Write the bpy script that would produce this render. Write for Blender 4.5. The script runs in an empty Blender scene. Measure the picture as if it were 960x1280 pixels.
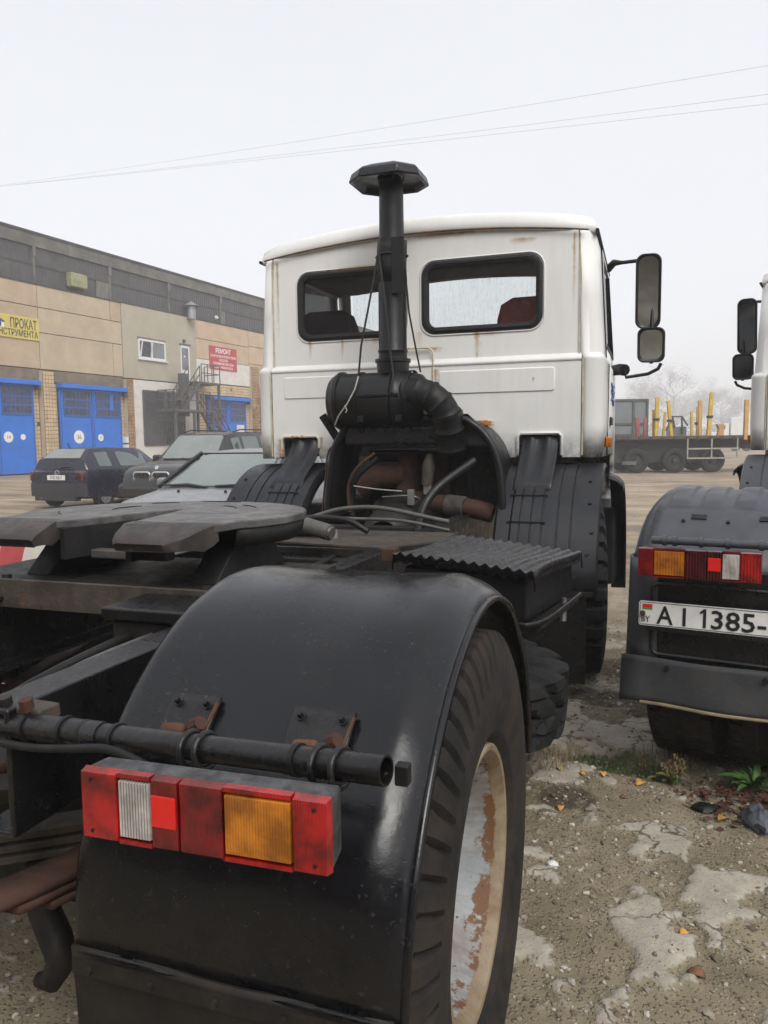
import bpy, bmesh, math, random
import numpy as np
from mathutils import Vector, Matrix
random.seed(7)
RNG = np.random.default_rng(11)
PI = math.pi
SC = bpy.context.scene
COL = SC.collection

# ---------------------------------------------------------------- camera, sky, sun, exposure
CAM = Vector((1.555, -1.67, 1.51))
YAW, PITCH, ROLL, FPX = math.radians(19.3), math.radians(-5.3), math.radians(-0.7), 965.0
cam = bpy.data.cameras.new("camera")
cam.sensor_fit = 'VERTICAL'
cam.sensor_height = 24.0
cam.lens = 24.0 * FPX / 1280.0
cam.clip_start, cam.clip_end = 0.05, 3000
camo = bpy.data.objects.new("camera", cam)
COL.objects.link(camo)
_f = Vector((-math.sin(YAW) * math.cos(PITCH), math.cos(YAW) * math.cos(PITCH), math.sin(PITCH)))
_r = Vector((math.cos(YAW), math.sin(YAW), 0))
_u = _r.cross(_f)
_c, _s = math.cos(ROLL), math.sin(ROLL)
_R, _U = _c * _r + _s * _u, -_s * _r + _c * _u
camo.matrix_world = Matrix(((_R.x, _U.x, -_f.x, CAM.x), (_R.y, _U.y, -_f.y, CAM.y), (_R.z, _U.z, -_f.z, CAM.z), (0, 0, 0, 1)))
SC.camera = camo

SUN_EL, SUN_AZ = math.radians(45), math.radians(140)     # veiled sun behind and to the right of the camera
world = bpy.data.worlds.new("World")
SC.world = world
world.use_nodes = True
wn, wl = world.node_tree.nodes, world.node_tree.links
wn.clear()
w_out = wn.new('ShaderNodeOutputWorld')
w_sky = wn.new('ShaderNodeTexSky')
w_sky.sky_type = 'NISHITA'
w_sky.sun_disc = False
w_sky.sun_elevation = SUN_EL
w_sky.sun_rotation = SUN_AZ
w_sky.dust_density = 4.0
w_bg1 = wn.new('ShaderNodeBackground')
w_bg1.inputs['Strength'].default_value = 0.05
w_hsv = wn.new('ShaderNodeHueSaturation')
w_hsv.inputs['Saturation'].default_value = 0.25
wl.new(w_sky.outputs[0], w_hsv.inputs['Color'])
wl.new(w_hsv.outputs[0], w_bg1.inputs['Color'])
w_bg2 = wn.new('ShaderNodeBackground')                    # the unbroken cloud deck in front of the blue
w_bg2.inputs['Color'].default_value = (0.80, 0.815, 0.86, 1)
w_bg2.inputs['Strength'].default_value = 0.88
w_tc = wn.new('ShaderNodeTexCoord')
w_nz = wn.new('ShaderNodeTexNoise')
w_nz.inputs['Scale'].default_value = 1.6
w_nz.inputs['Detail'].default_value = 3
wl.new(w_tc.outputs['Generated'], w_nz.inputs['Vector'])
w_mr = wn.new('ShaderNodeMapRange')
w_mr.inputs['To Min'].default_value = 0.585
w_mr.inputs['To Max'].default_value = 0.675
wl.new(w_nz.outputs['Fac'], w_mr.inputs['Value'])
wl.new(w_mr.outputs[0], w_bg2.inputs['Strength'])
w_add = wn.new('ShaderNodeAddShader')
wl.new(w_bg1.outputs[0], w_add.inputs[0])
wl.new(w_bg2.outputs[0], w_add.inputs[1])
wl.new(w_add.outputs[0], w_out.inputs['Surface'])

sund = bpy.data.lights.new("sun", 'SUN')
sund.energy = 1.5
sund.angle = math.radians(30)
sund.color = (1.0, 0.96, 0.9)
suno = bpy.data.objects.new("sun", sund)
COL.objects.link(suno)
suno.location = (0, -20, 30)
_sd = Vector((math.sin(SUN_AZ) * math.cos(SUN_EL), math.cos(SUN_AZ) * math.cos(SUN_EL), math.sin(SUN_EL)))
suno.rotation_euler = _sd.to_track_quat('Z', 'Y').to_euler()

SC.view_settings.view_transform = 'Standard'
SC.view_settings.look = 'None'
SC.view_settings.exposure = 0.45
SC.view_settings.gamma = 1.0
SC.cycles.use_denoising = True
SC.cycles.max_bounces = 8
SC.cycles.transparent_max_bounces = 16
SC.cycles.volume_bounces = 2
SC.cycles.caustics_reflective = False
SC.cycles.caustics_refractive = False
HAZE_DENSITY = 0.0026


def c2w(px, D):
    """ground-plan point seen at pixel column px (960 wide photograph) at depth D"""
    x = (px - 480) / FPX * D
    return Vector((CAM.x + x * math.cos(YAW) - D * math.sin(YAW), CAM.y + D * math.cos(YAW) + x * math.sin(YAW), 0))


# ---------------------------------------------------------------- mesh helpers
class MB:
    def __init__(self):
        self.v, self.f, self.m = [], [], []

    def add(self, vs, fs, mi=0):
        o = len(self.v)
        self.v += [tuple(p) for p in vs]
        self.f += [tuple(i + o for i in q) for q in fs]
        self.m += [mi] * len(fs)
        return self

    def box(self, x0, x1, y0, y1, z0, z1, mi=0):
        return self.add([(x0, y0, z0), (x1, y0, z0), (x1, y1, z0), (x0, y1, z0), (x0, y0, z1), (x1, y0, z1), (x1, y1, z1), (x0, y1, z1)],
                        [(0, 3, 2, 1), (4, 5, 6, 7), (0, 1, 5, 4), (1, 2, 6, 5), (2, 3, 7, 6), (3, 0, 4, 7)], mi)

    def bar(self, p0, p1, w, h, up=(0, 0, 1), mi=0):
        p0, p1, up = Vector(p0), Vector(p1), Vector(up)
        d = (p1 - p0).normalized()
        s = d.cross(up)
        if s.length < 1e-4:
            s = d.cross(Vector((1, 0, 0)))
        s.normalize()
        t = s.cross(d)
        a, b = s * w / 2, t * h / 2
        return self.add([p0 - a - b, p0 + a - b, p0 + a + b, p0 - a + b, p1 - a - b, p1 + a - b, p1 + a + b, p1 - a + b],
                        [(0, 3, 2, 1), (4, 5, 6, 7), (0, 1, 5, 4), (1, 2, 6, 5), (2, 3, 7, 6), (3, 0, 4, 7)], mi)

    def loft(self, rings, closed=True, cap=True, mi=0):
        n = len(rings[0])
        vs = [p for r in rings for p in r]
        fs = []
        m = n if closed else n - 1
        for k in range(len(rings) - 1):
            for i in range(m):
                j = (i + 1) % n
                fs.append((k * n + i, k * n + j, (k + 1) * n + j, (k + 1) * n + i))
        if cap and closed:
            fs.append(tuple(range(n))[::-1])
            fs.append(tuple((len(rings) - 1) * n + i for i in range(n)))
        return self.add(vs, fs, mi)

    def tube(self, path, r, n=8, cap=True, closed=False, mi=0):
        P = [Vector(p) for p in path]
        rings, prev = [], None
        for i, p in enumerate(P):
            a = P[(i - 1) % len(P)] if (closed or i > 0) else P[0]
            b = P[(i + 1) % len(P)] if (closed or i < len(P) - 1) else P[-1]
            d = (b - a).normalized()
            if prev is None:
                s = d.cross(Vector((0, 0, 1)))
                if s.length < 1e-3:
                    s = d.cross(Vector((1, 0, 0)))
                s.normalize()
            else:
                s = (prev - d * prev.dot(d)).normalized()
            prev = s
            t = d.cross(s)
            rr = r[i] if isinstance(r, (list, tuple)) else r
            rings.append([p + (s * math.cos(2 * PI * k / n) + t * math.sin(2 * PI * k / n)) * rr for k in range(n)])
        if closed:
            rings.append(rings[0])
            return self.loft(rings, True, False, mi)
        return self.loft(rings, True, cap, mi)

    def cyl(self, p0, p1, r0, r1=None, n=16, cap=True, mi=0):
        return self.tube([p0, p1], [r0, r0 if r1 is None else r1], n, cap, mi=mi)

    def lathe(self, prof, o=(0, 0, 0), axis=(1, 0, 0), n=32, fn=None, closed=False, mi=0):
        """prof: (along axis, radius); fn(theta, k, a, r) -> (a, r)"""
        o, ax = Vector(o), Vector(axis).normalized()
        s = ax.cross(Vector((0, 0, 1)))
        if s.length < 1e-3:
            s = Vector((1, 0, 0))
        s.normalize()
        t = ax.cross(s)
        rings = []
        for i in range(n):
            th = 2 * PI * i / n
            e = s * math.cos(th) + t * math.sin(th)
            ring = []
            for k, (a, r) in enumerate(prof):
                if fn:
                    a, r = fn(th, k, a, r, i)
                ring.append(o + ax * a + e * r)
            rings.append(ring)
        rings.append(rings[0])
        return self.loft(rings, closed, False, mi)

    def prism(self, poly, y0, y1, ax='y', mi=0):
        """poly in the two other axes, extruded from y0 to y1 along ax"""
        def pt(a, b, c):
            return {'y': (a, c, b), 'x': (c, a, b), 'z': (a, b, c)}[ax]
        n = len(poly)
        vs = [pt(a, b, y0) for a, b in poly] + [pt(a, b, y1) for a, b in poly]
        fs = [tuple(range(n))[::-1], tuple(range(n, 2 * n))] + [(i, (i + 1) % n, n + (i + 1) % n, n + i) for i in range(n)]
        return self.add(vs, fs, mi)

    def grid(self, rows, mi=0):
        return self.loft(rows, closed=False, cap=False, mi=mi)

    def mesh(self, name, mats, smooth=35, merge=False):
        me = bpy.data.meshes.new(name)
        me.from_pydata(self.v, [], self.f)
        for m in (mats if isinstance(mats, (list, tuple)) else [mats]):
            me.materials.append(m)
        if any(self.m):
            me.polygons.foreach_set('material_index', self.m)
        bm = bmesh.new()
        bm.from_mesh(me)
        if merge:
            bmesh.ops.remove_doubles(bm, verts=bm.verts, dist=1e-4)
        bmesh.ops.recalc_face_normals(bm, faces=bm.faces)
        bm.to_mesh(me)
        bm.free()
        if smooth:
            me.shade_smooth()
            me.set_sharp_from_angle(angle=math.radians(smooth))
        return me

    def build(self, name, mats, parent=None, smooth=35, bevel=0, merge=False, solid=0, loc=None, rot=None, seg=2):
        o = bpy.data.objects.new(name, self.mesh(name, mats, smooth, merge))
        COL.objects.link(o)
        if parent:
            o.parent = parent
        if loc is not None:
            o.location = loc
        if rot is not None:
            o.rotation_euler = rot
        if solid:
            md = o.modifiers.new("solid", 'SOLIDIFY')
            md.thickness = solid
            md.offset = -1
        if bevel:
            md = o.modifiers.new("bevel", 'BEVEL')
            md.width = bevel
            md.segments = seg
            md.limit_method = 'ANGLE'
            md.angle_limit = math.radians(40)
            md.harden_normals = True
        return o


def empty(name, loc=(0, 0, 0), rz=0, parent=None):
    o = bpy.data.objects.new(name, None)
    COL.objects.link(o)
    o.location = loc
    o.rotation_euler = (0, 0, rz)
    o.empty_display_size = 0.2
    if parent:
        o.parent = parent
    return o


def tag(o, label=None, cat=None, group=None, kind=None):
    if label:
        o['label'] = label
    if cat:
        o['category'] = cat
    if group:
        o['group'] = group
    if kind:
        o['kind'] = kind
    return o


def link_copy(o, parent=None, mesh=None):
    c = o.copy()
    COL.objects.link(c)
    if parent is not None:
        c.parent = parent
        c.matrix_parent_inverse = Matrix()
    return c


def copy_tree(o, parent=None):
    c = link_copy(o, parent)
    for ch in list(o.children):
        copy_tree(ch, c)
    return c


def rrect(x0, x1, z0, z1, r, n=6):
    """rounded rectangle outline, counter-clockwise"""
    pts = []
    for cx, cz, a0 in ((x1 - r, z0 + r, -90), (x1 - r, z1 - r, 0), (x0 + r, z1 - r, 90), (x0 + r, z0 + r, 180)):
        for i in range(n + 1):
            a = math.radians(a0 + 90 * i / n)
            pts.append((cx + r * math.cos(a), cz + r * math.sin(a)))
    return pts


def holed(outer, holes, y0, y1, ax='y'):
    """plate with holes as one MB"""
    bm = bmesh.new()
    es = []
    for loop in [outer] + holes:
        vs = [bm.verts.new((a, 0, b)) for a, b in loop]
        es += [bm.edges.new((vs[i], vs[(i + 1) % len(vs)])) for i in range(len(vs))]
    bmesh.ops.triangle_fill(bm, use_beauty=True, use_dissolve=False, edges=es)
    bm.verts.index_update()
    V = [v.co.copy() for v in bm.verts]
    Fa = [[v.index for v in f.verts] for f in bm.faces]
    B = [(e.verts[0].index, e.verts[1].index) for e in bm.edges if len(e.link_faces) == 1]
    bm.free()
    n = len(V)

    def pt(a, b, c):
        return {'y': (a, c, b), 'x': (c, a, b), 'z': (a, b, c)}[ax]
    m = MB()
    m.add([pt(v.x, v.z, y0) for v in V] + [pt(v.x, v.z, y1) for v in V],
          Fa + [[i + n for i in f[::-1]] for f in Fa] + [(a, b, b + n, a + n) for a, b in B])
    return m


def text_mesh(s, size, name, mat, parent, mtx, extrude=0.002, align='LEFT', sx=1.0, offset=0.0, width=None):
    cu = bpy.data.curves.new(name, 'FONT')
    cu.body = s
    cu.size = size
    cu.extrude = extrude
    cu.align_x = align
    cu.resolution_u = 2
    cu.offset = offset
    t = bpy.data.objects.new(name, cu)
    COL.objects.link(t)
    dg = bpy.context.evaluated_depsgraph_get()
    me = bpy.data.meshes.new_from_object(t.evaluated_get(dg))
    bpy.data.objects.remove(t)
    bpy.data.curves.remove(cu)
    if width:
        xs = [v.co.x for v in me.vertices]
        sx = width / (max(xs) - min(xs))
    me.transform(Matrix.Diagonal((sx, 1, 1, 1)))
    me.transform(mtx)
    me.materials.clear()
    me.materials.append(mat)
    o = bpy.data.objects.new(name, me)
    COL.objects.link(o)
    if parent:
        o.parent = parent
    return o


def frame_mtx(origin, xdir, ydir):
    x, y = Vector(xdir).normalized(), Vector(ydir).normalized()
    z = x.cross(y)
    o = Vector(origin)
    return Matrix(((x.x, y.x, z.x, o.x), (x.y, y.y, z.y, o.y), (x.z, y.z, z.z, o.z), (0, 0, 0, 1)))


# value noise
_PERM = RNG.random((64, 64))


def vnoise(x, y):
    xi, yi = np.floor(x).astype(int), np.floor(y).astype(int)
    fx, fy = x - xi, y - yi
    fx, fy = fx * fx * (3 - 2 * fx), fy * fy * (3 - 2 * fy)
    g = lambda a, b: _PERM[a % 64, b % 64]
    return (g(xi, yi) * (1 - fx) + g(xi + 1, yi) * fx) * (1 - fy) + (g(xi, yi + 1) * (1 - fx) + g(xi + 1, yi + 1) * fx) * fy


def fbm(x, y, o=4):
    s, a, t = 0, 0.5, 0
    for k in range(o):
        s = s + a * vnoise(x * 2 ** k + 17.3 * k, y * 2 ** k + 9.1 * k)
        t += a
        a *= 0.5
    return s / t


# ---------------------------------------------------------------- materials
def sr(r, g, b):
    f = lambda c: (c / 255 / 12.92) if c / 255 <= 0.04045 else ((c / 255 + 0.055) / 1.055) ** 2.4
    return (f(r), f(g), f(b))


class NT:
    def __init__(self, name):
        self.mat = bpy.data.materials.new(name)
        self.mat.use_nodes = True
        self.n, self.l = self.mat.node_tree.nodes, self.mat.node_tree.links
        self.b = self.n['Principled BSDF']
        self.out = self.n['Material Output']
        self.tc = self.n.new('ShaderNodeTexCoord')
        self.co = self.tc.outputs['Object']

    def mapping(self, scale=(1, 1, 1), src=None):
        m = self.n.new('ShaderNodeMapping')
        m.inputs['Scale'].default_value = scale
        self.l.new(src or self.co, m.inputs['Vector'])
        return m.outputs[0]

    def noise(self, scale, detail=4, rough=0.6, vec=None):
        t = self.n.new('ShaderNodeTexNoise')
        t.inputs['Scale'].default_value = scale
        t.inputs['Detail'].default_value = detail
        t.inputs['Roughness'].default_value = rough
        self.l.new(vec or self.co, t.inputs['Vector'])
        return t.outputs['Fac']

    def ramp(self, fac, lo, hi, a=0.0, b=1.0):
        m = self.n.new('ShaderNodeMapRange')
        m.inputs['From Min'].default_value = lo
        m.inputs['From Max'].default_value = hi
        m.inputs['To Min'].default_value = a
        m.inputs['To Max'].default_value = b
        self.l.new(fac, m.inputs['Value'])
        return m.outputs[0]

    def mix(self, fac, a, b):
        m = self.n.new('ShaderNodeMix')
        m.data_type = 'RGBA'
        for s, i in ((a, 6), (b, 7)):
            if isinstance(s, tuple):
                m.inputs[i].default_value = (*s[:3], 1)
            else:
                self.l.new(s, m.inputs[i])
        if isinstance(fac, (int, float)):
            m.inputs[0].default_value = fac
        else:
            self.l.new(fac, m.inputs[0])
        return m.outputs[2]

    def math(self, op, a, b=0.0):
        m = self.n.new('ShaderNodeMath')
        m.operation = op
        m.use_clamp = op in ('MULTIPLY', 'SUBTRACT')
        for s, i in ((a, 0), (b, 1)):
            if isinstance(s, (int, float)):
                m.inputs[i].default_value = s
            else:
                self.l.new(s, m.inputs[i])
        return m.outputs[0]

    def xyz(self, src=None):
        s = self.n.new('ShaderNodeSeparateXYZ')
        self.l.new(src or self.co, s.inputs[0])
        return s.outputs

    def bump(self, h, strength=0.3, dist=0.01):
        b = self.n.new('ShaderNodeBump')
        b.inputs['Strength'].default_value = strength
        b.inputs['Distance'].default_value = dist
        self.l.new(h, b.inputs['Height'])
        self.l.new(b.outputs[0], self.b.inputs['Normal'])

    def set(self, **k):
        for a, v in k.items():
            i = self.b.inputs[a.replace('_', ' ')]
            if isinstance(v, (int, float)):
                i.default_value = v
            elif isinstance(v, tuple):
                i.default_value = (*v[:3], 1)
            else:
                self.l.new(v, i)
        return self


def paint(name, col, rough=0.45, var=0.25, scale=5, rust=0.0, rust_scale=7, dust=0.0, dustcol=(0.16, 0.13, 0.10), bump=0.15, bscale=90,
          spec=0.5, metal=0.0, rustcol=(0.13, 0.045, 0.018), streak=0.0, streakcol=(0.2, 0.1, 0.04), specks=0.0, speckcol=(0.12, 0.105, 0.085), mud_refl_z=None):
    t = NT(name)
    n1 = t.noise(scale, 5)
    dark = tuple(c * (1 - var) for c in col)
    lite = tuple(min(1, c * (1 + var)) for c in col)
    c = t.mix(t.ramp(n1, 0.3, 0.7), dark, lite)
    r = t.ramp(t.noise(scale * 3, 4), 0.3, 0.7, max(0.02, rough - 0.12), min(1, rough + 0.12))
    if dust:
        d = t.math('MULTIPLY', t.ramp(t.noise(scale * 1.7, 6, 0.7), 0.42, 0.68), dust)
        c = t.mix(d, c, dustcol)
    if streak:
        v = t.noise(1.0, 5, 0.65, t.mapping((16, 16, 1.6)))
        c = t.mix(t.math('MULTIPLY', t.ramp(v, 0.55, 0.75), streak), c, streakcol)
    if rust:
        rr = t.noise(rust_scale, 7, 0.7)
        f = t.ramp(rr, 0.72 - rust * 0.4, 0.76 - rust * 0.36)
        rc = t.mix(t.noise(40, 3), rustcol, tuple(min(1, q * 2.2) for q in rustcol))
        c = t.mix(f, c, rc)
        r = t.math('ADD', r, t.math('MULTIPLY', f, 0.3))
    if mud_refl_z:
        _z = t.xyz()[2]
        mm_ = t.math('MULTIPLY', t.ramp(_z, mud_refl_z[1], mud_refl_z[0]), t.ramp(t.noise(7, 7, 0.75), 0.40, 0.66))
        c = t.mix(t.math('MULTIPLY', mm_, 0.5), c, (0.03, 0.022, 0.014))  # mud splashes plus a brownish reflection painted in, both fading upward
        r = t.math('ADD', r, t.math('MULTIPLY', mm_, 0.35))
    if specks:
        f = t.math('MULTIPLY', t.ramp(t.noise(95, 3, 0.6), 0.63, 0.68), t.ramp(t.noise(5.5, 4, 0.6), 0.38, 0.62))
        f = t.math('MAXIMUM', f, t.ramp(t.noise(260, 2, 0.5), 0.74, 0.78))
        scr = t.ramp(t.noise(1.0, 3, 0.6, t.mapping((9, 150, 40))), 0.70, 0.73, 0, 0.6)
        f = t.math('MULTIPLY', t.math('MAXIMUM', f, scr), specks)
        c = t.mix(f, c, speckcol)
        r = t.math('ADD', r, t.math('MULTIPLY', f, 0.3))
    t.set(Base_Color=c, Roughness=r, Metallic=metal, Specular_IOR_Level=spec)
    if bump:
        t.bump(t.noise(bscale, 5, 0.7), bump, 0.004)
    return t.mat


M = {}
M['white'] = None


def mk_white():
    t = NT('cab_white_paint')
    c = t.mix(t.ramp(t.noise(1.2, 5), 0.3, 0.7), (0.70, 0.70, 0.685), (0.78, 0.78, 0.765))
    grime = t.ramp(t.noise(1.0, 6, 0.7, t.mapping((9, 9, 0.9))), 0.48, 0.8)
    c = t.mix(t.math('MULTIPLY', grime, 0.22), c, (0.46, 0.42, 0.34))
    x, y, z = t.xyz()
    # rust weeping out from under the window seals and the ledge, each run with its own length
    band = t.math('MULTIPLY', t.ramp(z, 2.02, 2.235), t.ramp(z, 2.255, 2.24))
    st = t.ramp(t.noise(1.0, 4, 0.6, t.mapping((14, 0.3, 0.25))), 0.60, 0.74)
    c = t.mix(t.math('MULTIPLY', t.math('MULTIPLY', band, st), 0.85), c, (0.42, 0.24, 0.07))
    # runs starting at known weak spots: (x, top z, length, half width)
    for k, (rx, rz, rl, rw) in enumerate(((0.42, 2.235, 0.20, 0.030), (0.50, 2.235, 0.05, 0.09), (-0.80, 2.235, 0.14, 0.022), (-0.55, 2.235, 0.17, 0.012), (-0.30, 2.235, 0.06, 0.05), (0.135, 1.98, 0.22, 0.03), (0.12, 2.13, 0.03, 0.08), (1.05, 2.80, 0.5, 0.012), (-1.05, 2.79, 0.6, 0.014),
                                              (0.72, 2.80, 0.035, 0.10), (0.2, 2.88, 0.03, 0.3), (-1.05, 1.52, 0.12, 0.022), (-0.72, 1.53, 0.10, 0.02), (0.42, 2.08, 0.03, 0.008), (0.80, 1.90, 0.03, 0.014), (-0.4, 2.715, 0.02, 0.26))):
        dx = t.math('ABSOLUTE', t.math('ADD', x, -rx))
        wob = t.ramp(t.noise(14 + k, 4, 0.7), 0.3, 0.7, 0.3, 1.6)
        fx = t.ramp(t.math('DIVIDE', dx, wob), rw, rw * 0.15)
        fz = t.math('MULTIPLY', t.ramp(z, rz + 0.015, rz), t.ramp(z, rz - rl, rz))
        c = t.mix(t.math('MULTIPLY', t.math('MULTIPLY', fx, fz), 0.85), c, (0.36, 0.19, 0.055))
    spots = t.ramp(t.noise(9, 6, 0.75), 0.71, 0.75)
    c = t.mix(t.math('MULTIPLY', spots, 0.75), c, (0.30, 0.14, 0.05))
    # mud thrown up along the bottom edge
    mud = t.math('MULTIPLY', t.ramp(z, 1.56, 1.385), t.ramp(t.noise(6, 6, 0.7), 0.3, 0.6))
    c = t.mix(t.math('MULTIPLY', mud, 0.95), c, (0.035, 0.033, 0.033))
    t.set(Base_Color=c, Roughness=t.ramp(t.noise(6, 4), 0.3, 0.7, 0.3, 0.5), Specular_IOR_Level=0.4)
    t.bump(t.noise(3, 3), 0.12, 0.01)
    return t.mat


M['white'] = mk_white()
M['cream_edge'] = paint('yellowed_seam_sealer', (0.50, 0.46, 0.34), 0.6, 0.25, 20, rust=0.2, rust_scale=9, rustcol=(0.24, 0.12, 0.045))
M['rust_edge'] = paint('rust_streaked_edge', (0.09, 0.065, 0.045), 0.75, 0.5, 20, rust=0.42, rust_scale=10)
M['rust_white'] = paint('white_paint_rusting_through', (0.62, 0.58, 0.48), 0.5, 0.2, 12, rust=0.5, rust_scale=12, rustcol=(0.28, 0.11, 0.02))
M['rubber'] = paint('window_rubber', (0.007, 0.007, 0.0075), 0.55, 0.3, 12, dust=0.15, dustcol=(0.03, 0.028, 0.026), spec=0.35)
M['fender'] = paint('brushed_on_black_fender_paint', (0.0042, 0.0046, 0.0066), 0.22, 0.3, 4, dust=0.3, dustcol=(0.010, 0.010, 0.0102), bump=0.16, bscale=38, spec=0.45, streak=0.10, streakcol=(0.03, 0.022, 0.014), specks=0.35, speckcol=(0.075, 0.072, 0.068), mud_refl_z=(0.64, 0.80))
M['blackpaint'] = paint('thick_black_chassis_paint', (0.0065, 0.0065, 0.0075), 0.32, 0.4, 9, dust=0.4, dustcol=(0.022, 0.020, 0.018), rust=0.13, bump=0.6, bscale=45, spec=0.45, specks=0.4)
M['chassis'] = paint('greasy_chassis_steel', (0.010, 0.009, 0.009), 0.55, 0.5, 9, dust=0.6, dustcol=(0.03, 0.024, 0.019), rust=0.22, rust_scale=5, bump=0.6, bscale=40, rustcol=(0.05, 0.022, 0.012), spec=0.35)
M['chassis_brown'] = paint('rusty_dusty_chassis_plate', (0.035, 0.029, 0.024), 0.7, 0.5, 11, dust=0.8, dustcol=(0.085, 0.065, 0.048), rust=0.25, rust_scale=6, bump=0.7, bscale=50, rustcol=(0.07, 0.032, 0.018))
M['rusty'] = paint('rusty_brown_casting', (0.055, 0.024, 0.015), 0.75, 0.5, 12, dust=0.5, dustcol=(0.06, 0.04, 0.03), bump=0.6, bscale=40, spec=0.3)
M['orange_rust'] = paint('bare_flaking_rust', (0.13, 0.06, 0.032), 0.85, 0.5, 18, dust=0.6, dustcol=(0.07, 0.045, 0.032), bump=0.8, bscale=60, spec=0.2)
M['fifth_top'] = paint('worn_fifth_wheel_steel', (0.10, 0.097, 0.095), 0.42, 0.5, 7, dust=0.75, dustcol=(0.030, 0.029, 0.028), rust=0.2, rust_scale=5, bump=1.0, bscale=22, spec=0.5, rustcol=(0.05,0.034,0.028), specks=0.5)
M['fifth_side'] = paint('fifth_wheel_casting', (0.012, 0.0115, 0.0115), 0.6, 0.4, 7, dust=0.5, dustcol=(0.03, 0.027, 0.025), bump=0.6, bscale=30, spec=0.35)
M['ramp'] = paint('scraped_ramp_steel', (0.05, 0.042, 0.039), 0.5, 0.45, 9, dust=0.6, dustcol=(0.02, 0.019, 0.018), rust=0.3, bump=1.0, bscale=26, rustcol=(0.045, 0.027, 0.022))
M['plastic'] = paint('black_plastic', (0.0055, 0.0055, 0.0065), 0.42, 0.25, 7, dust=0.25, dustcol=(0.013, 0.013, 0.014), bump=0.2, bscale=40, spec=0.4)
M['mudguard'] = paint('grey_black_mudguard_plastic', (0.012, 0.0135, 0.018), 0.42, 0.25, 5, dust=0.5, dustcol=(0.025, 0.025, 0.026), bump=0.2, bscale=40, spec=0.4, specks=0.35)
M['mudguard_grey'] = paint('weathered_grey_mudguard_paint', (0.055, 0.06, 0.073), 0.42, 0.2, 4, dust=0.5, dustcol=(0.085, 0.083, 0.082), bump=0.2, bscale=40, rust=0.05, spec=0.4, specks=0.5)
M['flap'] = paint('muddy_rubber_flap', (0.010, 0.0095, 0.009), 0.6, 0.4, 6, dust=0.7, dustcol=(0.030, 0.022, 0.016), streak=0.3, streakcol=(0.06, 0.04, 0.022), bump=0.3, spec=0.4)
M['flap_grey'] = paint('grey_muddy_flap', (0.030, 0.033, 0.038), 0.6, 0.35, 6, dust=0.6, dustcol=(0.06, 0.052, 0.042), bump=0.3, spec=0.4)
M['flap_edge'] = paint('dried_mud_edge', (0.25, 0.2, 0.13), 0.9, 0.3, 12, bump=0.5)
M['lid'] = paint('glossy_black_lid', (0.005, 0.005, 0.006), 0.27, 0.3, 7, dust=0.3, dustcol=(0.02, 0.02, 0.02), bump=0.08, bscale=40, spec=0.42)
M['steel'] = paint('dull_bare_steel', (0.30, 0.29, 0.28), 0.4, 0.3, 14, rust=0.25, metal=0.7, bump=0.3)
M['alu'] = paint('scuffed_grey_pipe', (0.085, 0.083, 0.078), 0.5, 0.3, 10, dust=0.5, metal=0.2, bump=0.3)
M['rope'] = paint('dark_cord', (0.016, 0.015, 0.015), 0.8, 0.3, 60, bump=0.5, bscale=200)
M['wire_light'] = paint('pale_twine', (0.35, 0.33, 0.29), 0.7, 0.3, 60)
M['lamp_body'] = paint('lamp_housing_dusty_black', (0.02, 0.02, 0.022), 0.5, 0.35, 18, dust=0.8, dustcol=(0.11, 0.11, 0.115), bump=0.3)
M['seat_dark'] = paint('charcoal_seat_fabric', (0.045, 0.045, 0.05), 0.9, 0.2, 30, bump=0.4, bscale=150)
M['seat_red'] = paint('brick_red_seat_fabric', (0.40, 0.09, 0.06), 0.9, 0.25, 30, bump=0.4, bscale=150)
M['headliner'] = paint('cab_headliner', (0.05, 0.045, 0.045), 0.9, 0.25, 6)
M['tape'] = paint('blue_marker_paint', (0.08, 0.12, 0.35), 0.5, 0.3, 20)


def mk_tyre(name, col, dust, dustcol):
    return paint(name, col, 0.8, 0.35, 6, dust=dust, dustcol=dustcol, bump=0.5, bscale=70, spec=0.3)


M['tyre'] = mk_tyre('tyre_rubber_muddy', (0.014, 0.013, 0.0125), 0.8, (0.042, 0.031, 0.024))
M['tyre_dark'] = mk_tyre('tyre_rubber_dark', (0.012, 0.0125, 0.0135), 0.45, (0.032, 0.031, 0.030))


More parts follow.
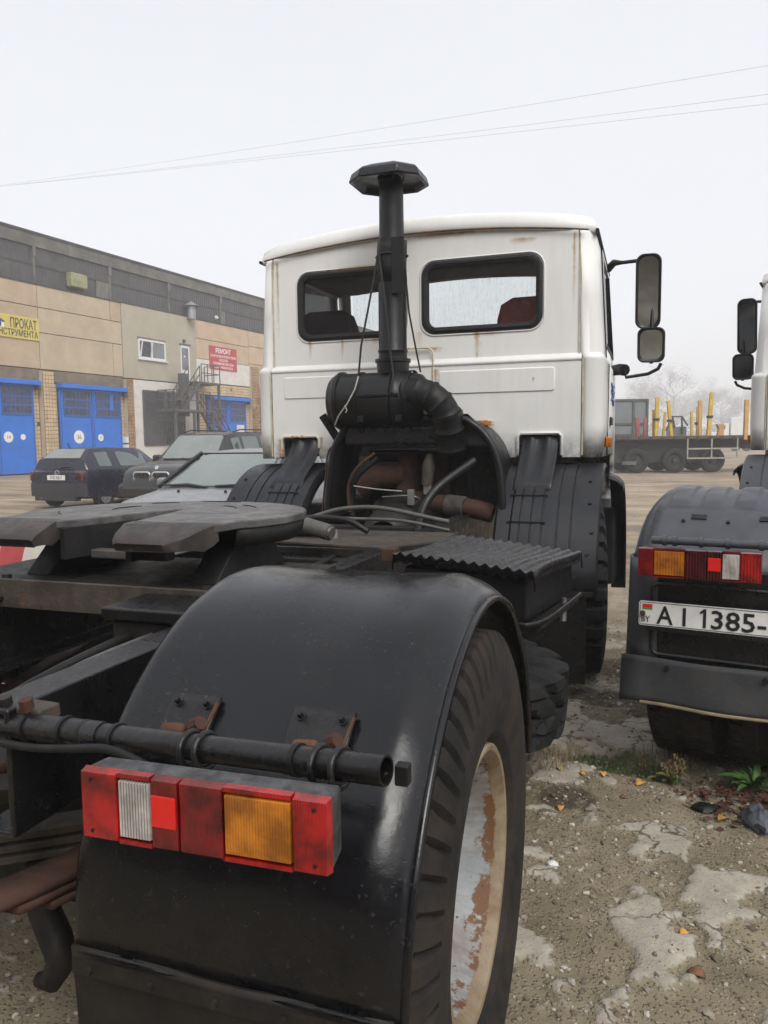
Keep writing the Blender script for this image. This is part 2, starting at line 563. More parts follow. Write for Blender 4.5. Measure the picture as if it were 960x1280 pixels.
def mk_rim():
    t = NT('rim_flaking_paint')
    x0, y, z = t.xyz()
    x = t.math('ABSOLUTE', x0)
    blue = t.mix(t.ramp(t.noise(7, 5), 0.3, 0.7), (0.22, 0.24, 0.255), (0.37, 0.385, 0.39))
    yel = t.mix(t.ramp(t.noise(9, 7, 0.7), 0.35, 0.65), (0.17, 0.105, 0.058), (0.31, 0.25, 0.17))
    film = t.ramp(t.noise(4.5, 6, 0.65), 0.50, 0.64, 0.0, 0.6)
    blue = t.mix(film, blue, (0.17, 0.115, 0.08))
    blue = t.mix(t.ramp(t.noise(1.0, 5, 0.7, t.mapping((3, 26, 26))), 0.5, 0.7, 0, 0.6), blue, (0.14, 0.10, 0.075))
    c = t.mix(t.ramp(x, 0.093, 0.098), blue, yel)
    rustc = t.mix(t.noise(24, 4), (0.075, 0.032, 0.015), (0.19, 0.09, 0.035))
    ed = t.math('MULTIPLY', t.ramp(x, 0.02, 0.085), t.ramp(x, 0.108, 0.098))
    rr = t.noise(12, 8, 0.75)
    f = t.ramp(t.math('ADD', rr, t.math('MULTIPLY', ed, 0.17)), 0.65, 0.69)
    c = t.mix(f, c, rustc)
    chips = t.ramp(t.noise(34, 5, 0.7), 0.66, 0.70)
    c = t.mix(chips, c, (0.05, 0.03, 0.02))
    t.set(Base_Color=c, Roughness=t.ramp(rr, 0.3, 0.7, 0.45, 0.8))
    t.bump(t.noise(40, 6, 0.7), 0.5, 0.004)
    return t.mat


M['rim'] = mk_rim()


def lens(name, col, rough=0.18, ribs=180, strength=0.5, glow_var=0.5):
    t = NT(name)
    w = t.n.new('ShaderNodeTexWave')
    w.bands_direction = 'X'
    w.inputs['Scale'].default_value = ribs / 6.28
    w.inputs['Distortion'].default_value = 0.0
    t.l.new(t.co, w.inputs['Vector'])
    dark = tuple(c * (1 - glow_var) for c in col)
    c = t.mix(t.ramp(t.noise(19, 3), 0.36, 0.6), dark, col)  # colour noise paints the uneven glow and dark corners inside the lens
    c = t.mix(t.ramp(t.noise(60, 6, 0.7), 0.62, 0.75, 0, 0.5), c, tuple(q * 0.5 + 0.02 for q in col))
    t.set(Base_Color=c, Roughness=rough, Specular_IOR_Level=0.5)
    t.b.inputs['Coat Weight'].default_value = 0.3
    t.b.inputs['Subsurface Weight'].default_value = 0.15
    t.b.inputs['Subsurface Radius'].default_value = (0.02, 0.01, 0.01)
    t.bump(w.outputs['Fac'], strength, 0.003)
    return t.mat


M['lens_red'] = lens('red_lens', (0.44, 0.008, 0.009), ribs=520, strength=0.35, glow_var=0.72)
M['lens_red_dark'] = lens('dark_red_lens', (0.19, 0.005, 0.006), ribs=520, strength=0.35, glow_var=0.7)
M['lens_reflector'] = lens('red_reflector', (0.72, 0.018, 0.012), 0.3, 900, 0.15, 0.1)
M['lens_amber'] = lens('amber_lens', (0.58, 0.19, 0.012), ribs=460, strength=0.35, glow_var=0.55)
M['lens_red_dull'] = lens('dull_red_lens', (0.34, 0.008, 0.008), strength=0.3, glow_var=0.75)
M['lens_red_soot'] = lens('sooty_red_lens', (0.06, 0.004, 0.005), strength=0.3, glow_var=0.5)
M['lens_amber_dull'] = lens('dull_amber_lens', (0.42, 0.13, 0.012), strength=0.35, glow_var=0.5)
M['lens_white'] = lens('white_lens', (0.66, 0.62, 0.58), 0.15, 420, 0.9, 0.45)


def mk_glass(name, wet=0.35, tint=(0.97, 0.98, 0.98)):
    t = NT(name)
    t.n.remove(t.b)
    tr = t.n.new('ShaderNodeBsdfTransparent')
    tr.inputs[0].default_value = (*tint, 1)
    gl = t.n.new('ShaderNodeBsdfGlossy')
    gl.inputs['Roughness'].default_value = 0.03
    fr = t.n.new('ShaderNodeFresnel')
    fr.inputs[0].default_value = 1.45
    m1 = t.n.new('ShaderNodeMixShader')
    t.l.new(fr.outputs[0], m1.inputs[0])
    t.l.new(tr.outputs[0], m1.inputs[1])
    t.l.new(gl.outputs[0], m1.inputs[2])
    tl = t.n.new('ShaderNodeBsdfTranslucent')
    tl.inputs[0].default_value = (0.85, 0.87, 0.9, 1)
    df = t.n.new('ShaderNodeBsdfDiffuse')
    df.inputs[0].default_value = (0.75, 0.77, 0.8, 1)
    m2 = t.n.new('ShaderNodeMixShader')
    m2.inputs[0].default_value = 0.35
    t.l.new(tl.outputs[0], m2.inputs[1])
    t.l.new(df.outputs[0], m2.inputs[2])
    runs = t.ramp(t.noise(1.0, 4, 0.65, t.mapping((70, 70, 9))), 0.50, 0.62)
    drops = t.ramp(t.noise(120, 2, 0.5), 0.5, 0.62)
    patch = t.ramp(t.noise(2.5, 4), 0.3, 0.65, 0.25, 1.0)
    f = t.math('MULTIPLY', t.math('MULTIPLY', t.math('ADD', t.math('MULTIPLY', runs, 0.6), t.math('MULTIPLY', drops, 0.5)), patch), wet)
    m3 = t.n.new('ShaderNodeMixShader')
    t.l.new(f, m3.inputs[0])
    t.l.new(m1.outputs[0], m3.inputs[1])
    t.l.new(m2.outputs[0], m3.inputs[2])
    t.l.new(m3.outputs[0], t.out.inputs['Surface'])
    return t.mat


M['glass_wet'] = mk_glass('rain_streaked_glass', 0.14)
M['glass_fog'] = mk_glass('fogged_windscreen_glass', 0.15)
M['car_glass'] = paint('wet_car_glass', (0.10, 0.125, 0.125), 0.14, 0.15, 2, bump=0, spec=0.9)
M['car_glass_pale'] = paint('fogged_car_windscreen', (0.19, 0.215, 0.205), 0.2, 0.12, 1.6, bump=0, spec=0.8)
M['mirror'] = NT('mirror_glass').set(Base_Color=(0.36, 0.375, 0.4), Metallic=1.0, Roughness=0.05).mat


# ---------------------------------------------------------------- truck
def tyre_mb(xc, yc, zc, R, w, kind, n=300):
    """rear: shoulder lugs; front: deep side lugs; block: staggered blocks"""
    rim = R - 0.255
    h = w / 2
    prof = [(-h * 0.72, rim), (-h * 0.9, rim + 0.03), (-h * 1.0, rim + 0.09), (-h * 0.985, R - 0.10), (-h * 0.94, R - 0.055), (-h * 0.90, R - 0.03), (-h * 0.82, R - 0.004),
            (-h * 0.56, R), (-h * 0.5, R - 0.001), (-h * 0.16, R), (-h * 0.1, R), (h * 0.1, R), (h * 0.16, R), (h * 0.5, R - 0.001), (h * 0.56, R), (h * 0.82, R - 0.004),
            (h * 0.90, R - 0.03), (h * 0.94, R - 0.055), (h * 0.985, R - 0.10), (h * 1.0, R - 0.13), (h * 1.0, rim + 0.09), (h * 0.9, rim + 0.03), (h * 0.72, rim)]
    if kind == 'block':
        mid = [(h * u, R - 0.012 * u * u) for u in (-0.84, -0.7, -0.55, -0.53, -0.47, -0.45, -0.3, -0.15, -0.04, -0.02, 0.02, 0.04, 0.15, 0.3, 0.45, 0.47, 0.53, 0.55, 0.7, 0.84)]
        prof = prof[:6] + mid + prof[16:]
    m = MB()

    def fn(th, k, a, r, i):
        if kind == 'rear':
            g = (i % 5 == 0)
            if g and (5 <= k <= 7 or 14 <= k <= 17):
                return a * (0.90 if k in (5, 6, 16, 17) else 1), r - (0.028 if 7 <= k <= 14 else 0.018)
            if k in (10, 11):
                return a, r - 0.012
            if k in (8, 13) and (i // 2) % 2:
                return a, r - 0.012
            if k in (18, 19, 20):
                return a + 0.0015 * math.sin(k * 3), r
        elif kind == 'front':
            g = (i % 8 < 3)
            if g and (5 <= k <= 8 or 13 <= k <= 17):
                return a * (0.93 if k in (5, 6, 15, 16, 17) else 1), r - 0.034
        else:
            u = a / h
            if 3 <= k <= len(prof) - 4:
                ph = (i + 9 * abs(u) * (1 if u > 0 else 1) + (6 if u > 0 else 0)) % 12
                gr = ph < 3.6 or abs(abs(u) - 0.5) < 0.035 or abs(u) < 0.03
                if gr:
                    return a * (0.90 if abs(u) > 0.8 else 1), r - 0.032
        return a, r
    m.lathe(prof, (xc, yc, zc), (1, 0, 0), n, fn)
    return m


def wheel(parent, name, xc, yc, zc, R, w, kind, side, tyre_mat, rim_mat, steer=0, detailed=True):
    """side +1: outer face toward +X; returns the wheel (tyre mesh) with rim, hub and nut sub-parts"""
    o = tyre_mb(0, 0, 0, R, w, kind, 300 if kind == 'rear' else 240).build(name, tyre_mat, parent, 22, loc=(xc, yc, zc), rot=(0, 0, steer))
    s = side
    rr = 0.295
    fx = s * (w / 2 - 0.03)
    prof = [(fx, rr), (fx + s * 0.004, rr - 0.006), (fx + s * 0.002, rr - 0.016), (fx - s * 0.010, rr - 0.024), (fx - s * 0.024, rr - 0.031), (fx - s * 0.10, rr - 0.055), (fx - s * 0.125, rr - 0.068),
            (fx - s * 0.19, rr - 0.075), (fx - s * 0.205, rr - 0.10), (fx - s * 0.19, 0.15), (fx - s * 0.185, 0.105)]
    back = [(fx, rr), (fx - s * 0.02, rr + 0.002), (-fx, rr), (-fx, rr - 0.04), (-fx + s * 0.08, rr - 0.06)]
    m = MB()
    m.lathe(prof, (0, 0, 0), (1, 0, 0), 64)
    m.lathe(back, (0, 0, 0), (1, 0, 0), 48)
    rim = m.build('rim', rim_mat, o, 40)
    if detailed:
        hm = MB()
        hm.lathe([(fx - s * 0.187, 0.112), (fx - s * 0.16, 0.112), (fx - s * 0.15, 0.10), (fx - s * 0.09, 0.095), (fx - s * 0.08, 0.08), (fx - s * 0.08, 0.0)], (0, 0, 0), (1, 0, 0), 28)
        hm.build('hub', M['rusty'], o, 40)
        for k in range(8):
            a = 2 * PI * k / 8
            p = Vector((fx - s * 0.193, math.cos(a) * 0.165, math.sin(a) * 0.165))
            MB().cyl(p, p + Vector((s * 0.035, 0, 0)), 0.018, 0.016, 6).build('wheel_nut', M['rusty'], o, 30)
    return o


RX = 1.215
FC = (-0.06, 0.545)      # rear fender arc centre (Y, z)
FR = 0.66


FRB = 0.715


def fender_grid(sx, ribs=False, a0=4, a1=171, FR=FR):
    wide = 1.13 if ribs else 1.0
    """rear fender skin as rows; sx=+1 right-hand side"""
    sec = [(0.628, -0.022), (0.632, -0.006), (0.642, 0.0)]
    nx = 96 if ribs else 30
    for i in range(nx + 1):
        sec.append((0.66 + (1.135 - 0.66) * i / nx, 0.002))
    sec += [(1.155, -0.001), (1.172, -0.006), (1.187, -0.014), (1.2, -0.022), (1.212, -0.031), (1.219, -0.040), (1.222, -0.048)]
    rows = []
    na = 72
    for j in range(na + 1):
        a = math.radians(a0 + (a1 - a0) * j / na)
        row = []
        for x, dr in sec:
            d = dr * (1.9 if ribs and x > 1.15 else 1)
            if ribs and 0.66 < x < 1.15 and math.degrees(a) < 114:
                ph = ((x - 0.66) / 0.49 * 4.0) % 1.0
                d += 0.010 * max(0.0, min(1.0, (0.5 - abs(ph - 0.5)) * 11 - 1.6))
            dent = 0.022 * (float(vnoise(np.array(x * 4.3 + 3.1), np.array(a * 2.1))) - 0.5) + 0.004 * (float(vnoise(np.array(x * 13 + 3.1), np.array(a * 7.1))) - 0.5)
            d += dent * (1 if x < 1.15 else 0.3)
            r = FR + d
            y, z = FC[0] + r * math.cos(a), FC[1] + r * math.sin(a)
            if y < -0.61 and not ribs:        # the back hangs straight down
                y = -0.61 - 0.062 * math.tanh((-0.61 - y) / 0.062)
            row.append((sx * (0.628 + (x - 0.628) * wide), y, z))
        rows.append(row)
    return rows


def build_rear_fender(parent, sx, mat, ribs=False):
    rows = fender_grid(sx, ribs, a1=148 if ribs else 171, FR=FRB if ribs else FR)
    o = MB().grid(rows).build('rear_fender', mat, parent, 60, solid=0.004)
    edge = [Vector(r[-1]) for r in rows]
    MB().tube([p + Vector((0, 0, 0)) for p in edge], 0.0085, 8).build('rolled_edge', mat, o, 60)
    bot = [Vector(p) for p in rows[-1]]
    MB().tube(bot, 0.006, 6).build('bottom_bead', mat, o, 60)
    return o


def build_cab(T):
    W = M['white']
    # --- rear panels
    top = [(1.08 - 2.16 * i / 24, 2.805 + 0.095 * (1 - ((1.08 - 2.16 * i / 24) / 1.2) ** 2)) for i in range(25)]
    outer = [(-1.105, 2.05), (1.105, 2.05)] + [(x, z) for x, z in top]
    wl = rrect(-0.87, -0.09, 2.245, 2.685, 0.075)
    wr = rrect(0.06, 0.835, 2.245, 2.685, 0.075)
    holed(outer, [wl, wr], 3.492, 3.53).build('cab_rear_upper_panel', W, T, 30, bevel=0.004)
    notch = lambda a, b: [(a, 1.385), (a, 1.525), (a + 0.02, 1.545), (b - 0.02, 1.545), (b, 1.525), (b, 1.385)]
    arch = [(-0.5, 1.385), (-0.47, 1.55), (-0.36, 1.68), (0.36, 1.68), (0.5, 1.55), (0.54, 1.385)]
    low = [(-1.105, 1.385)] + notch(-1.03, -0.735) + arch + notch(0.7, 0.985) + [(1.105, 1.385), (1.105, 2.02), (-1.105, 2.02)]
    holed(low, [], 3.474, 3.51).build('cab_rear_lower_panel', W, T, 30, bevel=0.004)
    # ledge between them
    led = [(3.474, 2.004), (3.466, 2.012), (3.466, 2.024), (3.474, 2.034), (3.490, 2.056), (3.52, 2.056), (3.52, 2.004)]
    MB().prism(led, -1.105, 1.105, 'x').build('cab_ledge', W, T, 50)
    # pressed rectangles in the lower panel
    for x0, x1 in ((-1.01, -0.2), (0.16, 0.94)):
        m = MB()
        o1, o2 = rrect(x0, x1, 1.815, 1.975, 0.02, 3), rrect(x0 + 0.008, x1 - 0.008, 1.823, 1.967, 0.015, 3)
        m.loft([[(a, 3.476, b) for a, b in o1], [(a, 3.466, b) for a, b in o2]], True, True)
        m.build('pressed_panel', W, T, 25)
    # small hatch with a rusty rim
    path = [(x, 3.466, z) for x, z in rrect(-0.2, 0.125, 1.74, 2.135, 0.05, 4)]
    MB().tube(path, 0.007, 6, closed=True).build('hatch_rim', M['rust_white'], T, 50)
    # notch frames
    for a, b, rm in ((-1.03, -0.735, M['rust_white']), (0.7, 0.985, W)):
        p = [(a, 3.468, 1.40), (a, 3.468, 1.525), (a + 0.02, 3.468, 1.545), (b - 0.02, 3.468, 1.545), (b, 3.468, 1.525), (b, 3.468, 1.40)]
        MB().tube(p, 0.011, 6).build('notch_rim', rm, T, 50)
    # seam strips
    for s in (-1, 1):
        MB().box(s * 1.088 - 0.004, s * 1.088 + 0.004, 3.485, 3.5, 2.05, 2.80).build('seam_strip', M['cream_edge'], T, 30)
        MB().box(s * 1.114 - 0.004, s * 1.114 + 0.004, 3.467, 3.5, 1.40, 2.02).build('seam_strip', M['cream_edge'], T, 30)
    # gaskets and glass
    for x0, x1 in ((-0.87, -0.09), (0.06, 0.835)):
        m = MB()
        rings = []
        for off, y in ((0.020, 3.494), (0.019, 3.482), (0.0, 3.474), (-0.024, 3.482), (-0.027, 3.51), (0.0, 3.525)):
            rings.append([(a, y, b) for a, b in rrect(x0 - off, x1 + off, 2.245 - off, 2.685 + off, 0.075 + off * 0.8)])
        m.loft(rings, True, False)
        g = m.build('rear_window_seal', M['rubber'], T, 40)
        pl = rrect(x0 + 0.015, x1 - 0.015, 2.26, 2.67, 0.065)
        MB().prism(pl, 3.502, 3.507).build('glass', M['glass_wet'], g, 0)
        # shallow pressed rim round the opening, rusty along the top on the left
        rr = [(a, 3.489, b) for a, b in rrect(x0 - 0.03, x1 + 0.03, 2.215, 2.715, 0.1)]
        MB().tube(rr, 0.005, 6, closed=True).build('pressed_rim', W, g, 60)
    MB().box(-0.66, -0.14, 3.479, 3.489, 2.695, 2.712).build('rust_strip', M['rust_edge'], T, 0)

    # --- corners and sides.  plan of the right side, mirrored for the left
    def plan(hw, yr, x_in, r=0.10, y_end=3.98):
        pts = [(x_in, yr)]
        for i in range(9):
            a = math.radians(-90 + 90 * i / 8)
            pts.append((hw - r + r * math.cos(a), yr + r + r * math.sin(a)))
        pts.append((hw, y_end))
        return pts
    for s in (-1, 1):
        m = MB()
        rings = []
        for z, hw, yr, xi in ((1.385, 1.235, 3.474, 1.116), (1.6, 1.245, 3.474, 1.116), (2.004, 1.245, 3.474, 1.116), (2.02, 1.247, 3.47, 1.116), (2.034, 1.243, 3.474, 1.112), (2.056, 1.225, 3.49, 1.094), (2.4, 1.205, 3.49, 1.092), (2.82, 1.18, 3.49, 1.085)):
            p = plan(hw, yr, xi)
            rings.append([(s * x, y, z + (0.03 * max(0, (1.2 - x)) if z > 2.8 else 0)) for x, y in p])
        m.grid(rings)
        # inner skin so the corner has thickness
        m.build('cab_corner', W, T, 40, solid=0.03)
        # door: lower skin, window frame, glass
        d = MB()
        hwz = [(1.385, 1.236), (1.6, 1.244), (2.02, 1.244), (2.06, 1.225), (2.14, 1.221)]
        d.grid([[(s * hw, 3.99, z), (s * (hw + 0.002), 4.5, z), (s * (hw - 0.006), 5.03, z)] for z, hw in hwz])
        door = d.build('cab_door', W, T, 30, solid=0.03)
        fr = MB()
        fr.bar((s * 1.212, 4.01, 2.14), (s * 1.178, 4.03, 2.80), 0.05, 0.03, (s, 0, 0))
        fr.bar((s * 1.212, 5.01, 2.14), (s * 1.172, 4.86, 2.80), 0.05, 0.03, (s, 0, 0))
        fr.bar((s * 1.176, 4.0, 2.80), (s * 1.172, 4.9, 2.80), 0.03, 0.05)
        fr.build('window_frame', W, door, 30, bevel=0.005)
        sl = MB()
        sl.bar((s * 1.216, 4.04, 2.16), (s * 1.186, 4.055, 2.77), 0.03, 0.02, (s, 0, 0))
        sl.bar((s * 1.216, 4.99, 2.155), (s * 1.182, 4.84, 2.77), 0.03, 0.02, (s, 0, 0))
        sl.bar((s * 1.216, 4.03, 2.155), (s * 1.216, 5.0, 2.155), 0.02, 0.03)
        sl.build('window_seal', M['rubber'], door, 30)
        MB().add([(s * 1.206, 4.03, 2.14), (s * 1.206, 5.0, 2.14), (s * 1.176, 4.85, 2.78), (s * 1.176, 4.04, 2.78),
                  (s * 1.201, 4.03, 2.14), (s * 1.201, 5.0, 2.14), (s * 1.171, 4.85, 2.78), (s * 1.171, 4.04, 2.78)],
                 [(0, 1, 2, 3), (7, 6, 5, 4), (0, 1, 5, 4), (1, 2, 6, 5), (2, 3, 7, 6), (3, 0, 4, 7)]).build('side_glass', M['glass_wet'], door, 0)
        h = MB()
        h.box(min(s * 1.246, s * 1.262), max(s * 1.246, s * 1.262), 4.14, 4.36, 1.60, 1.66)
        h.build('door_handle', M['plastic'], door, 30, bevel=0.008)
        if s > 0:
            lo = MB()
            for k in range(3):
                pp = [(1.252, 4.25 + 0.1 * i, 1.78 + 0.05 * k + 0.03 * math.sin(i * 1.7 + k)) for i in range(5)]
                lo.tube(pp, 0.006, 5)
            lo.build('scribbled_mark', M['tape'], door, 0)
        # door gap line
        MB().bar((s * 1.240, 3.985, 1.39), (s * 1.246, 3.985, 2.02), 0.012, 0.01, (s, 0, 0)).build('door_gap', M['rubber'], T, 0)
        MB().bar((s * 1.226, 3.985, 2.06), (s * 1.184, 3.985, 2.82), 0.012, 0.012, (s, 0, 0)).build('door_gap', M['rubber'], T, 0)
        # A-pillar
        pl = MB()
        pl.bar((s * 1.17, 5.14, 2.05), (s * 1.11, 4.93, 2.86), 0.10, 0.08, (s, 0.5, 0))
        pl.build('windscreen_pillar', W, T, 30, bevel=0.02)
        # marker lamp low on the corner
        mk = MB().box(s * 1.262 - 0.02, s * 1.262 + 0.02, 3.74, 3.86, 1.445, 1.515).build('side_marker_lamp', M['lens_amber'], T, 30, bevel=0.008)
    # --- front: nose, windscreen, floor
    fr = MB()
    zs = [(0.85, 5.16), (1.3, 5.2), (1.385, 5.22), (2.02, 5.24), (2.06, 5.22), (2.12, 5.2)]
    fr.grid([[(x, y - 0.06 * (abs(x) / 1.22) ** 3, z) for x in np.linspace(-1.22, 1.22, 13)] for z, y in zs])
    fr.build('cab_front', W, T, 40, solid=0.03)
    for s in (-1, 1):
        MB().box(min(s * 1.20, s * 1.235), max(s * 1.20, s * 1.235), 5.04, 5.17, 1.1, 2.05).build('front_quarter', W, T, 30, bevel=0.01)
    MB().add([(-1.12, 5.17, 2.1), (1.12, 5.17, 2.1), (1.04, 4.97, 2.895), (-1.04, 4.97, 2.895), (-1.12, 5.175, 2.1), (1.12, 5.175, 2.1), (1.04, 4.975, 2.895), (-1.04, 4.975, 2.895)],
             [(0, 1, 2, 3), (7, 6, 5, 4), (0, 1, 5, 4), (1, 2, 6, 5), (2, 3, 7, 6), (3, 0, 4, 7)]).build('windscreen', M['glass_fog'], T, 0)
    MB().box(-1.2, 1.2, 3.54, 5.18, 1.40, 1.46).build('cab_floor', M['headliner'], T, 0)
    MB().box(-1.12, 1.12, 4.8, 5.15, 1.7, 2.12).build('dashboard', M['headliner'], T, 30, bevel=0.05)
    # interior trim
    MB().grid([[(x, y, 2.795 + 0.095 * (1 - (x / 1.2) ** 2)) for x in np.linspace(-1.15, 1.15, 15)] for y in (3.54, 4.4, 4.93)]).build('headliner', M['headliner'], T, 40, solid=0.008)
    for s, mt, nm in ((-1, M['seat_dark'], 'driver_seat'), (1, M['seat_red'], 'passenger_seat')):
        b = MB()
        xc = -0.86 if s < 0 else 0.72
        secs = []
        for z, hw, ty in ((1.8, 0.26, 0.09), (2.1, 0.26, 0.085), (2.36, 0.25, 0.075), (2.46, 0.22, 0.06), (2.505, 0.14, 0.03)):
            y = 4.06 - (z - 1.8) * 0.18
            secs.append([(xc + a, y + b_, z) for a, b_ in rrect(-hw, hw, -ty, ty, ty * 0.8, 4)])
        b.loft(secs)
        seat = b.build(nm, mt, T, 50)
        MB().box(xc - 0.25, xc + 0.25, 4.05, 4.5, 1.62, 1.82).build('cushion', mt, seat, 30, bevel=0.05)
    # --- roof
    n = 15
    base = []
    for i in range(n + 1):
        base.append((-1.2 + 2.4 * i / n, 3.478))
    for i in range(1, 9):
        base.append((1.2, 3.478 + 1.58 * i / 8))
    for i in range(1, n + 1):
        base.append((1.2 - 2.4 * i / n, 5.058))
    for i in range(1, 8):
        base.append((-1.2, 5.058 - 1.58 * i / 8))

    def ring(grow, dz, flat=1.0):
        out = []
        for x, y in base:
            cx, cy = 0, 4.268
            gx = x * (1 + grow / 1.2)
            gy = cy + (y - cy) * (1 + grow / 0.79)
            k = (abs(x) / 1.2) ** 8                      # ease the plan corners
            if y < 3.6:
                gy += 0.05 * k
            elif y > 4.95:
                gy -= 0.16 * k
            rib = 0.012 * sum(math.exp(-((gx - q) / 0.05) ** 2) for q in (-1.02, -0.62, -0.1, 0.45, 0.95))
            z = 2.805 + 0.098 * (1 - (x / 1.2) ** 2) + dz + (rib if dz > 0.08 else 0)
            out.append((gx * 0.975, gy, z))
        return out
    m = MB()
    m.loft([ring(-0.02, -0.012), ring(0.004, -0.004), ring(0.011, 0.008), ring(0.011, 0.035), ring(0.0, 0.08), ring(-0.03, 0.108), ring(-0.10, 0.122), ring(-0.3, 0.13)], True, False)
    rr = ring(-0.3, 0.13)
    m.add(rr, [tuple(range(len(rr)))])
    m.build('cab_roof', W, T, 60, merge=True)
    drip = [(x, 3.478 - 0.012, 2.803 + 0.095 * (1 - (x / 1.2) ** 2)) for x in np.linspace(-1.14, 1.14, 30)]
    MB().tube(drip, 0.006, 6).build('roof_seam', M['rust_edge'], T, 60)
    for s in (-1, 1):
        MB().tube([(s * 1.19, 3.5, 2.815), (s * 1.185, 4.2, 2.815), (s * 1.18, 4.95, 2.81)], 0.012, 6).build('rain_gutter', M['rubber'], T, 60)


def build_mirror(T, s):
    y = 4.55
    P = lambda x, z, dy=0: (s * x, y + dy, z)
    a = MB()
    a.tube([P(1.19, 2.80, 0.1), P(1.24, 2.83, 0.03), P(1.30, 2.82), P(1.42, 2.825)], [0.03, 0.026, 0.014, 0.014], 8)
    a.tube([P(1.22, 2.03, 0.15), P(1.30, 2.03, 0.05), P(1.33, 2.02)], [0.04, 0.045, 0.045], 10)
    a.tube([P(1.33, 2.02), P(1.34, 1.965), P(1.50, 1.985), P(1.57, 2.02), P(1.59, 2.06)], 0.013, 8)
    a.tube([P(1.42, 2.825), P(1.52, 2.82), P(1.52, 2.06)], 0.013, 8)
    arm = a.build('mirror_arm', M['plastic'], T, 50)
    for x0, x1, z0, z1, r, tilt in ((1.405, 1.575, 2.33, 2.845, 0.06, 0.02), (1.425, 1.61, 2.075, 2.315, 0.05, -0.01)):
        m = MB()
        def rg(off, dy):
            return [(s * (a + tilt * (b - z0) * 0.1), y - 0.035 + dy - 0.20 * (b - (z0 + z1) / 2) + 0.10 * (a - (x0 + x1) / 2), b) for a, b in rrect(x0 - off, x1 + off, z0 - off, z1 + off, r)]
        m.loft([rg(-0.014, -0.008), rg(0.0, -0.018), rg(0.006, -0.005), rg(0.006, 0.02), rg(-0.01, 0.06), rg(-0.05, 0.085)], True, False)
        q = rg(-0.05, 0.085)
        m.add(q, [tuple(range(len(q)))])
        h = m.build('mirror_housing', M['plastic'], T, 50, merge=True)
        g = MB()
        q1, q2 = rg(-0.013, -0.004), rg(-0.013, 0.006)
        g.loft([q1, q2])
        g.build('mirror_glass', M['mirror'], h, 40)


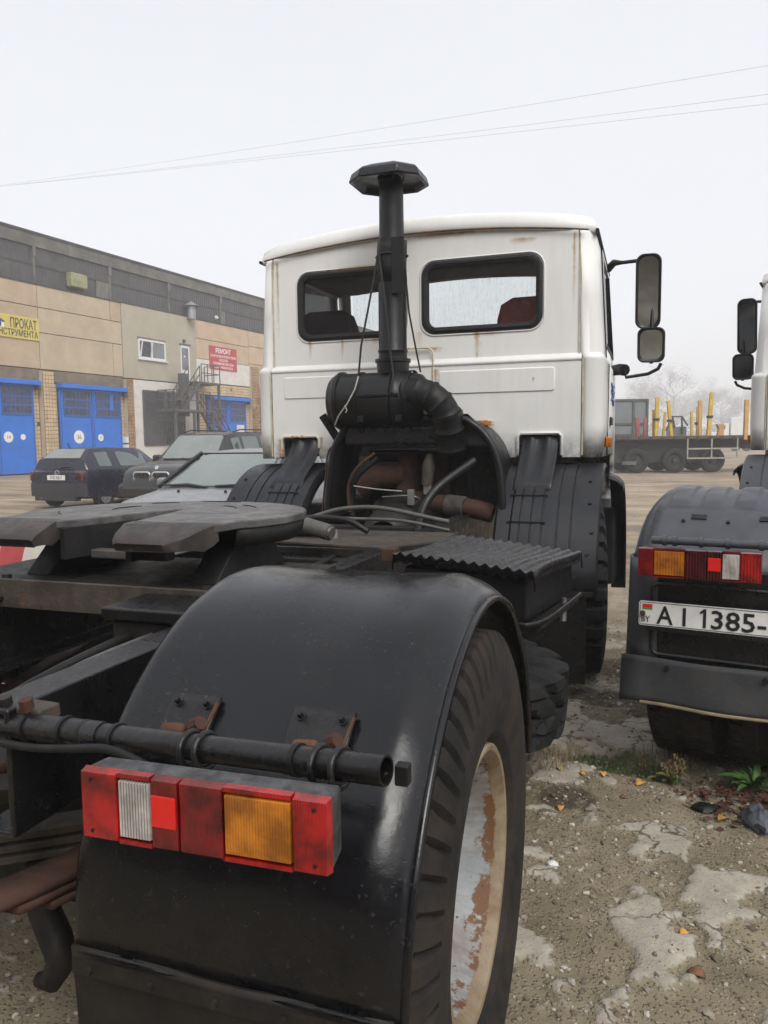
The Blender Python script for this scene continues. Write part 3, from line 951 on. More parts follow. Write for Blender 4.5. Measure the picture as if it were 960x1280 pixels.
def build_front_mudguard(T, s, mat, wide=True):
    cy, cz, R = 3.58, 0.58, 0.765
    grooves = (0.745, 0.80, 0.865, 0.93, 1.02, 1.10)
    secs = [0.635, 0.64, 0.66]
    base = [0.68 + 0.56 * i / 23 for i in range(24)]
    secs += sorted([x for x in base if min(abs(x - g) for g in grooves) > 0.009] + [g + d for g in grooves for d in (-0.006, -0.0035, 0.0035, 0.006)])
    secs += [1.25, 1.258, 1.262]
    rows = []
    for j in range(33):
        a = math.radians(170 - (170 - 72) * j / 32)
        row = []
        for i, x in enumerate(secs):
            dr = 0
            for k, g in enumerate(grooves):
                if abs(x - g) < 0.004:
                    dr -= 0.009
            if 0.746 < x < 0.934:
                dr += 0.006
            if i < 2:
                dr -= 0.03 * (2 - i)
            if i >= len(secs) - 2:
                dr -= 0.012 * (i - len(secs) + 3)
            r = R + dr
            row.append((s * x, cy + r * math.cos(a), cz + r * math.sin(a)))
        rows.append(row)
    # a straight skirt below
    r0 = rows[0]
    rows = [[(x, y + 0.015, 0.58) for x, y, z in r0]] + rows
    o = MB().grid(rows).build('front_mudguard', mat, T, 35, solid=0.004)
    # ribbed tongue running up into the notch of the cab
    x0, x1 = 0.725, 0.962
    tg = []
    sx = list(np.linspace(x0, x1, 19))
    for (y, z) in ((3.12, 1.185), (3.19, 1.248), (3.27, 1.302), (3.35, 1.352), (3.42, 1.41), (3.475, 1.47), (3.505, 1.525), (3.52, 1.55)):
        row = []
        for x in sx:
            u = (x - x0) / (x1 - x0)
            bump = 0.018 * max(math.exp(-((u - 0.27) / 0.1) ** 2), math.exp(-((u - 0.73) / 0.1) ** 2)) * (1 if z > 1.4 else 0.75 if z > 1.32 else 0.4 if z > 1.27 else 0.0)
            row.append((s * x, y - bump * 0.7, z + bump))
        tg.append(row)
    MB().grid(tg).build('mudguard_tongue', mat, o, 45, solid=0.005)
    # horizontal clamp lines
    for z_a in (146, 131):
        a = math.radians(z_a)
        MB().box(-0.1 if False else min(s * 0.72, s * 0.95), max(s * 0.72, s * 0.95), cy + (R + 0.009) * math.cos(a) - 0.004, cy + (R + 0.009) * math.cos(a) + 0.004,
                 cz + (R + 0.009) * math.sin(a) - 0.005, cz + (R + 0.009) * math.sin(a) + 0.005).build('clamp_strip', M['rubber'], o, 0)
    for z_a, x in ((160, 1.2), (150, 1.22), (135, 1.2), (120, 1.19)):
        a = math.radians(z_a)
        p = Vector((s * x, cy + (R - 0.001) * math.cos(a), cz + (R - 0.001) * math.sin(a)))
        d = Vector((0, math.cos(a), math.sin(a)))
        MB().cyl(p, p + d * 0.012, 0.012, 0.009, 8).build('bolt', M['chassis'], o, 30)
    # outer arch lip spreading over the wheel
    fl = []
    for j in range(25):
        a = math.radians(104 - 116 * j / 24)
        row = []
        for x, rr in ((1.262, 0.755), (1.29, 0.752), (1.33, 0.735), (1.365, 0.70), (1.37, 0.66)):
            row.append((s * x * (1 if j < 22 else 1), cy + 0.12 + rr * math.cos(a) * 1.0, cz - 0.06 + rr * math.sin(a)))
        fl.append(row)
    MB().grid(fl).build('wheel_arch_lip', M['plastic'], o, 45, solid=0.012)
    # front part of the arch: step box ahead of the wheel and its flap
    st = MB()
    st.box(min(s * 0.9, s * 1.30), max(s * 0.9, s * 1.30), 4.22, 5.1, 0.42, 1.0)
    st.build('cab_step', M['plastic'], T, 30, bevel=0.04)
    # flap behind the wheel
    MB().box(min(s * 0.78, s * 1.2), max(s * 0.78, s * 1.2), 2.835, 2.845, 0.085, 0.64).build('front_mud_flap', M['blackpaint'], T, 30)
    MB().box(min(s * 0.76, s * 1.24), max(s * 0.76, s * 1.24), 2.815, 2.83, 0.60, 0.63).build('flap_strip', M['chassis'], T, 30, bevel=0.003)
    return o


def build_chassis(T):
    C = M['chassis']
    for s in (-1, 1):
        m = MB()
        x = s * 0.42
        prof = [(x + s * 0.045, 0.79), (x + s * 0.045, 1.035), (x - s * 0.045, 1.035), (x - s * 0.045, 1.022), (x + s * 0.032, 1.022), (x + s * 0.032, 0.803), (x - s * 0.045, 0.803), (x - s * 0.045, 0.79)]
        m.prism(prof, -0.62, 5.0, 'y')
        m.build('frame_rail', M['blackpaint'], T, 30, bevel=0.006)
        for k in range(10):
            p = Vector((s * 0.464, -0.3 + k * 0.33, 0.86 + 0.08 * (k % 2)))
            MB().cyl(p, p + Vector((s * 0.018, 0, 0)), 0.014, 0.012, 6).build('rivet', M['rusty'], T, 30)
        # leaf spring pack: leaves are stacked plates
        for k in range(8):
            L = 0.72 - 0.075 * k
            sp = MB()
            pts = [(-L + 2 * L * i / 10) for i in range(11)]
            rows = [[(s * 0.5 - 0.045, y - 0.05, 0.66 + 0.1 * (y / 0.72) ** 2 - 0.018 * k), (s * 0.5 + 0.045, y - 0.05, 0.66 + 0.1 * (y / 0.72) ** 2 - 0.018 * k)] for y in pts]
            sp.grid(rows)
            sp.build('spring_leaf', M['rusty'], T, 30, solid=0.014)
    m = MB()
    m.box(-0.372, 0.372, -0.60, -0.56, 0.81, 1.0)
    m.build('rear_crossmember', M['chassis_brown'], T, 30, bevel=0.005)
    # gusset plate on the right rail just ahead of the end
    MB().box(0.16, 0.50, 0.0, 0.24, 1.04, 1.075).build('gusset_plate', M['blackpaint'], T, 30, bevel=0.008)
    MB().box(0.18, 0.48, 0.02, 0.06, 0.97, 1.036).build('gusset_plate', M['chassis'], T, 30, bevel=0.008)
    # axle, differential, prop shaft
    m = MB()
    m.tube([(-1.0, -0.1, 0.54), (-0.35, -0.1, 0.54), (-0.25, -0.1, 0.55), (0, -0.1, 0.55), (0.25, -0.1, 0.55), (0.35, -0.1, 0.54), (1.0, -0.1, 0.54)], [0.085, 0.085, 0.17, 0.24, 0.17, 0.085, 0.085], 18)
    m.build('rear_axle', M['chassis'], T, 40)
    MB().tube([(0, 0.1, 0.58), (0, 2.9, 0.85)], 0.06, 14).build('prop_shaft', M['chassis'], T, 40)
    MB().box(-0.36, 0.36, 1.42, 1.5, 0.82, 0.99).build('crossmember', M['chassis'], T, 30, bevel=0.005)
    MB().box(-0.36, 0.36, 2.62, 2.7, 0.80, 1.0).build('crossmember', M['chassis'], T, 30, bevel=0.005)
    # air tanks inside the left
    MB().lathe([(-0.35, 0.0), (-0.34, 0.07), (-0.3, 0.11), (0.3, 0.11), (0.34, 0.07), (0.35, 0.0)], (-0.7, 0.95, 0.72), (0, 1, 0), 24).build('air_tank', M['chassis'], T, 40)
    # towing bracket under the frame end, with its hook
    m = MB()
    for k in range(3):
        m.bar((0.02, -0.52, 0.60 + 0.022 * k), (0.47, -0.25, 0.63 + 0.022 * k), 0.10 - 0.012 * k, 0.017)
    m.build('towing_beam', M['chassis_brown'], T, 30, bevel=0.003)
    MB().bar((0.0, -0.62, 0.78), (0.5, -0.33, 0.80), 0.09, 0.03).build('towing_beam', M['chassis_brown'], T, 30, bevel=0.004)
    MB().tube([(0.30, -0.40, 0.60), (0.31, -0.405, 0.50), (0.345, -0.41, 0.44), (0.37, -0.42, 0.40), (0.345, -0.43, 0.355), (0.31, -0.43, 0.35)], [0.03, 0.034, 0.036, 0.034, 0.026, 0.016], 10).build('tow_hook', M['chassis'], T, 40)
    for k, (pts, r, mt) in enumerate((([(0.34, -0.56, 0.86), (0.2, -0.42, 0.93), (0.24, 0.1, 1.0), (0.22, 0.9, 0.98), (0.2, 1.9, 1.0)], 0.014, 'rubber'), ([(0.30, -0.55, 0.9), (0.30, -0.3, 0.99), (0.31, 0.3, 1.0), (0.3, 1.2, 1.0)], 0.010, 'alu'),
                                        ([(-0.05, -0.58, 0.95), (0.1, -0.40, 0.88), (0.28, -0.36, 0.84), (0.36, -0.2, 0.9), (0.36, 0.3, 0.95)], 0.012, 'rubber'), ([(-0.2, -0.5, 0.7), (0.1, -0.35, 0.75), (0.3, -0.1, 0.8)], 0.02, 'rusty'))):
        MB().tube(catmull(pts, 6), r, 8).build('air_hose', M[mt], T, 60)
    for x, y, z in ((0.1, -0.612, 0.9), (0.2, -0.612, 0.9), (0.3, -0.612, 0.92), (0.25, -0.612, 0.85)):
        MB().cyl((x, y + 0.012, z), (x, y - 0.01, z), 0.014, 0.013, 6).build('bolt', M['rusty'], T, 30)
    # fifth wheel mount: base plate, angle irons, bolts
    MB().box(-0.75, 0.47, 0.22, 0.9, 1.042, 1.062).build('fifth_wheel_base_plate', M['chassis'], T, 30, bevel=0.004)
    m = MB()
    m.prism([(0.20, 1.00), (0.20, 1.09), (0.215, 1.09), (0.225, 1.078), (0.30, 1.072), (0.30, 1.063), (0.225, 1.063), (0.219, 1.0)], -0.78, 0.48, 'x')
    m.build('mount_angle', M['chassis_brown'], T, 30, bevel=0.002)
    for x in (-0.66, -0.56, -0.46, 0.30, 0.4):
        MB().cyl((x, 0.30, 1.06), (x, 0.30, 1.085), 0.017, 0.015, 6).build('bolt', M['chassis'], T, 30)
    for s in (-1, 1):
        xx = -0.12 + s * 0.33
        m = MB()
        m.prism([(0.42, 1.062), (0.92, 1.062), (0.80, 1.17), (0.72, 1.215), (0.62, 1.215), (0.54, 1.17)], xx - 0.05, xx + 0.05, 'x')
        m.build('saddle_bracket', M['fifth_side'], T, 30, bevel=0.006)


def build_fifth_wheel(T):
    cx, cy, R, zt = -0.12, 0.70, 0.525, 1.264
    slot = 0.115
    # outline: round front, straight rear with a tapering throat
    pts = []
    for i in range(41):
        a = math.radians(-32 + 244 * i / 40)
        x, y = cx + R * math.cos(a), cy + 0.46 * math.sin(a)
        pts.append((x, y))
    yr = 0.315
    out = pts + [(cx - 0.43, yr + 0.02), (cx - slot - 0.045, yr), (cx - slot, yr + 0.06), (cx - 0.035, cy + 0.04), (cx - 0.02, cy + 0.085), (cx + 0.02, cy + 0.085), (cx + 0.035, cy + 0.04), (cx + slot, yr + 0.06), (cx + slot + 0.01, yr), (cx + 0.43, yr + 0.02)]
    m = holed(out, [], zt - 0.028, zt, 'z')
    fw = m.build('fifth_wheel_plate', M['fifth_top'], T, 30, bevel=0.006, seg=3)
    # skirts and the two ramps
    sk = MB()
    ring = [(x, y) for x, y in pts]
    rows = [[(cx + (x - cx) * 0.99, cy + (y - cy) * 0.99, zt - 0.02) for x, y in ring], [(cx + (x - cx) * 0.97, cy + (y - cy) * 0.97, zt - 0.085 + 0.04 * max(0, (y - cy) / 0.46)) for x, y in ring]]
    sk.grid(rows)
    sk.build('fifth_wheel_skirt', M['fifth_side'], fw, 40, solid=0.02)
    for s in (-1, 1):
        a, b = (cx + slot + 0.0, cx + 0.43) if s > 0 else (cx - 0.43, cx - slot - 0.035)
        sec = []
        for y, z, th, ins in ((yr + 0.04, zt - 0.001, 0.05, 0.0), (yr + 0.01, zt - 0.003, 0.06, 0.0), (yr - 0.015, zt - 0.014, 0.065, 0.004), (yr - 0.045, zt - 0.028, 0.045, 0.008), (yr - 0.068, zt - 0.045, 0.03, 0.016), (yr - 0.074, zt - 0.057, 0.02, 0.022), (yr - 0.066, zt - 0.066, 0.014, 0.026)):
            sec.append([(a + ins, y, z), (a + ins + 0.012, y, z + 0.004), (b - ins * (1 if s < 0 else 5) - 0.012, y, z + 0.004), (b - ins * (1 if s < 0 else 5), y, z), (b - ins * (1 if s < 0 else 5), y + 0.01, z - th), (a + ins, y + 0.01, z - th)])
        MB().loft(sec).build('ramp', M['ramp'], fw, 40)
    for s in (-1, 1):
        MB().bar((cx + s * (slot + 0.012), yr + 0.01, zt - 0.075), (cx + s * 0.05, cy + 0.05, zt - 0.075), 0.02, 0.10).build('throat_wall', M['fifth_side'], fw, 30)
    # grease scars, lock jaw and release gear under the plate
    MB().box(cx - 0.16, cx + 0.16, cy - 0.02, cy + 0.32, zt - 0.13, zt - 0.032).build('lock_housing', M['fifth_side'], fw, 30, bevel=0.01)
    MB().box(cx - 0.1, cx + 0.2, 0.42, 0.47, zt - 0.135, zt - 0.105).build('lock_bar', M['alu'], fw, 30, bevel=0.006)
    for k in range(7):
        a0 = random.uniform(0, 2 * PI)
        L = random.uniform(0.1, 0.24)
        r0 = random.uniform(0.22, 0.45)
        p = [(cx + r0 * math.cos(a0 + L / r0 * i / 6), cy + 0.08 + r0 * 0.8 * math.sin(a0 + L / r0 * i / 6), zt + 0.0012 * (1 if 0 < i < 6 else 0)) for i in range(7)]
        MB().tube(p, 0.0022, 4).build('grease_ridge', M['fifth_side'], fw, 0)
    # locking cylinder lying ahead of the plate
    a, b = Vector((0.05, 1.42, 1.155)), Vector((0.24, 1.38, 1.115))
    d = (b - a).normalized()
    m = MB()
    m.cyl(a - d * 0.16, a, 0.016, 0.02, 10)
    m.cyl(a, a + d * 0.04, 0.034, 0.036, 14)
    m.cyl(a + d * 0.04, b, 0.036, 0.036, 16)
    m.cyl(b, b + d * 0.01, 0.03, 0.026, 16)
    m.build('air_cylinder', M['alu'], T, 40)


def build_deck(T):
    # brown plate and clutter between the fifth wheel and the cab
    MB().prism([(-0.32, 1.62), (0.42, 1.5), (0.62, 1.78), (0.62, 2.1), (-0.32, 2.1)], 1.03, 1.042, 'z').build('deck_plate', M['chassis_brown'], T, 30, bevel=0.003)
    MB().prism([(1.62 - 0.13, 1.0), (1.52, 1.0), (1.52, 1.03), (1.49, 1.03)], -0.32, 0.45, 'x').build('deck_edge', M['chassis'], T, 30)
    # gearbox and engine seen through the tunnel
    m = MB()
    m.lathe([(0.0, 0.1), (0.05, 0.16), (0.25, 0.2), (0.5, 0.26), (0.62, 0.32), (0.7, 0.33)], (0.0, 2.75, 0.92), (0, 1, 0), 26)
    m.build('gearbox', M['chassis'], T, 40)
    MB().box(-0.36, 0.36, 3.46, 4.7, 0.75, 1.45).build('engine_block', M['chassis'], T, 30, bevel=0.03)
    for x, dz in ((-0.2, 0.0), (0.14, 0.02)):
        MB().box(x - 0.12, x + 0.12, 3.38, 3.5, 1.1 + dz, 1.42 + dz).build('engine_cover', M['rusty'], T, 30, bevel=0.03)
    MB().cyl((-0.02, 3.28, 1.02), (0.0, 3.3, 1.42), 0.085, 0.075, 18).build('exhaust_elbow', M['rusty'], T, 40)
    MB().tube([(-0.34, 3.2, 1.2), (-0.2, 3.24, 1.28), (-0.03, 3.28, 1.28)], [0.09, 0.09, 0.085], 16).build('exhaust_manifold', M['rusty'], T, 40)
    MB().tube([(0.02, 3.22, 1.12), (0.2, 3.18, 1.1), (0.30, 3.17, 1.09)], 0.06, 16).build('exhaust_pipe', M['rusty'], T, 40)
    MB().tube([(0.42, 3.15, 1.08), (0.52, 3.14, 1.06), (0.60, 3.14, 1.04)], [0.06, 0.062, 0.06], 16).build('exhaust_pipe', M['rusty'], T, 40)
    # bellows: ribbed tube
    prof = []
    for i in range(25):
        prof.append((0.13 * i / 24, 0.056 + 0.012 * (i % 2)))
    MB().lathe(prof, (0.29, 3.17, 1.09), (1, -0.15, -0.08), 24).build('exhaust_bellows', M['steel'], T, 60)
    # hoses and pipes
    hose = lambda pts, r, mt, nm='hose': MB().tube(catmull(pts, 6), r, 8).build(nm, mt, T, 60)
    hose([(-0.30, 3.0, 1.02), (-0.30, 3.0, 1.16), (-0.25, 2.98, 1.28), (-0.12, 3.0, 1.40)], 0.019, M['rubber'])
    hose([(-0.31, 2.98, 1.05), (-0.31, 2.97, 1.22), (-0.24, 2.96, 1.34), (-0.13, 2.98, 1.43)], 0.012, M['rusty'])
    hose([(0.27, 2.6, 0.98), (0.29, 2.65, 1.12), (0.36, 2.75, 1.24), (0.52, 2.95, 1.38)], 0.026, M['plastic'])
    hose([(-0.52, 2.2, 0.99), (-0.24, 2.3, 1.09), (-0.06, 2.3, 1.135), (0.16, 2.3, 1.14), (0.44, 2.3, 1.09), (0.53, 2.3, 1.075)], 0.013, M['alu'], 'air_pipe')
    hose([(-0.38, 2.1, 1.02), (-0.18, 2.15, 1.10), (0.02, 2.2, 1.09), (0.3, 2.2, 1.085), (0.56, 2.2, 1.04)], 0.009, M['alu'], 'air_pipe')
    hose([(-0.20, 1.95, 1.07), (-0.1, 1.9, 1.12), (0.1, 1.9, 1.115), (0.22, 1.9, 1.06)], 0.016, M['plastic'])
    hose([(0.05, 3.05, 1.08), (0.15, 3.02, 1.13), (0.1, 2.98, 1.16), (-0.08, 2.97, 1.15)], 0.005, M['steel'], 'cable')
    hose([(-0.27, 2.96, 1.22), (-0.1, 2.95, 1.20), (0.06, 2.95, 1.19)], 0.004, M['wire_light'], 'cable')
    hose([(-0.52, 3.36, 1.50), (-0.545, 3.2, 1.44), (-0.53, 3.1, 1.25), (-0.54, 3.05, 1.0)], 0.007, M['rusty'], 'cable')
    MB().box(0.09, 0.13, 2.96, 3.0, 1.1, 1.2).build('pipe_bracket', M['steel'], T, 30, bevel=0.004)
    MB().tube([(0.18, 3.1, 1.22), (0.19, 3.1, 1.34), (0.2, 3.11, 1.42)], [0.035, 0.045, 0.02], 10).build('solenoid', M['chassis_brown'], T, 40)
    MB().box(0.16, 0.21, 3.08, 3.12, 1.16, 1.24).build('solenoid', M['steel'], T, 30, bevel=0.005)
    for x in (-0.22, -0.13, 0.1):
        MB().cyl((x, 1.75, 1.04), (x, 1.75, 1.085), 0.02, 0.016, 8).build('air_fitting', M['steel'], T, 40)
    MB().tube([(-0.18, 1.78, 1.06), (-0.1, 1.76, 1.075), (0.02, 1.76, 1.075), (0.08, 1.78, 1.06)], 0.03, 10).build('valve', M['chassis'], T, 40)
    MB().box(0.55, 0.61, 1.15, 1.21, 1.035, 1.09).build('bracket_stub', M['rusty'], T, 30, bevel=0.006)
    # tunnel hoop behind the cab
    prof = [(-0.50, 0.92), (-0.47, 1.2), (-0.44, 1.42), (-0.37, 1.56), (-0.26, 1.64), (0.36, 1.64), (0.50, 1.60), (0.60, 1.5), (0.655, 1.36), (0.68, 1.15), (0.69, 0.92)]
    pp = catmull([(x, 0, z) for x, z in prof], 4)
    rows = [[(p[0], y, p[2]) for p in pp] for y in (3.02, 3.16, 3.3, 3.47)]
    MB().grid(rows).build('engine_tunnel', M['plastic'], T, 50, solid=0.02)
    MB().tube([(p[0], 3.02, p[2]) for p in pp], 0.024, 8).build('tunnel_rim', M['plastic'], T, 60)
    MB().box(0.45, 0.55, 3.40, 3.44, 1.60, 1.635).build('hinge_bracket', M['rust_white'], T, 30, bevel=0.005)
    MB().cyl((-0.52, 3.44, 1.41), (-0.52, 3.47, 1.41), 0.035, 0.035, 16).build('cab_rest', M['rust_white'], T, 40)


def catmull(pts, n=6):
    P = [Vector(p) for p in pts]
    P = [P[0] * 2 - P[1]] + P + [P[-1] * 2 - P[-2]]
    out = []
    for i in range(1, len(P) - 2):
        p0, p1, p2, p3 = P[i - 1:i + 3]
        for k in range(n):
            t = k / n
            out.append(0.5 * ((2 * p1) + (p2 - p0) * t + (2 * p0 - 5 * p1 + 4 * p2 - p3) * t * t + (3 * p1 - p0 - 3 * p2 + p3) * t ** 3))
    out.append(P[-2])
    return out


def build_intake(T):
    PL = M['plastic']
    # canister lies across the cab
    can = MB()
    o = (-0.13, 3.07, 1.765)
    k = 0.93
    can.lathe([(x_, r_ * k) for x_, r_ in [(-0.315, 0.0), (-0.315, 0.13), (-0.31, 0.165), (-0.298, 0.178), (-0.285, 0.182), (-0.28, 0.19), (-0.265, 0.195), (-0.255, 0.207), (-0.235, 0.207), (-0.228, 0.193),
               (-0.05, 0.193), (0.13, 0.193), (0.14, 0.199), (0.155, 0.199), (0.165, 0.19), (0.22, 0.186), (0.29, 0.17), (0.325, 0.13), (0.33, 0.0)]], o, (1, 0, 0), 44)
    c = can.build('air_filter_canister', PL, T, 40)
    for x in (-0.24, -0.02, 0.1):
        MB().lathe([(-0.012, 0.182), (-0.012, 0.187), (0.012, 0.187), (0.012, 0.182)], (x, 3.07, 1.765), (1, 0, 0), 40).build('clamp_band', PL, c, 40)
    MB().box(-0.21, 0.06, 2.88, 2.905, 1.78, 1.80).build('clamp_bar', M['blackpaint'], c, 30, bevel=0.004)
    for x in (-0.19, 0.06):
        MB().box(x - 0.02, x + 0.02, 2.882, 2.91, 1.625, 1.665).build('clamp_lug', M['blackpaint'], c, 30, bevel=0.004)
    # cradle beneath and lower bowl
    MB().box(-0.36, 0.28, 3.02, 3.34, 1.48, 1.60).build('filter_cradle', M['blackpaint'], T, 30, bevel=0.02)
    MB().bar((-0.50, 3.0, 1.68), (-0.40, 3.05, 1.50), 0.05, 0.03, (0, 1, 0)).build('cradle_arm', M['blackpaint'], T, 30, bevel=0.006)
    # rubber elbow with ribs
    pth = catmull([(0.08, 2.99, 1.80), (0.17, 2.96, 1.80), (0.255, 2.96, 1.77), (0.32, 2.98, 1.70), (0.345, 3.02, 1.60), (0.34, 3.1, 1.46)], 8)
    rad = [0.091 + (0.010 if i % 6 in (3,) else 0.0) for i in range(len(pth))]
    MB().tube(pth, rad, 28).build('rubber_elbow', M['rubber'], T, 50)
    MB().lathe([(-0.012, 0.102), (-0.012, 0.108), (0.012, 0.106), (0.012, 0.10)], (0.335, 3.0, 1.655), (0.2, 0.25, -1), 30).build('hose_clamp', M['blackpaint'], T, 40)
    # stack
    xs, ys = -0.035, 3.08
    st = MB()
    st.lathe([(1.93, 0.10), (1.985, 0.105), (2.0, 0.105), (2.005, 0.115), (2.025, 0.115), (2.03, 0.092), (2.06, 0.09), (2.075, 0.097), (2.09, 0.09), (2.5, 0.088)], (xs, ys, 0), (0, 0, 1), 36)
    s = st.build('intake_stack', PL, T, 40)
    MB().lathe([(2.49, 0.09), (2.5, 0.083), (2.85, 0.078), (3.12, 0.076)], (xs, ys, 0), (0, 0, 1), 32).build('upper_pipe', PL, s, 40)
    # wrapped sleeve, its loose end standing off
    sl = []
    for z in (2.505, 2.60, 2.70, 2.76):
        sl.append([(xs + (0.094 + 0.006 * math.sin(3 * a + z * 9)) * math.cos(a) + (0.008 if z < 2.6 else 0), ys + (0.094 + 0.004 * math.sin(2 * a)) * math.sin(a), z + 0.006 * math.sin(a * 2)) for a in [2 * PI * i / 28 for i in range(28)]])
    MB().loft(sl, True, False).build('stack_sleeve', M['rubber'], s, 50, solid=0.004)
    MB().box(xs + 0.03, xs + 0.11, ys - 0.10, ys - 0.09, 2.42, 2.76).build('sleeve_flap', M['rubber'], s, 30)
    # cap: brim, hollow underside, flat crown
    def octa(hx, hy, z, ch=0.45):
        cx, cy = xs - 0.012, ys
        q = []
        for a, b in ((1, -1), (1, 1), (-1, 1), (-1, -1)):
            if a * b < 0:
                q += [(cx + a * hx * (1 - ch), cy + b * hy, z), (cx + a * hx, cy + b * hy * (1 - ch), z)]
            else:
                q += [(cx + a * hx, cy + b * hy * (1 - ch), z), (cx + a * hx * (1 - ch), cy + b * hy, z)]
        return q
    cap = MB()
    cap.loft([octa(0.205, 0.195, 3.112), octa(0.226, 0.214, 3.10), octa(0.228, 0.216, 3.112), octa(0.215, 0.203, 3.155), octa(0.198, 0.186, 3.172), octa(0.125, 0.118, 3.205)], True, False)
    q = octa(0.125, 0.118, 3.205)
    cap.add(q, [tuple(range(8))])
    q = octa(0.10, 0.10, 3.15)
    cap.loft([octa(0.205, 0.195, 3.112), octa(0.19, 0.18, 3.14), octa(0.07, 0.07, 3.15)], True, False)
    cap.build('rain_cap', PL, s, 30, bevel=0.02, seg=3)
    for k in range(6):
        a = 2 * PI * k / 6
        MB().bar((xs + 0.07 * math.cos(a), ys + 0.07 * math.sin(a), 3.09), (xs + 0.085 * math.cos(a), ys + 0.085 * math.sin(a), 3.15), 0.012, 0.004, (math.cos(a), math.sin(a), 0)).build('cap_strut', PL, s, 0)
    # cords lashing the stack to the canister
    lash = lambda pts, r=0.0065, mt=M['rope']: MB().tube(pts, r, 6).build('lashing_cord', mt, T, 60)
    lash([(xs - 0.07, ys - 0.07, 2.66), (-0.14, 2.96, 2.4), (-0.195, 2.93, 2.1), (-0.215, 2.93, 1.915)])
    lash([(xs - 0.055, ys - 0.085, 2.66), (xs - 0.01, 2.95, 2.4), (xs + 0.03, 2.92, 2.1), (xs + 0.05, 2.93, 1.92), (xs + 0.06, 2.875, 1.80)], 0.008)
    lash([(xs + 0.09, ys - 0.03, 2.66), (0.1, 3.0, 2.3), (0.15, 2.99, 2.05), (0.175, 2.99, 1.93)])
    lash([(xs + 0.1 * math.cos(a), ys + 0.1 * math.sin(a), 2.665 + 0.006 * math.sin(a * 3)) for a in [2 * PI * i / 20 for i in range(20)]] + [(xs + 0.1, ys, 2.665)])
    lash([(-0.215, 2.93, 1.915), (-0.22, 2.875, 1.83), (-0.27, 2.865, 1.74), (-0.33, 2.87, 1.67), (-0.37, 2.9, 1.61)], 0.005, M['wire_light'])
    lash([(-0.285, 2.862, 1.73), (-0.265, 2.85, 1.70), (-0.275, 2.85, 1.685)], 0.004, M['wire_light'])


def build_step_box(T):
    # battery box with a corrugated lid, sitting askew on its bracket
    O = Vector((1.165, 0.985, 0))
    c10, s10 = math.cos(math.radians(10.5)), math.sin(math.radians(10.5))
    e1, e2 = Vector((-c10, s10, 0)), Vector((s10, c10, 0))
    P = lambda u, v, z: tuple(O + e1 * u + e2 * v + Vector((0, 0, z)))
    zl = lambda u: 1.052 + 0.055 * u
    low = MB()
    low.loft([[P(0.015, 0.015, z), P(0.52, 0.015, z), P(0.52, 0.55, z), P(0.015, 0.55, z)] for z in (0.868, 0.9, 1.0, 1.035)])
    b = low.build('battery_box', M['plastic'], T, 30, bevel=0.02)
    rows = []
    n = 156
    for i in range(n + 1):
        u = -0.012 + 0.556 * i / n
        row = []
        for j in range(13):
            v = -0.012 + 0.59 * j / 12
            w = 0.0075 * math.sin(i / n * 2 * PI * 13) * (1.0 if 0 < j < 12 else 0.8)
            sag = 0.006 * math.sin(v * 9 + u * 5) - (0.012 * max(0, (v - 0.5)) if v > 0.5 else 0)
            row.append(P(u, v, zl(u) + w + sag))
        f, l = row[0], row[-1]
        row = [(f[0], f[1] - 0.004, f[2] - 0.03)] + row + [(l[0], l[1] + 0.004, l[2] - 0.03)]
        rows.append(row)
    r0, r1 = rows[0], rows[-1]
    rows = [[(p[0] + 0.004, p[1], p[2] - 0.036) for p in r0]] + rows + [[(p[0] - 0.004, p[1], p[2] - 0.036) for p in r1]]
    MB().grid(rows).build('corrugated_lid', M['lid'], b, 60, solid=0.006)
    rod = [P(0.56, -0.02, 0.93), P(0.3, -0.025, 0.89), P(0.06, -0.03, 0.873), P(0.0, -0.025, 0.872), P(-0.03, 0.1, 0.874), P(-0.03, 0.5, 0.886)]
    MB().tube(catmull(rod, 5), 0.008, 8).build('retaining_rod', M['blackpaint'], b, 60)
    MB().bar(P(0.0, 0.02, 0.852), P(0.0, 0.5, 0.862), 0.05, 0.012).build('box_bracket', M['chassis'], b, 30)
    MB().box(0.55, 1.17, 1.12, 1.18, 0.80, 0.855).build('box_support', M['chassis'], b, 30, bevel=0.006)
    MB().box(0.55, 1.22, 1.45, 1.51, 0.80, 0.855).build('box_support', M['chassis'], b, 30, bevel=0.006)
    MB().cyl((1.235, 1.36, 0.89), (1.23, 1.36, 0.80), 0.009, 0.013, 8).build('latch_bolt', M['steel'], b, 30)


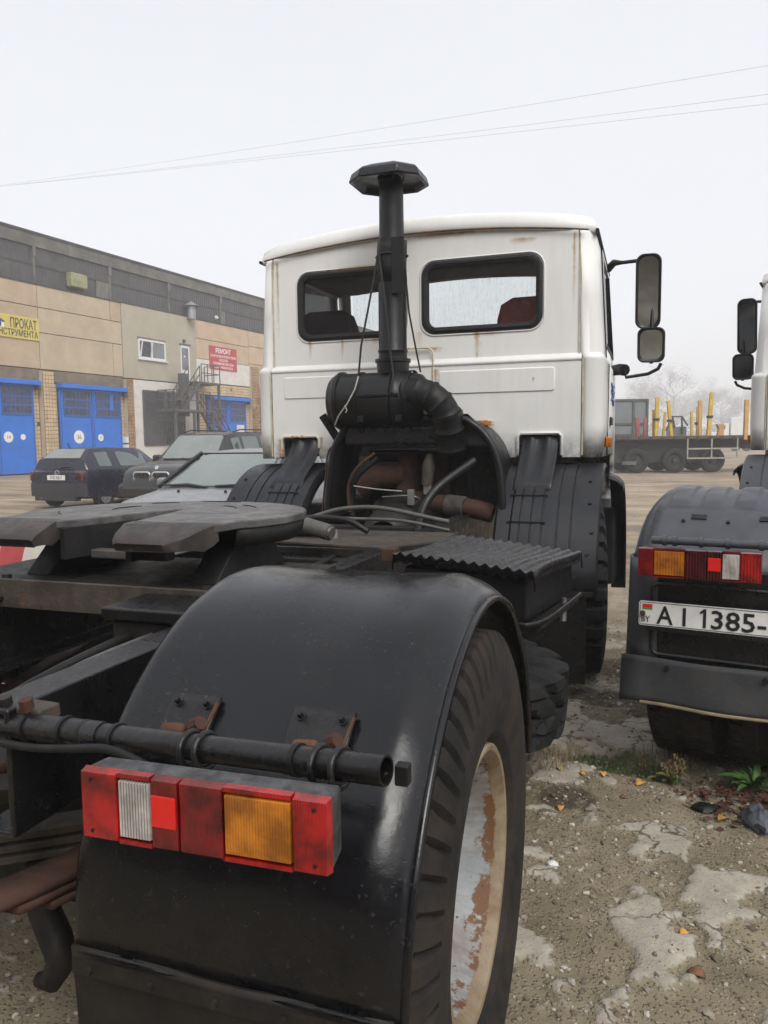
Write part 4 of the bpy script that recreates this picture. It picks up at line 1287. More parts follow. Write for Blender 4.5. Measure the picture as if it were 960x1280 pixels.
def build_tail_lamp(T, x0, x1, y, z0, z1, mirrored, dz=0.0, sooty=False):
    """lens at y facing -Y; order from inboard: red, white, reflector, dark red, amber, red"""
    W = x1 - x0
    z = lambda x: dz * (x - x0) / W
    m = MB()
    m.add([(x0, y + 0.012, z0), (x1, y + 0.012, z0 + dz), (x1, y + 0.012, z1 + dz), (x0, y + 0.012, z1), (x0 + 0.01, y + 0.05, z0 + 0.01), (x1 - 0.002, y + 0.05, z0 + dz + 0.01), (x1 - 0.002, y + 0.05, z1 + dz + 0.002), (x0 + 0.01, y + 0.05, z1 + 0.002)],
          [(0, 3, 2, 1), (4, 5, 6, 7), (0, 1, 5, 4), (1, 2, 6, 5), (2, 3, 7, 6), (3, 0, 4, 7)])
    lamp = m.build('tail_lamp', M['lamp_body'], T, 30, bevel=0.005)
    segs = [(0.0, 0.165, 'lens_red', 0), (0.165, 0.305, 'lens_white', 1), (0.305, 0.425, 'lens_red_dark', 0), (0.425, 0.605, 'lens_red_dark', 0), (0.605, 0.865, 'lens_amber', 1), (0.865, 1.0, 'lens_red', 0)]
    for a, b, mt, ins in segs:
        if sooty and mt == 'lens_red':
            mt = 'lens_red_dark' if a > 0.8 else 'lens_red_dull'
        elif sooty and mt == 'lens_red_dark':
            mt = 'lens_red_soot'
        if sooty and ins and mt == 'lens_amber':
            mt = 'lens_amber_dull'
        if mirrored:
            a, b = 1 - b, 1 - a
        xa, xb = x0 + W * a, x0 + W * b
        ia = 0.008 if ins else 0.0
        q = lambda x, yy, zz: (x, yy, zz + z(x))
        f, bk, e = y - 0.002, y + 0.0135, 0.002
        zz0, zz1 = z0 + ia - 0.002, z1 - ia + 0.002
        mm = MB()
        mm.add([q(xa + e, f, zz0 + 0.003), q(xb - e, f, zz0 + 0.003), q(xb - e, f, zz1 - 0.003), q(xa + e, f, zz1 - 0.003), q(xa, bk, zz0), q(xb, bk, zz0), q(xb, bk, zz1), q(xa, bk, zz1)],
               [(3, 2, 1, 0), (4, 5, 6, 7), (0, 1, 5, 4), (1, 2, 6, 5), (2, 3, 7, 6), (3, 0, 4, 7)])
        mm.build('lens', M[mt], lamp, 30, bevel=0.0012)
        if ins:
            for za, zb in ((z0 - 0.002, zz0 - 0.0015), (zz1 + 0.0015, z1 + 0.002)):
                mm = MB()
                mm.add([q(xa, f + 0.001, za), q(xb, f + 0.001, za), q(xb, f + 0.001, zb), q(xa, f + 0.001, zb), q(xa, bk, za), q(xb, bk, za), q(xb, bk, zb), q(xa, bk, zb)],
                       [(3, 2, 1, 0), (4, 5, 6, 7), (0, 1, 5, 4), (1, 2, 6, 5), (2, 3, 7, 6), (3, 0, 4, 7)])
                mm.build('lens_border', M['lens_red_dark' if sooty else 'lens_red'], lamp, 30)
    a, b = (0.315, 0.415) if not mirrored else (0.585, 0.685)
    h = z1 - z0
    xa, xb = x0 + W * a, x0 + W * b
    MB().box(xa, xb, y - 0.005, y - 0.001, z0 + h * 0.33 + z(xa), z0 + h * 0.78 + z(xa)).build('reflector', M['lens_reflector'], lamp, 30, bevel=0.001)
    for fx in (0.05, 0.95):
        for fz in (0.12, 0.88):
            px = x0 + W * fx
            MB().cyl((px, y - 0.004, z0 + h * fz + z(px)), (px, y + 0.002, z0 + h * fz + z(px)), 0.0028, 0.0028, 8).build('screw', M['chassis'], lamp, 40)
    return lamp


def build_rear_A(T):
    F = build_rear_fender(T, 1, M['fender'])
    # pipe carrying the lamp
    p0, p1 = Vector((0.385, -0.585, 0.992)), Vector((1.222, -0.722, 1.066))
    d = (p1 - p0).normalized()
    at = lambda t: p0 + (p1 - p0) * t
    m = MB()
    m.cyl(p0, at(0.36), 0.0245, 0.0235, 20, True)
    m.cyl(at(0.30), at(0.9), 0.021, 0.021, 20, False)
    m.lathe([(0, 0.021), (0.085, 0.021), (0.0855, 0.0195), (0.085, 0.0175), (0.03, 0.0175), (0.03, 0.0)], at(0.9), d, 24)
    pipe = m.build('lamp_pipe', M['blackpaint'], T, 40)
    for t in (0.14, 0.255, 0.31, 0.40, 0.62, 0.83):
        MB().tube([at(t) - d * 0.004, at(t) + d * 0.004], 0.0242 if t > 0.3 else 0.0275, 20).build('pipe_band', M['rubber'], pipe, 40)
    # flange block bolted to the frame end
    MB().bar(at(0.02) + Vector((0, 0.02, 0.025)), at(0.17) + Vector((0, 0.025, 0.018)), 0.05, 0.028).build('pipe_flange', M['chassis_brown'], pipe, 30, bevel=0.006)
    for t in (0.06, 0.13):
        q = at(t) + Vector((0, 0.0, 0.03))
        MB().cyl(q, q + Vector((0, -0.004, 0.022)), 0.013, 0.0125, 6).build('bolt', M['chassis'] if t < 0.1 else M['rusty'], pipe, 30)
    # bolted plates on the fender behind the pipe
    for x0, x1, zz in ((0.735, 0.83, 0.0), (0.978, 1.09, 0.008)):
        rows = []
        for a in np.linspace(math.radians(130.5), math.radians(140), 7):
            r = FR + 0.012
            rows.append([(x, FC[0] + r * math.cos(a), FC[1] + r * math.sin(a)) for x in (x0, x0 + 0.004, x1 - 0.004, x1)])
        pl = MB().grid(rows).build('fender_plate', M['blackpaint'], F, 30, solid=0.009)
        a = math.radians(132.2)
        for x in (x0 + 0.018, x1 - 0.018):
            q = Vector((x, FC[0] + (FR + 0.011) * math.cos(a), FC[1] + (FR + 0.011) * math.sin(a)))
            n = Vector((0, math.cos(a), math.sin(a)))
            bm_ = MB()
            bm_.cyl(q, q + n * 0.004, 0.0085, 0.0085, 12)
            bm_.cyl(q, q + n * 0.016, 0.0055, 0.005, 6)
            bm_.build('bolt', M['blackpaint'], F, 30)
        a = math.radians(136.2)
        q = Vector(((x0 + x1) / 2 - 0.005, FC[0] + (FR + 0.02) * math.cos(a), FC[1] + (FR + 0.02) * math.sin(a)))
        MB().bar(q + Vector((-0.026, -0.012, -0.004)), q + Vector((0.022, -0.012, 0.0)), 0.026, 0.022, (0, 0.6, 0.8)).build('weld_lump', M['orange_rust'], F, 40, bevel=0.01, seg=3)
        q = q + Vector((0.038, -0.012, 0.008))
        MB().cyl(q, q + Vector((0.02, -0.008, 0.012)), 0.014, 0.012, 8).build('bolt', M['rusty'], F, 30)
        if x0 > 1:
            continue
        MB().bar((x1 + 0.001, FC[0] + (FR + 0.014) * math.cos(math.radians(131.5)), FC[1] + (FR + 0.014) * math.sin(math.radians(131.5))), (x1 - 0.008, FC[0] + (FR + 0.014) * math.cos(math.radians(138)), FC[1] + (FR + 0.014) * math.sin(math.radians(138))), 0.003, 0.006).build('rust_line', M['orange_rust'], F, 0)
    # u-bolt rings holding the lamp brackets
    for t in (0.59, 0.625, 0.875, 0.915):
        c = at(t)
        e1 = d.cross(Vector((0, 0, 1))).normalized()
        e2 = e1.cross(d)
        ring = [c + (e1 * math.cos(a) + e2 * math.sin(a)) * 0.027 - Vector((0, 0, 0.004)) for a in [2 * PI * i / 20 for i in range(20)]]
        MB().tube(ring, 0.0052, 8, closed=True).build('u_bolt', M['blackpaint'], pipe, 60)
    for t in (0.607, 0.895):
        c = at(t)
        m = MB()
        m.bar(c + Vector((0, 0, -0.026)), c + Vector((-0.014, -0.02, -0.05)), 0.026, 0.008, (1, 0, 0))
        m.cyl(c + Vector((0, -0.012, -0.03)), c + Vector((0.0, -0.03, -0.026)), 0.008, 0.008, 6)
        m.build('lamp_bracket', M['blackpaint'], pipe, 30, bevel=0.002)
    lamp = build_tail_lamp(T, 0.78, 1.17, -0.80, 0.942, 1.042, False, 0.008)
    # cable looping along the pipe
    MB().tube(catmull([at(-0.02) + Vector((-0.05, -0.01, 0.02)), at(0.0) + Vector((0, -0.03, -0.012)), at(0.16) + Vector((0, -0.034, -0.022)), at(0.30) + Vector((0, -0.034, -0.014)), at(0.40) + Vector((0, -0.034, -0.006)), at(0.48) + Vector((0, -0.03, -0.02)), at(0.53) + Vector((0, -0.02, -0.045))], 6), 0.0075, 8).build('lamp_cable', M['rubber'], pipe, 60)
    MB().box(1.225, 1.245, -0.70, -0.68, 1.035, 1.065).build('shadow_block', M['rubber'], F, 30, bevel=0.003)  # dark block standing in for a small shadow beside the pipe end
    # flap below the fender
    rows = []
    for i in range(15):
        t = i / 14
        rows.append([(0.628 + 0.58 * j / 10, -0.672 + 0.012 * math.sin(t * 2.4) + 0.006 * math.sin(j * 0.9), 0.655 - 0.42 * t) for j in range(11)])
    fl = MB().grid(rows).build('rear_mud_flap', M['flap'], T, 60, solid=0.008)
    MB().box(0.645, 1.19, -0.69, -0.683, 0.622, 0.648).build('flap_strip', M['chassis'], fl, 30)
    for x in (0.68, 0.8, 0.92, 1.04, 1.15):
        MB().cyl((x, -0.684, 0.635), (x, -0.697, 0.635), 0.008, 0.007, 8).build('bolt', M['chassis'], fl, 30)
    # the far fender
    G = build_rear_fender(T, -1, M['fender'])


def build_rear_B(T):
    for s in (-1, 1):
        F = build_rear_fender(T, s, M['mudguard_grey'], True)
        a = math.radians(115)
        r = FRB + 0.006
        rows = []
        for aa in np.linspace(math.radians(114.5), math.radians(146), 9):
            rows.append([(s * x, FC[0] + r * math.cos(aa), FC[1] + r * math.sin(aa)) for x in (0.64, 0.9, 1.18, 1.235)])
        pl = MB().grid(rows).build('rear_skirt_plate', M['mudguard_grey'], F, 40, solid=0.005)
        for x, dg in ((1.11, 124), (0.93, 124), (0.86, 140), (1.0, 141), (0.74, 124), (1.12, 141)):
            aa = math.radians(dg)
            q = Vector((s * x, FC[0] + (r) * math.cos(aa), FC[1] + r * math.sin(aa)))
            n = Vector((0, math.cos(aa), math.sin(aa)))
            MB().cyl(q, q + n * 0.010, 0.008, 0.007, 8).build('bolt', M['chassis'], F, 30)
        for x in (1.05, 0.78):
            aa = math.radians(121.5)
            q = Vector((s * x, FC[0] + (r + 0.002) * math.cos(aa), FC[1] + (r + 0.002) * math.sin(aa)))
            MB().bar(q - Vector((0.03, 0, 0)), q + Vector((0.03, 0, 0)), 0.03, 0.008, (0, math.cos(aa), math.sin(aa))).build('blank_patch', M['chassis'], F, 30)
        m = MB()
        m.cyl((s * 0.42, -0.70, 1.085), (s * 1.19, -0.70, 1.085), 0.016, 0.016, 14)
        lp = m.build('lamp_pipe', M['mudguard_grey'], T, 40)
        for x in (0.66, 0.78, 0.9, 1.0, 1.1, 1.14):
            MB().cyl((s * (x - 0.008), -0.70, 1.085), (s * (x + 0.008), -0.70, 1.085), 0.021, 0.021, 12).build('pipe_band', M['mudguard_grey'], lp, 40)
        if s < 0:
            build_tail_lamp(T, -1.225, -0.77, -0.80, 0.948, 1.062, True, 0.004, True).name = 'tail_lamp'
        # lower back panel with recess and flap
        bp = MB()
        bp.box(min(s * 0.64, s * 1.19), max(s * 0.64, s * 1.23), -0.672, -0.66, 0.56, 0.97)
        b = bp.build('rear_apron', M['blackpaint'], T, 30, bevel=0.01)
        fr = [(s * x, -0.678, z) for x, z in rrect(0.72, 1.19, 0.60, 0.9, 0.03, 3)]
        MB().tube(fr, 0.008, 6, closed=True).build('pressed_rim', M['blackpaint'], b, 50)
        sd = []
        for z in np.linspace(0.56, 1.0, 8):
            u = (z - 0.56) / 0.42
            sd.append([(s * (1.17), -0.676, z), (s * 1.235, -0.672, z), (s * 1.285, -0.645, z), (s * (1.318 - 0.012 * u), -0.58, z), (s * (1.318 - 0.012 * u), -0.42, z)])
        MB().grid(sd).build('apron_side', M['mudguard_grey'], b, 50, solid=0.006)
        rows = []
        for i in range(9):
            t = i / 8
            rows.append([(s * (0.63 + 0.68 * j / 8), -0.70 + 0.012 * math.sin(j * 1.1 + t) - 0.02 * t, 0.585 - 0.19 * t) for j in range(9)])
        fl = MB().grid(rows).build('rear_mud_flap', M['flap_grey'], T, 60, solid=0.008)
        ed = [Vector(p) + Vector((0, -0.005, 0)) for p in rows[-1][1:-1]]
        MB().tube(ed, 0.007, 6).build('muddy_edge', M['flap_edge'], fl, 60)
        for x in (0.75, 0.95, 1.12):
            MB().cyl((s * x, -0.695, 0.55), (s * x, -0.71, 0.55), 0.012, 0.01, 8).build('bolt', M['rubber'], fl, 30)
    # number plate, hanging a little askew under the lamp
    W, H = 0.575, 0.102
    pm = frame_mtx((-1.232, -0.735, 0.730), (1, -0.01, 0.008), (0, 0.05, 1))
    pl = MB()
    pl.prism(rrect(0, W, 0, H, 0.01, 3), -0.004, 0.0, 'z')
    pl.v = [tuple(pm @ Vector(v)) for v in pl.v]
    plate = pl.build('number_plate', M['plate_white'], T, 30)
    off = lambda x, z, d=0.0015: pm @ Matrix.Translation((x, z, d))
    bd = MB()
    bd.tube([(x, z, 0.001) for x, z in rrect(0.005, W - 0.005, 0.005, H - 0.005, 0.008, 3)], 0.0012, 4, closed=True)
    bd.v = [tuple(pm @ Vector(v)) for v in bd.v]
    bd.build('plate_border', M['ink'], plate, 0)
    for name, mt, x0, x1, z0, z1 in (('flag_red', M['flag_red'], 0.014, 0.054, 0.074, 0.090), ('flag_green', M['flag_green'], 0.014, 0.054, 0.067, 0.074)):
        b = MB().box(x0, x1, z0, z1, 0.0, 0.0014)
        b.v = [tuple(pm @ Vector(v)) for v in b.v]
        b.build(name, mt, plate, 0)
    text_mesh("BY", 0.036, 'country_letters', M['ink'], plate, off(0.010, 0.016), 0.001, sx=0.85)
    text_mesh("A", 0.105, 'plate_letters', M['ink'], plate, off(0.074, 0.013), 0.001, width=0.064, offset=0.0012)
    text_mesh("I", 0.105, 'plate_letters', M['ink'], plate, off(0.168, 0.013), 0.001, sx=0.92, offset=0.0012)
    text_mesh("385-7", 0.105, 'plate_digits', M['ink'], plate, off(0.276, 0.013), 0.001, width=0.26, offset=0.0012)
    one = MB().prism([(0.252, 0.013), (0.263, 0.013), (0.263, 0.0885), (0.254, 0.0885), (0.238, 0.074), (0.243, 0.067), (0.252, 0.075)], 0.0005, 0.0025, 'z')
    one.v = [tuple(pm @ Vector(v)) for v in one.v]
    one.build('plate_digits', M['ink'], plate, 0)
    MB().cyl(off(0.016, 0.05) @ Vector((0, 0, 0)), off(0.016, 0.05, 0.010) @ Vector((0, 0, 0)), 0.012, 0.009, 10).build('plate_bolt', M['rusty'], plate, 30)
    hd = MB().box(0.03, W, -0.02, -0.002, -0.006, -0.001)
    hd.v = [tuple(pm @ Vector(v)) for v in hd.v]
    hd.build('plate_holder', M['blackpaint'], plate, 30)


M['plate_white'] = paint('number_plate_white', (0.72, 0.72, 0.70), 0.35, 0.08, 14, dust=0.2, dustcol=(0.4, 0.36, 0.3), bump=0.1)
M['ink'] = NT('black_ink').set(Base_Color=(0.012, 0.012, 0.013), Roughness=0.5).mat
M['flag_red'] = NT('flag_red_ink').set(Base_Color=(0.6, 0.02, 0.02), Roughness=0.5).mat
M['flag_green'] = NT('flag_green_ink').set(Base_Color=(0.02, 0.28, 0.04), Roughness=0.5).mat

truckA = empty('truck', (0, 0, 0))
tag(truckA, 'white cab truck tractor with tall black intake stack and open fifth wheel', 'truck', 'truck tractors parked side by side')
build_cab(truckA)
for s in (1, -1):
    build_mirror(truckA, s)
    build_front_mudguard(truckA, s, M['mudguard'])
build_chassis(truckA)
build_fifth_wheel(truckA)
build_deck(truckA)
build_intake(truckA)
build_step_box(truckA)
common = list(truckA.children)
for s in (1, -1):
    wheel(truckA, 'rear_wheel', s * 1.09, -0.088, 0.545, 0.55, 0.31, 'rear', s, M['tyre'], M['rim'])
    wheel(truckA, 'rear_wheel', s * 0.765, -0.088, 0.545, 0.55, 0.29, 'rear', s, M['tyre'], M['chassis'], detailed=False)
    wheel(truckA, 'front_wheel', s * 1.10, 3.42, 0.56, 0.565, 0.32, 'front', s, M['tyre_dark'], M['mudguard_grey'], steer=math.radians(7), detailed=True)
wheels = [c for c in truckA.children if c not in common]
build_rear_A(truckA)
# spare wheel slung flat under the battery box
sp = tyre_mb(0, 0, 0, 0.53, 0.32, 'block', 180).build('spare_wheel', M['tyre_dark'], truckA, 24, loc=(0.69, 1.68, 0.40), rot=(0, math.radians(-86), math.radians(14)))
MB().lathe([(-0.12, 0.28), (-0.13, 0.24), (0.0, 0.2), (0.0, 0.08)], (0, 0, 0), (1, 0, 0), 40).build('rim', M['chassis'], sp, 40)

truckB = empty('truck', (2.86, 2.15, 0), math.radians(-11.5))
tag(truckB, 'second truck with grey ribbed mudguard and number plate, cut off by right edge', 'truck', 'truck tractors parked side by side')
for o in common + wheels:
    c = copy_tree(o, truckB)
M_swap = {M['mudguard']: M['mudguard_grey']}
for o in truckB.children:
    if o.name.startswith('front_mudguard'):
        for q in [o] + list(o.children):
            for sl in q.material_slots:
                if sl.material == M['mudguard']:
                    sl.link = 'OBJECT'
                    sl.material = M['mudguard_grey']
build_rear_B(truckB)
M['mirror_dark'] = NT('dark_mirror_glass').set(Base_Color=(0.10, 0.105, 0.11), Metallic=1.0, Roughness=0.12).mat  # darker glass tint for the second truck's mirrors
for o in truckB.children:
    if o.name.startswith('mirror_'):
        o.location.x += 0.10 if o.data.vertices[0].co.x < 0 else 0
        for q in o.children:
            q.material_slots[0].link = 'OBJECT'
            q.material_slots[0].material = M['mirror_dark']
#NEXT

# ---------------------------------------------------------------- ground
def mk_ground():
    t = NT('yard_ground')
    at = t.n.new('ShaderNodeAttribute')
    at.attribute_name = 'slab'
    slab = t.ramp(t.math('ADD', at.outputs['Fac'], t.ramp(t.noise(55, 5, 0.7), 0.2, 0.8, -0.6, 0.6)), 0.3, 0.75)
    am = t.n.new('ShaderNodeAttribute')
    am.attribute_name = 'moss'
    aw = t.n.new('ShaderNodeAttribute')
    aw.attribute_name = 'sand'
    grit = t.noise(160, 4, 0.7)
    soil = t.mix(t.ramp(t.noise(2.2, 6, 0.65), 0.35, 0.65), (0.16, 0.132, 0.083), (0.31, 0.262, 0.178))
    v = t.n.new('ShaderNodeTexVoronoi')
    v.inputs['Scale'].default_value = 75
    t.l.new(t.co, v.inputs['Vector'])
    peb = t.ramp(v.outputs['Distance'], 0.42, 0.2)
    pcol = t.mix(t.ramp(v.outputs['Color'], 0.2, 0.8), (0.10, 0.078, 0.05), (0.36, 0.32, 0.26))
    soil = t.mix(t.math('MULTIPLY', peb, t.ramp(t.noise(9, 3), 0.35, 0.6, 0.35, 0.9)), soil, pcol)
    soil = t.mix(t.ramp(grit, 0.55, 0.8), soil, (0.24, 0.21, 0.16))
    conc = t.mix(t.ramp(t.noise(5, 6, 0.7), 0.3, 0.7), (0.30, 0.27, 0.215), (0.46, 0.42, 0.345))
    v2 = t.n.new('ShaderNodeTexVoronoi')
    v2.inputs['Scale'].default_value = 130
    t.l.new(t.co, v2.inputs['Vector'])
    agg = t.mix(0.88, v2.outputs['Color'], (0.25, 0.225, 0.185))
    conc = t.mix(t.ramp(t.noise(30, 4, 0.6), 0.42, 0.66, 0.0, 0.6), conc, agg)
    sand = t.mix(t.ramp(t.noise(0.5, 9, 0.75, t.mapping((0.7, 2.0, 1))), 0.38, 0.62), (0.20, 0.15, 0.10), (0.40, 0.325, 0.235))
    wet = t.ramp(t.noise(0.3, 8, 0.72, t.mapping((0.45, 2.2, 1))), 0.52, 0.60)
    sand = t.mix(t.math('MULTIPLY', wet, 0.75), sand, (0.12, 0.095, 0.07))
    sand = t.mix(t.ramp(t.noise(40, 5, 0.75), 0.5, 0.75, 0, 0.5), sand, (0.38, 0.33, 0.26))
    c = t.mix(slab, soil, conc)
    c = t.mix(aw.outputs['Fac'], c, sand)
    ast = t.n.new('ShaderNodeAttribute')
    ast.attribute_name = 'stain'
    c = t.mix(t.math('MULTIPLY', ast.outputs['Fac'], t.ramp(t.noise(25, 5, 0.7), 0.25, 0.6, 0.45, 0.95)), c, (0.062, 0.045, 0.030))
    vc = t.n.new('ShaderNodeTexVoronoi')
    vc.feature = 'DISTANCE_TO_EDGE'
    vc.inputs['Scale'].default_value = 2.3
    wv = t.n.new('ShaderNodeVectorMath')
    wv.operation = 'ADD'
    nz3 = t.n.new('ShaderNodeTexNoise')
    nz3.inputs['Scale'].default_value = 5
    nz3.inputs['Detail'].default_value = 5
    t.l.new(t.co, nz3.inputs['Vector'])
    sc3 = t.n.new('ShaderNodeVectorMath')
    sc3.operation = 'SCALE'
    sc3.inputs['Scale'].default_value = 0.35
    t.l.new(nz3.outputs['Color'], sc3.inputs[0])
    t.l.new(t.co, wv.inputs[0])
    t.l.new(sc3.outputs[0], wv.inputs[1])
    t.l.new(wv.outputs[0], vc.inputs['Vector'])
    crack = t.math('MULTIPLY', t.ramp(vc.outputs['Distance'], 0.016, 0.005), t.math('SUBTRACT', 1.0, aw.outputs['Fac']))
    c = t.mix(t.math('MULTIPLY', crack, t.math('MULTIPLY', slab, 0.8)), c, (0.05, 0.042, 0.028))
    moss = t.mix(t.noise(50, 4), (0.025, 0.038, 0.010), (0.065, 0.085, 0.024))
    c = t.mix(am.outputs['Fac'], c, moss)
    rough = t.math('SUBTRACT', t.ramp(t.noise(3, 4), 0.3, 0.7, 0.75, 0.95), t.math('MULTIPLY', t.math('MULTIPLY', wet, aw.outputs['Fac']), 0.3))
    t.set(Base_Color=c, Roughness=rough, Specular_IOR_Level=0.25)
    h = t.math('ADD', t.math('MULTIPLY', grit, 0.5), t.math('MULTIPLY', peb, 0.6))
    h = t.math('MULTIPLY', h, t.math('SUBTRACT', 1.0, t.math('MULTIPLY', slab, 0.75)))
    t.bump(h, 0.8, 0.010)
    return t.mat


def crack_line(x):
    return 1.98 + 0.10 * np.sin(x * 1.7 + 0.5) - 0.02 * (x - 1)


def slab_mask(x, y):
    big = fbm(x * 1.5 + 3.7, y * 1.3 + 1.9, 3) - 0.5
    n = fbm(x * 4.6 + 13.7, y * 3.9 + 5.9, 4) - 0.5
    fine = fbm(x * 17 + 1.3, y * 17, 3) - 0.5
    return np.clip((0.85 * n + 0.42 * big + 0.42 * fine - 0.028 + 0.05 * np.clip(y - 1.2, -0.4, 1.2)) * 15, 0, 1)


def moss_mask(x, y):
    d = np.abs(y - crack_line(x))
    return np.clip((0.13 + 0.12 * (fbm(x * 4, y * 4, 3) - 0.5) * 2 - d) * 14, 0, 1) * np.clip((x - 0.8) * 4, 0, 1) * np.clip((fbm(x * 2.1 + 8, y * 2.1, 3) - 0.36) * 8, 0, 1)


def ground_height(x, y):
    near = np.clip((6.0 - y) / 2.5, 0, 1)
    s = slab_mask(x, y)
    h = 0.016 * s + 0.012 * (fbm(x * 5, y * 5, 4) - 0.5) + 0.008 * (fbm(x * 22, y * 22, 3) - 0.5) * (1 - 0.7 * s)
    h = h - 0.03 * np.exp(-((y - crack_line(x)) / 0.10) ** 2) * np.clip((x - 0.8) * 3, 0, 1)
    far = 0.05 * (fbm(x * 0.25, y * 0.25, 3) - 0.5) * np.clip(1 - np.hypot(x, y) / 60, 0, 1)
    return h * near - 0.012 + far * (1 - near)


def build_ground():
    def axis(lo, hi, step, far, k):
        c = list(np.arange(lo, hi + 1e-6, step))
        d, p, q = step, c[0], c[-1]
        a, b = [], []
        while p > -far:
            d *= k
            p -= d
            a.append(p)
        d = step
        while q < far:
            d *= k
            q += d
            b.append(q)
        return np.array(a[::-1] + c + b)
    X = axis(-0.7, 3.3, 0.0135, 650, 1.13)
    Y = axis(-1.2, 3.4, 0.0135, 650, 1.10)
    gx, gy = np.meshgrid(X, Y)
    z = ground_height(gx, gy)
    nx, ny = len(X), len(Y)
    co = np.stack([gx, gy, z], -1).reshape(-1, 3)
    idx = np.arange(nx * ny).reshape(ny, nx)
    f = np.stack([idx[:-1, :-1], idx[:-1, 1:], idx[1:, 1:], idx[1:, :-1]], -1).reshape(-1, 4)
    me = bpy.data.meshes.new('ground')
    me.from_pydata(co.tolist(), [], f.tolist())
    sand = np.clip((gy - 4.2 + 1.6 * (fbm(gx * 0.8, gy * 0.8, 3) - 0.5)) / 2.2, 0, 1) + np.clip((-gx - 1.5) / 1.5, 0, 1)
    for nm, val in (('slab', slab_mask(gx, gy)), ('moss', moss_mask(gx, gy)), ('sand', np.clip(sand, 0, 1)),
                    ('stain', np.clip(sum(np.clip((r_ * (1 + 0.5 * (fbm(gx * 7, gy * 7, 3) - 0.5)) - np.hypot((gx - x_) / e_, gy - y_)) / 0.03, 0, 1) for x_, y_, r_, e_ in ((1.24, 1.55, 0.13, 1.0), (1.75, 2.7, 0.22, 1.6), (1.35, 2.9, 0.16, 1.8), (1.6, 3.6, 0.3, 1.5), (2.0, 0.6, 0.08, 1.3))), 0, 1))):
        a = me.attributes.new(nm, 'FLOAT', 'POINT')
        a.data.foreach_set('value', val.reshape(-1).astype(np.float32))
    me.materials.append(mk_ground())
    me.shade_smooth()
    o = bpy.data.objects.new('ground', me)
    COL.objects.link(o)
    return tag(o, kind='structure')


build_ground()


def scatter_pebbles():
    """loose gravel, far too many to count"""
    bm = bmesh.new()
    bmesh.ops.create_icosphere(bm, subdivisions=1, radius=1)
    base = np.array([v.co[:] for v in bm.verts])
    tri = np.array([[v.index for v in f.verts] for f in bm.faces])
    bm.free()
    n = 42000
    x = RNG.uniform(-0.6, 3.4, n)
    y = RNG.uniform(-1.0, 5.0, n) ** 1.0
    keep = RNG.random(n) > 0.8 * slab_mask(x, y)
    x, y = x[keep], y[keep]
    n = len(x)
    r = 0.0024 + 0.0095 * RNG.random(n) ** 4
    r[: n // 30] *= 1.7
    z = ground_height(x, y)
    V = base[None] * (1 + RNG.normal(0, 0.16, (n, len(base), 1)))
    sc = np.stack([RNG.uniform(0.8, 1.4, n), RNG.uniform(0.7, 1.2, n), RNG.uniform(0.5, 0.8, n)], -1)
    V = V * sc[:, None, :] * r[:, None, None]
    a = RNG.uniform(0, 2 * PI, n)
    ca, sa = np.cos(a)[:, None], np.sin(a)[:, None]
    V = np.stack([V[..., 0] * ca - V[..., 1] * sa, V[..., 0] * sa + V[..., 1] * ca, V[..., 2]], -1)
    V += np.stack([x, y, z + r * 0.25], -1)[:, None, :]
    Fi = tri[None] + (np.arange(n) * len(base))[:, None, None]
    me = bpy.data.meshes.new('gravel')
    me.from_pydata(V.reshape(-1, 3).tolist(), [], Fi.reshape(-1, 3).tolist())
    shade = np.repeat(RNG.random(n), len(base)).astype(np.float32)
    at = me.attributes.new('tone', 'FLOAT', 'POINT')
    at.data.foreach_set('value', shade)
    t = NT('gravel_stone')
    A = t.n.new('ShaderNodeAttribute')
    A.attribute_name = 'tone'
    cr = t.n.new('ShaderNodeValToRGB')
    els = cr.color_ramp.elements
    els[0].color = (0.11, 0.085, 0.06, 1)
    els[1].color = (0.55, 0.52, 0.46, 1)
    for p, c in ((0.35, (0.20, 0.165, 0.115, 1)), (0.6, (0.28, 0.22, 0.165, 1)), (0.8, (0.38, 0.35, 0.30, 1))):
        e = els.new(p)
        e.color = c
    t.l.new(A.outputs['Fac'], cr.inputs[0])
    t.set(Base_Color=t.mix(t.ramp(t.noise(120, 3), 0.3, 0.7, 0, 0.4), cr.outputs[0], (0.15, 0.12, 0.09)), Roughness=0.85)
    me.materials.append(t.mat)
    o = bpy.data.objects.new('gravel', me)
    COL.objects.link(o)
    tag(o, 'loose gravel and pebbles scattered over the broken concrete', 'gravel', kind='stuff')


scatter_pebbles()

M['grass_dry'] = paint('dry_grass', (0.20, 0.15, 0.075), 0.8, 0.4, 30, bump=0)
M['grass_green'] = paint('short_grass', (0.075, 0.11, 0.028), 0.7, 0.4, 30, bump=0)
M['leaf_green'] = paint('weed_leaf', (0.07, 0.155, 0.036), 0.5, 0.3, 30, bump=0.2)
M['leaf_lime'] = paint('yellowing_weed_leaf', (0.17, 0.19, 0.045), 0.55, 0.35, 40, bump=0.2)
M['leaf_yellow'] = paint('fallen_yellow_leaf', (0.50, 0.27, 0.06), 0.7, 0.35, 60, bump=0.2)
M['leaf_brown'] = paint('fallen_brown_leaf', (0.16, 0.075, 0.035), 0.8, 0.4, 60, bump=0.2)
M['dead_leaves'] = paint('rotting_leaves', (0.075, 0.030, 0.018), 0.75, 0.6, 50, bump=0.4)


def gz(x, y):
    return float(ground_height(np.array(x), np.array(y)))


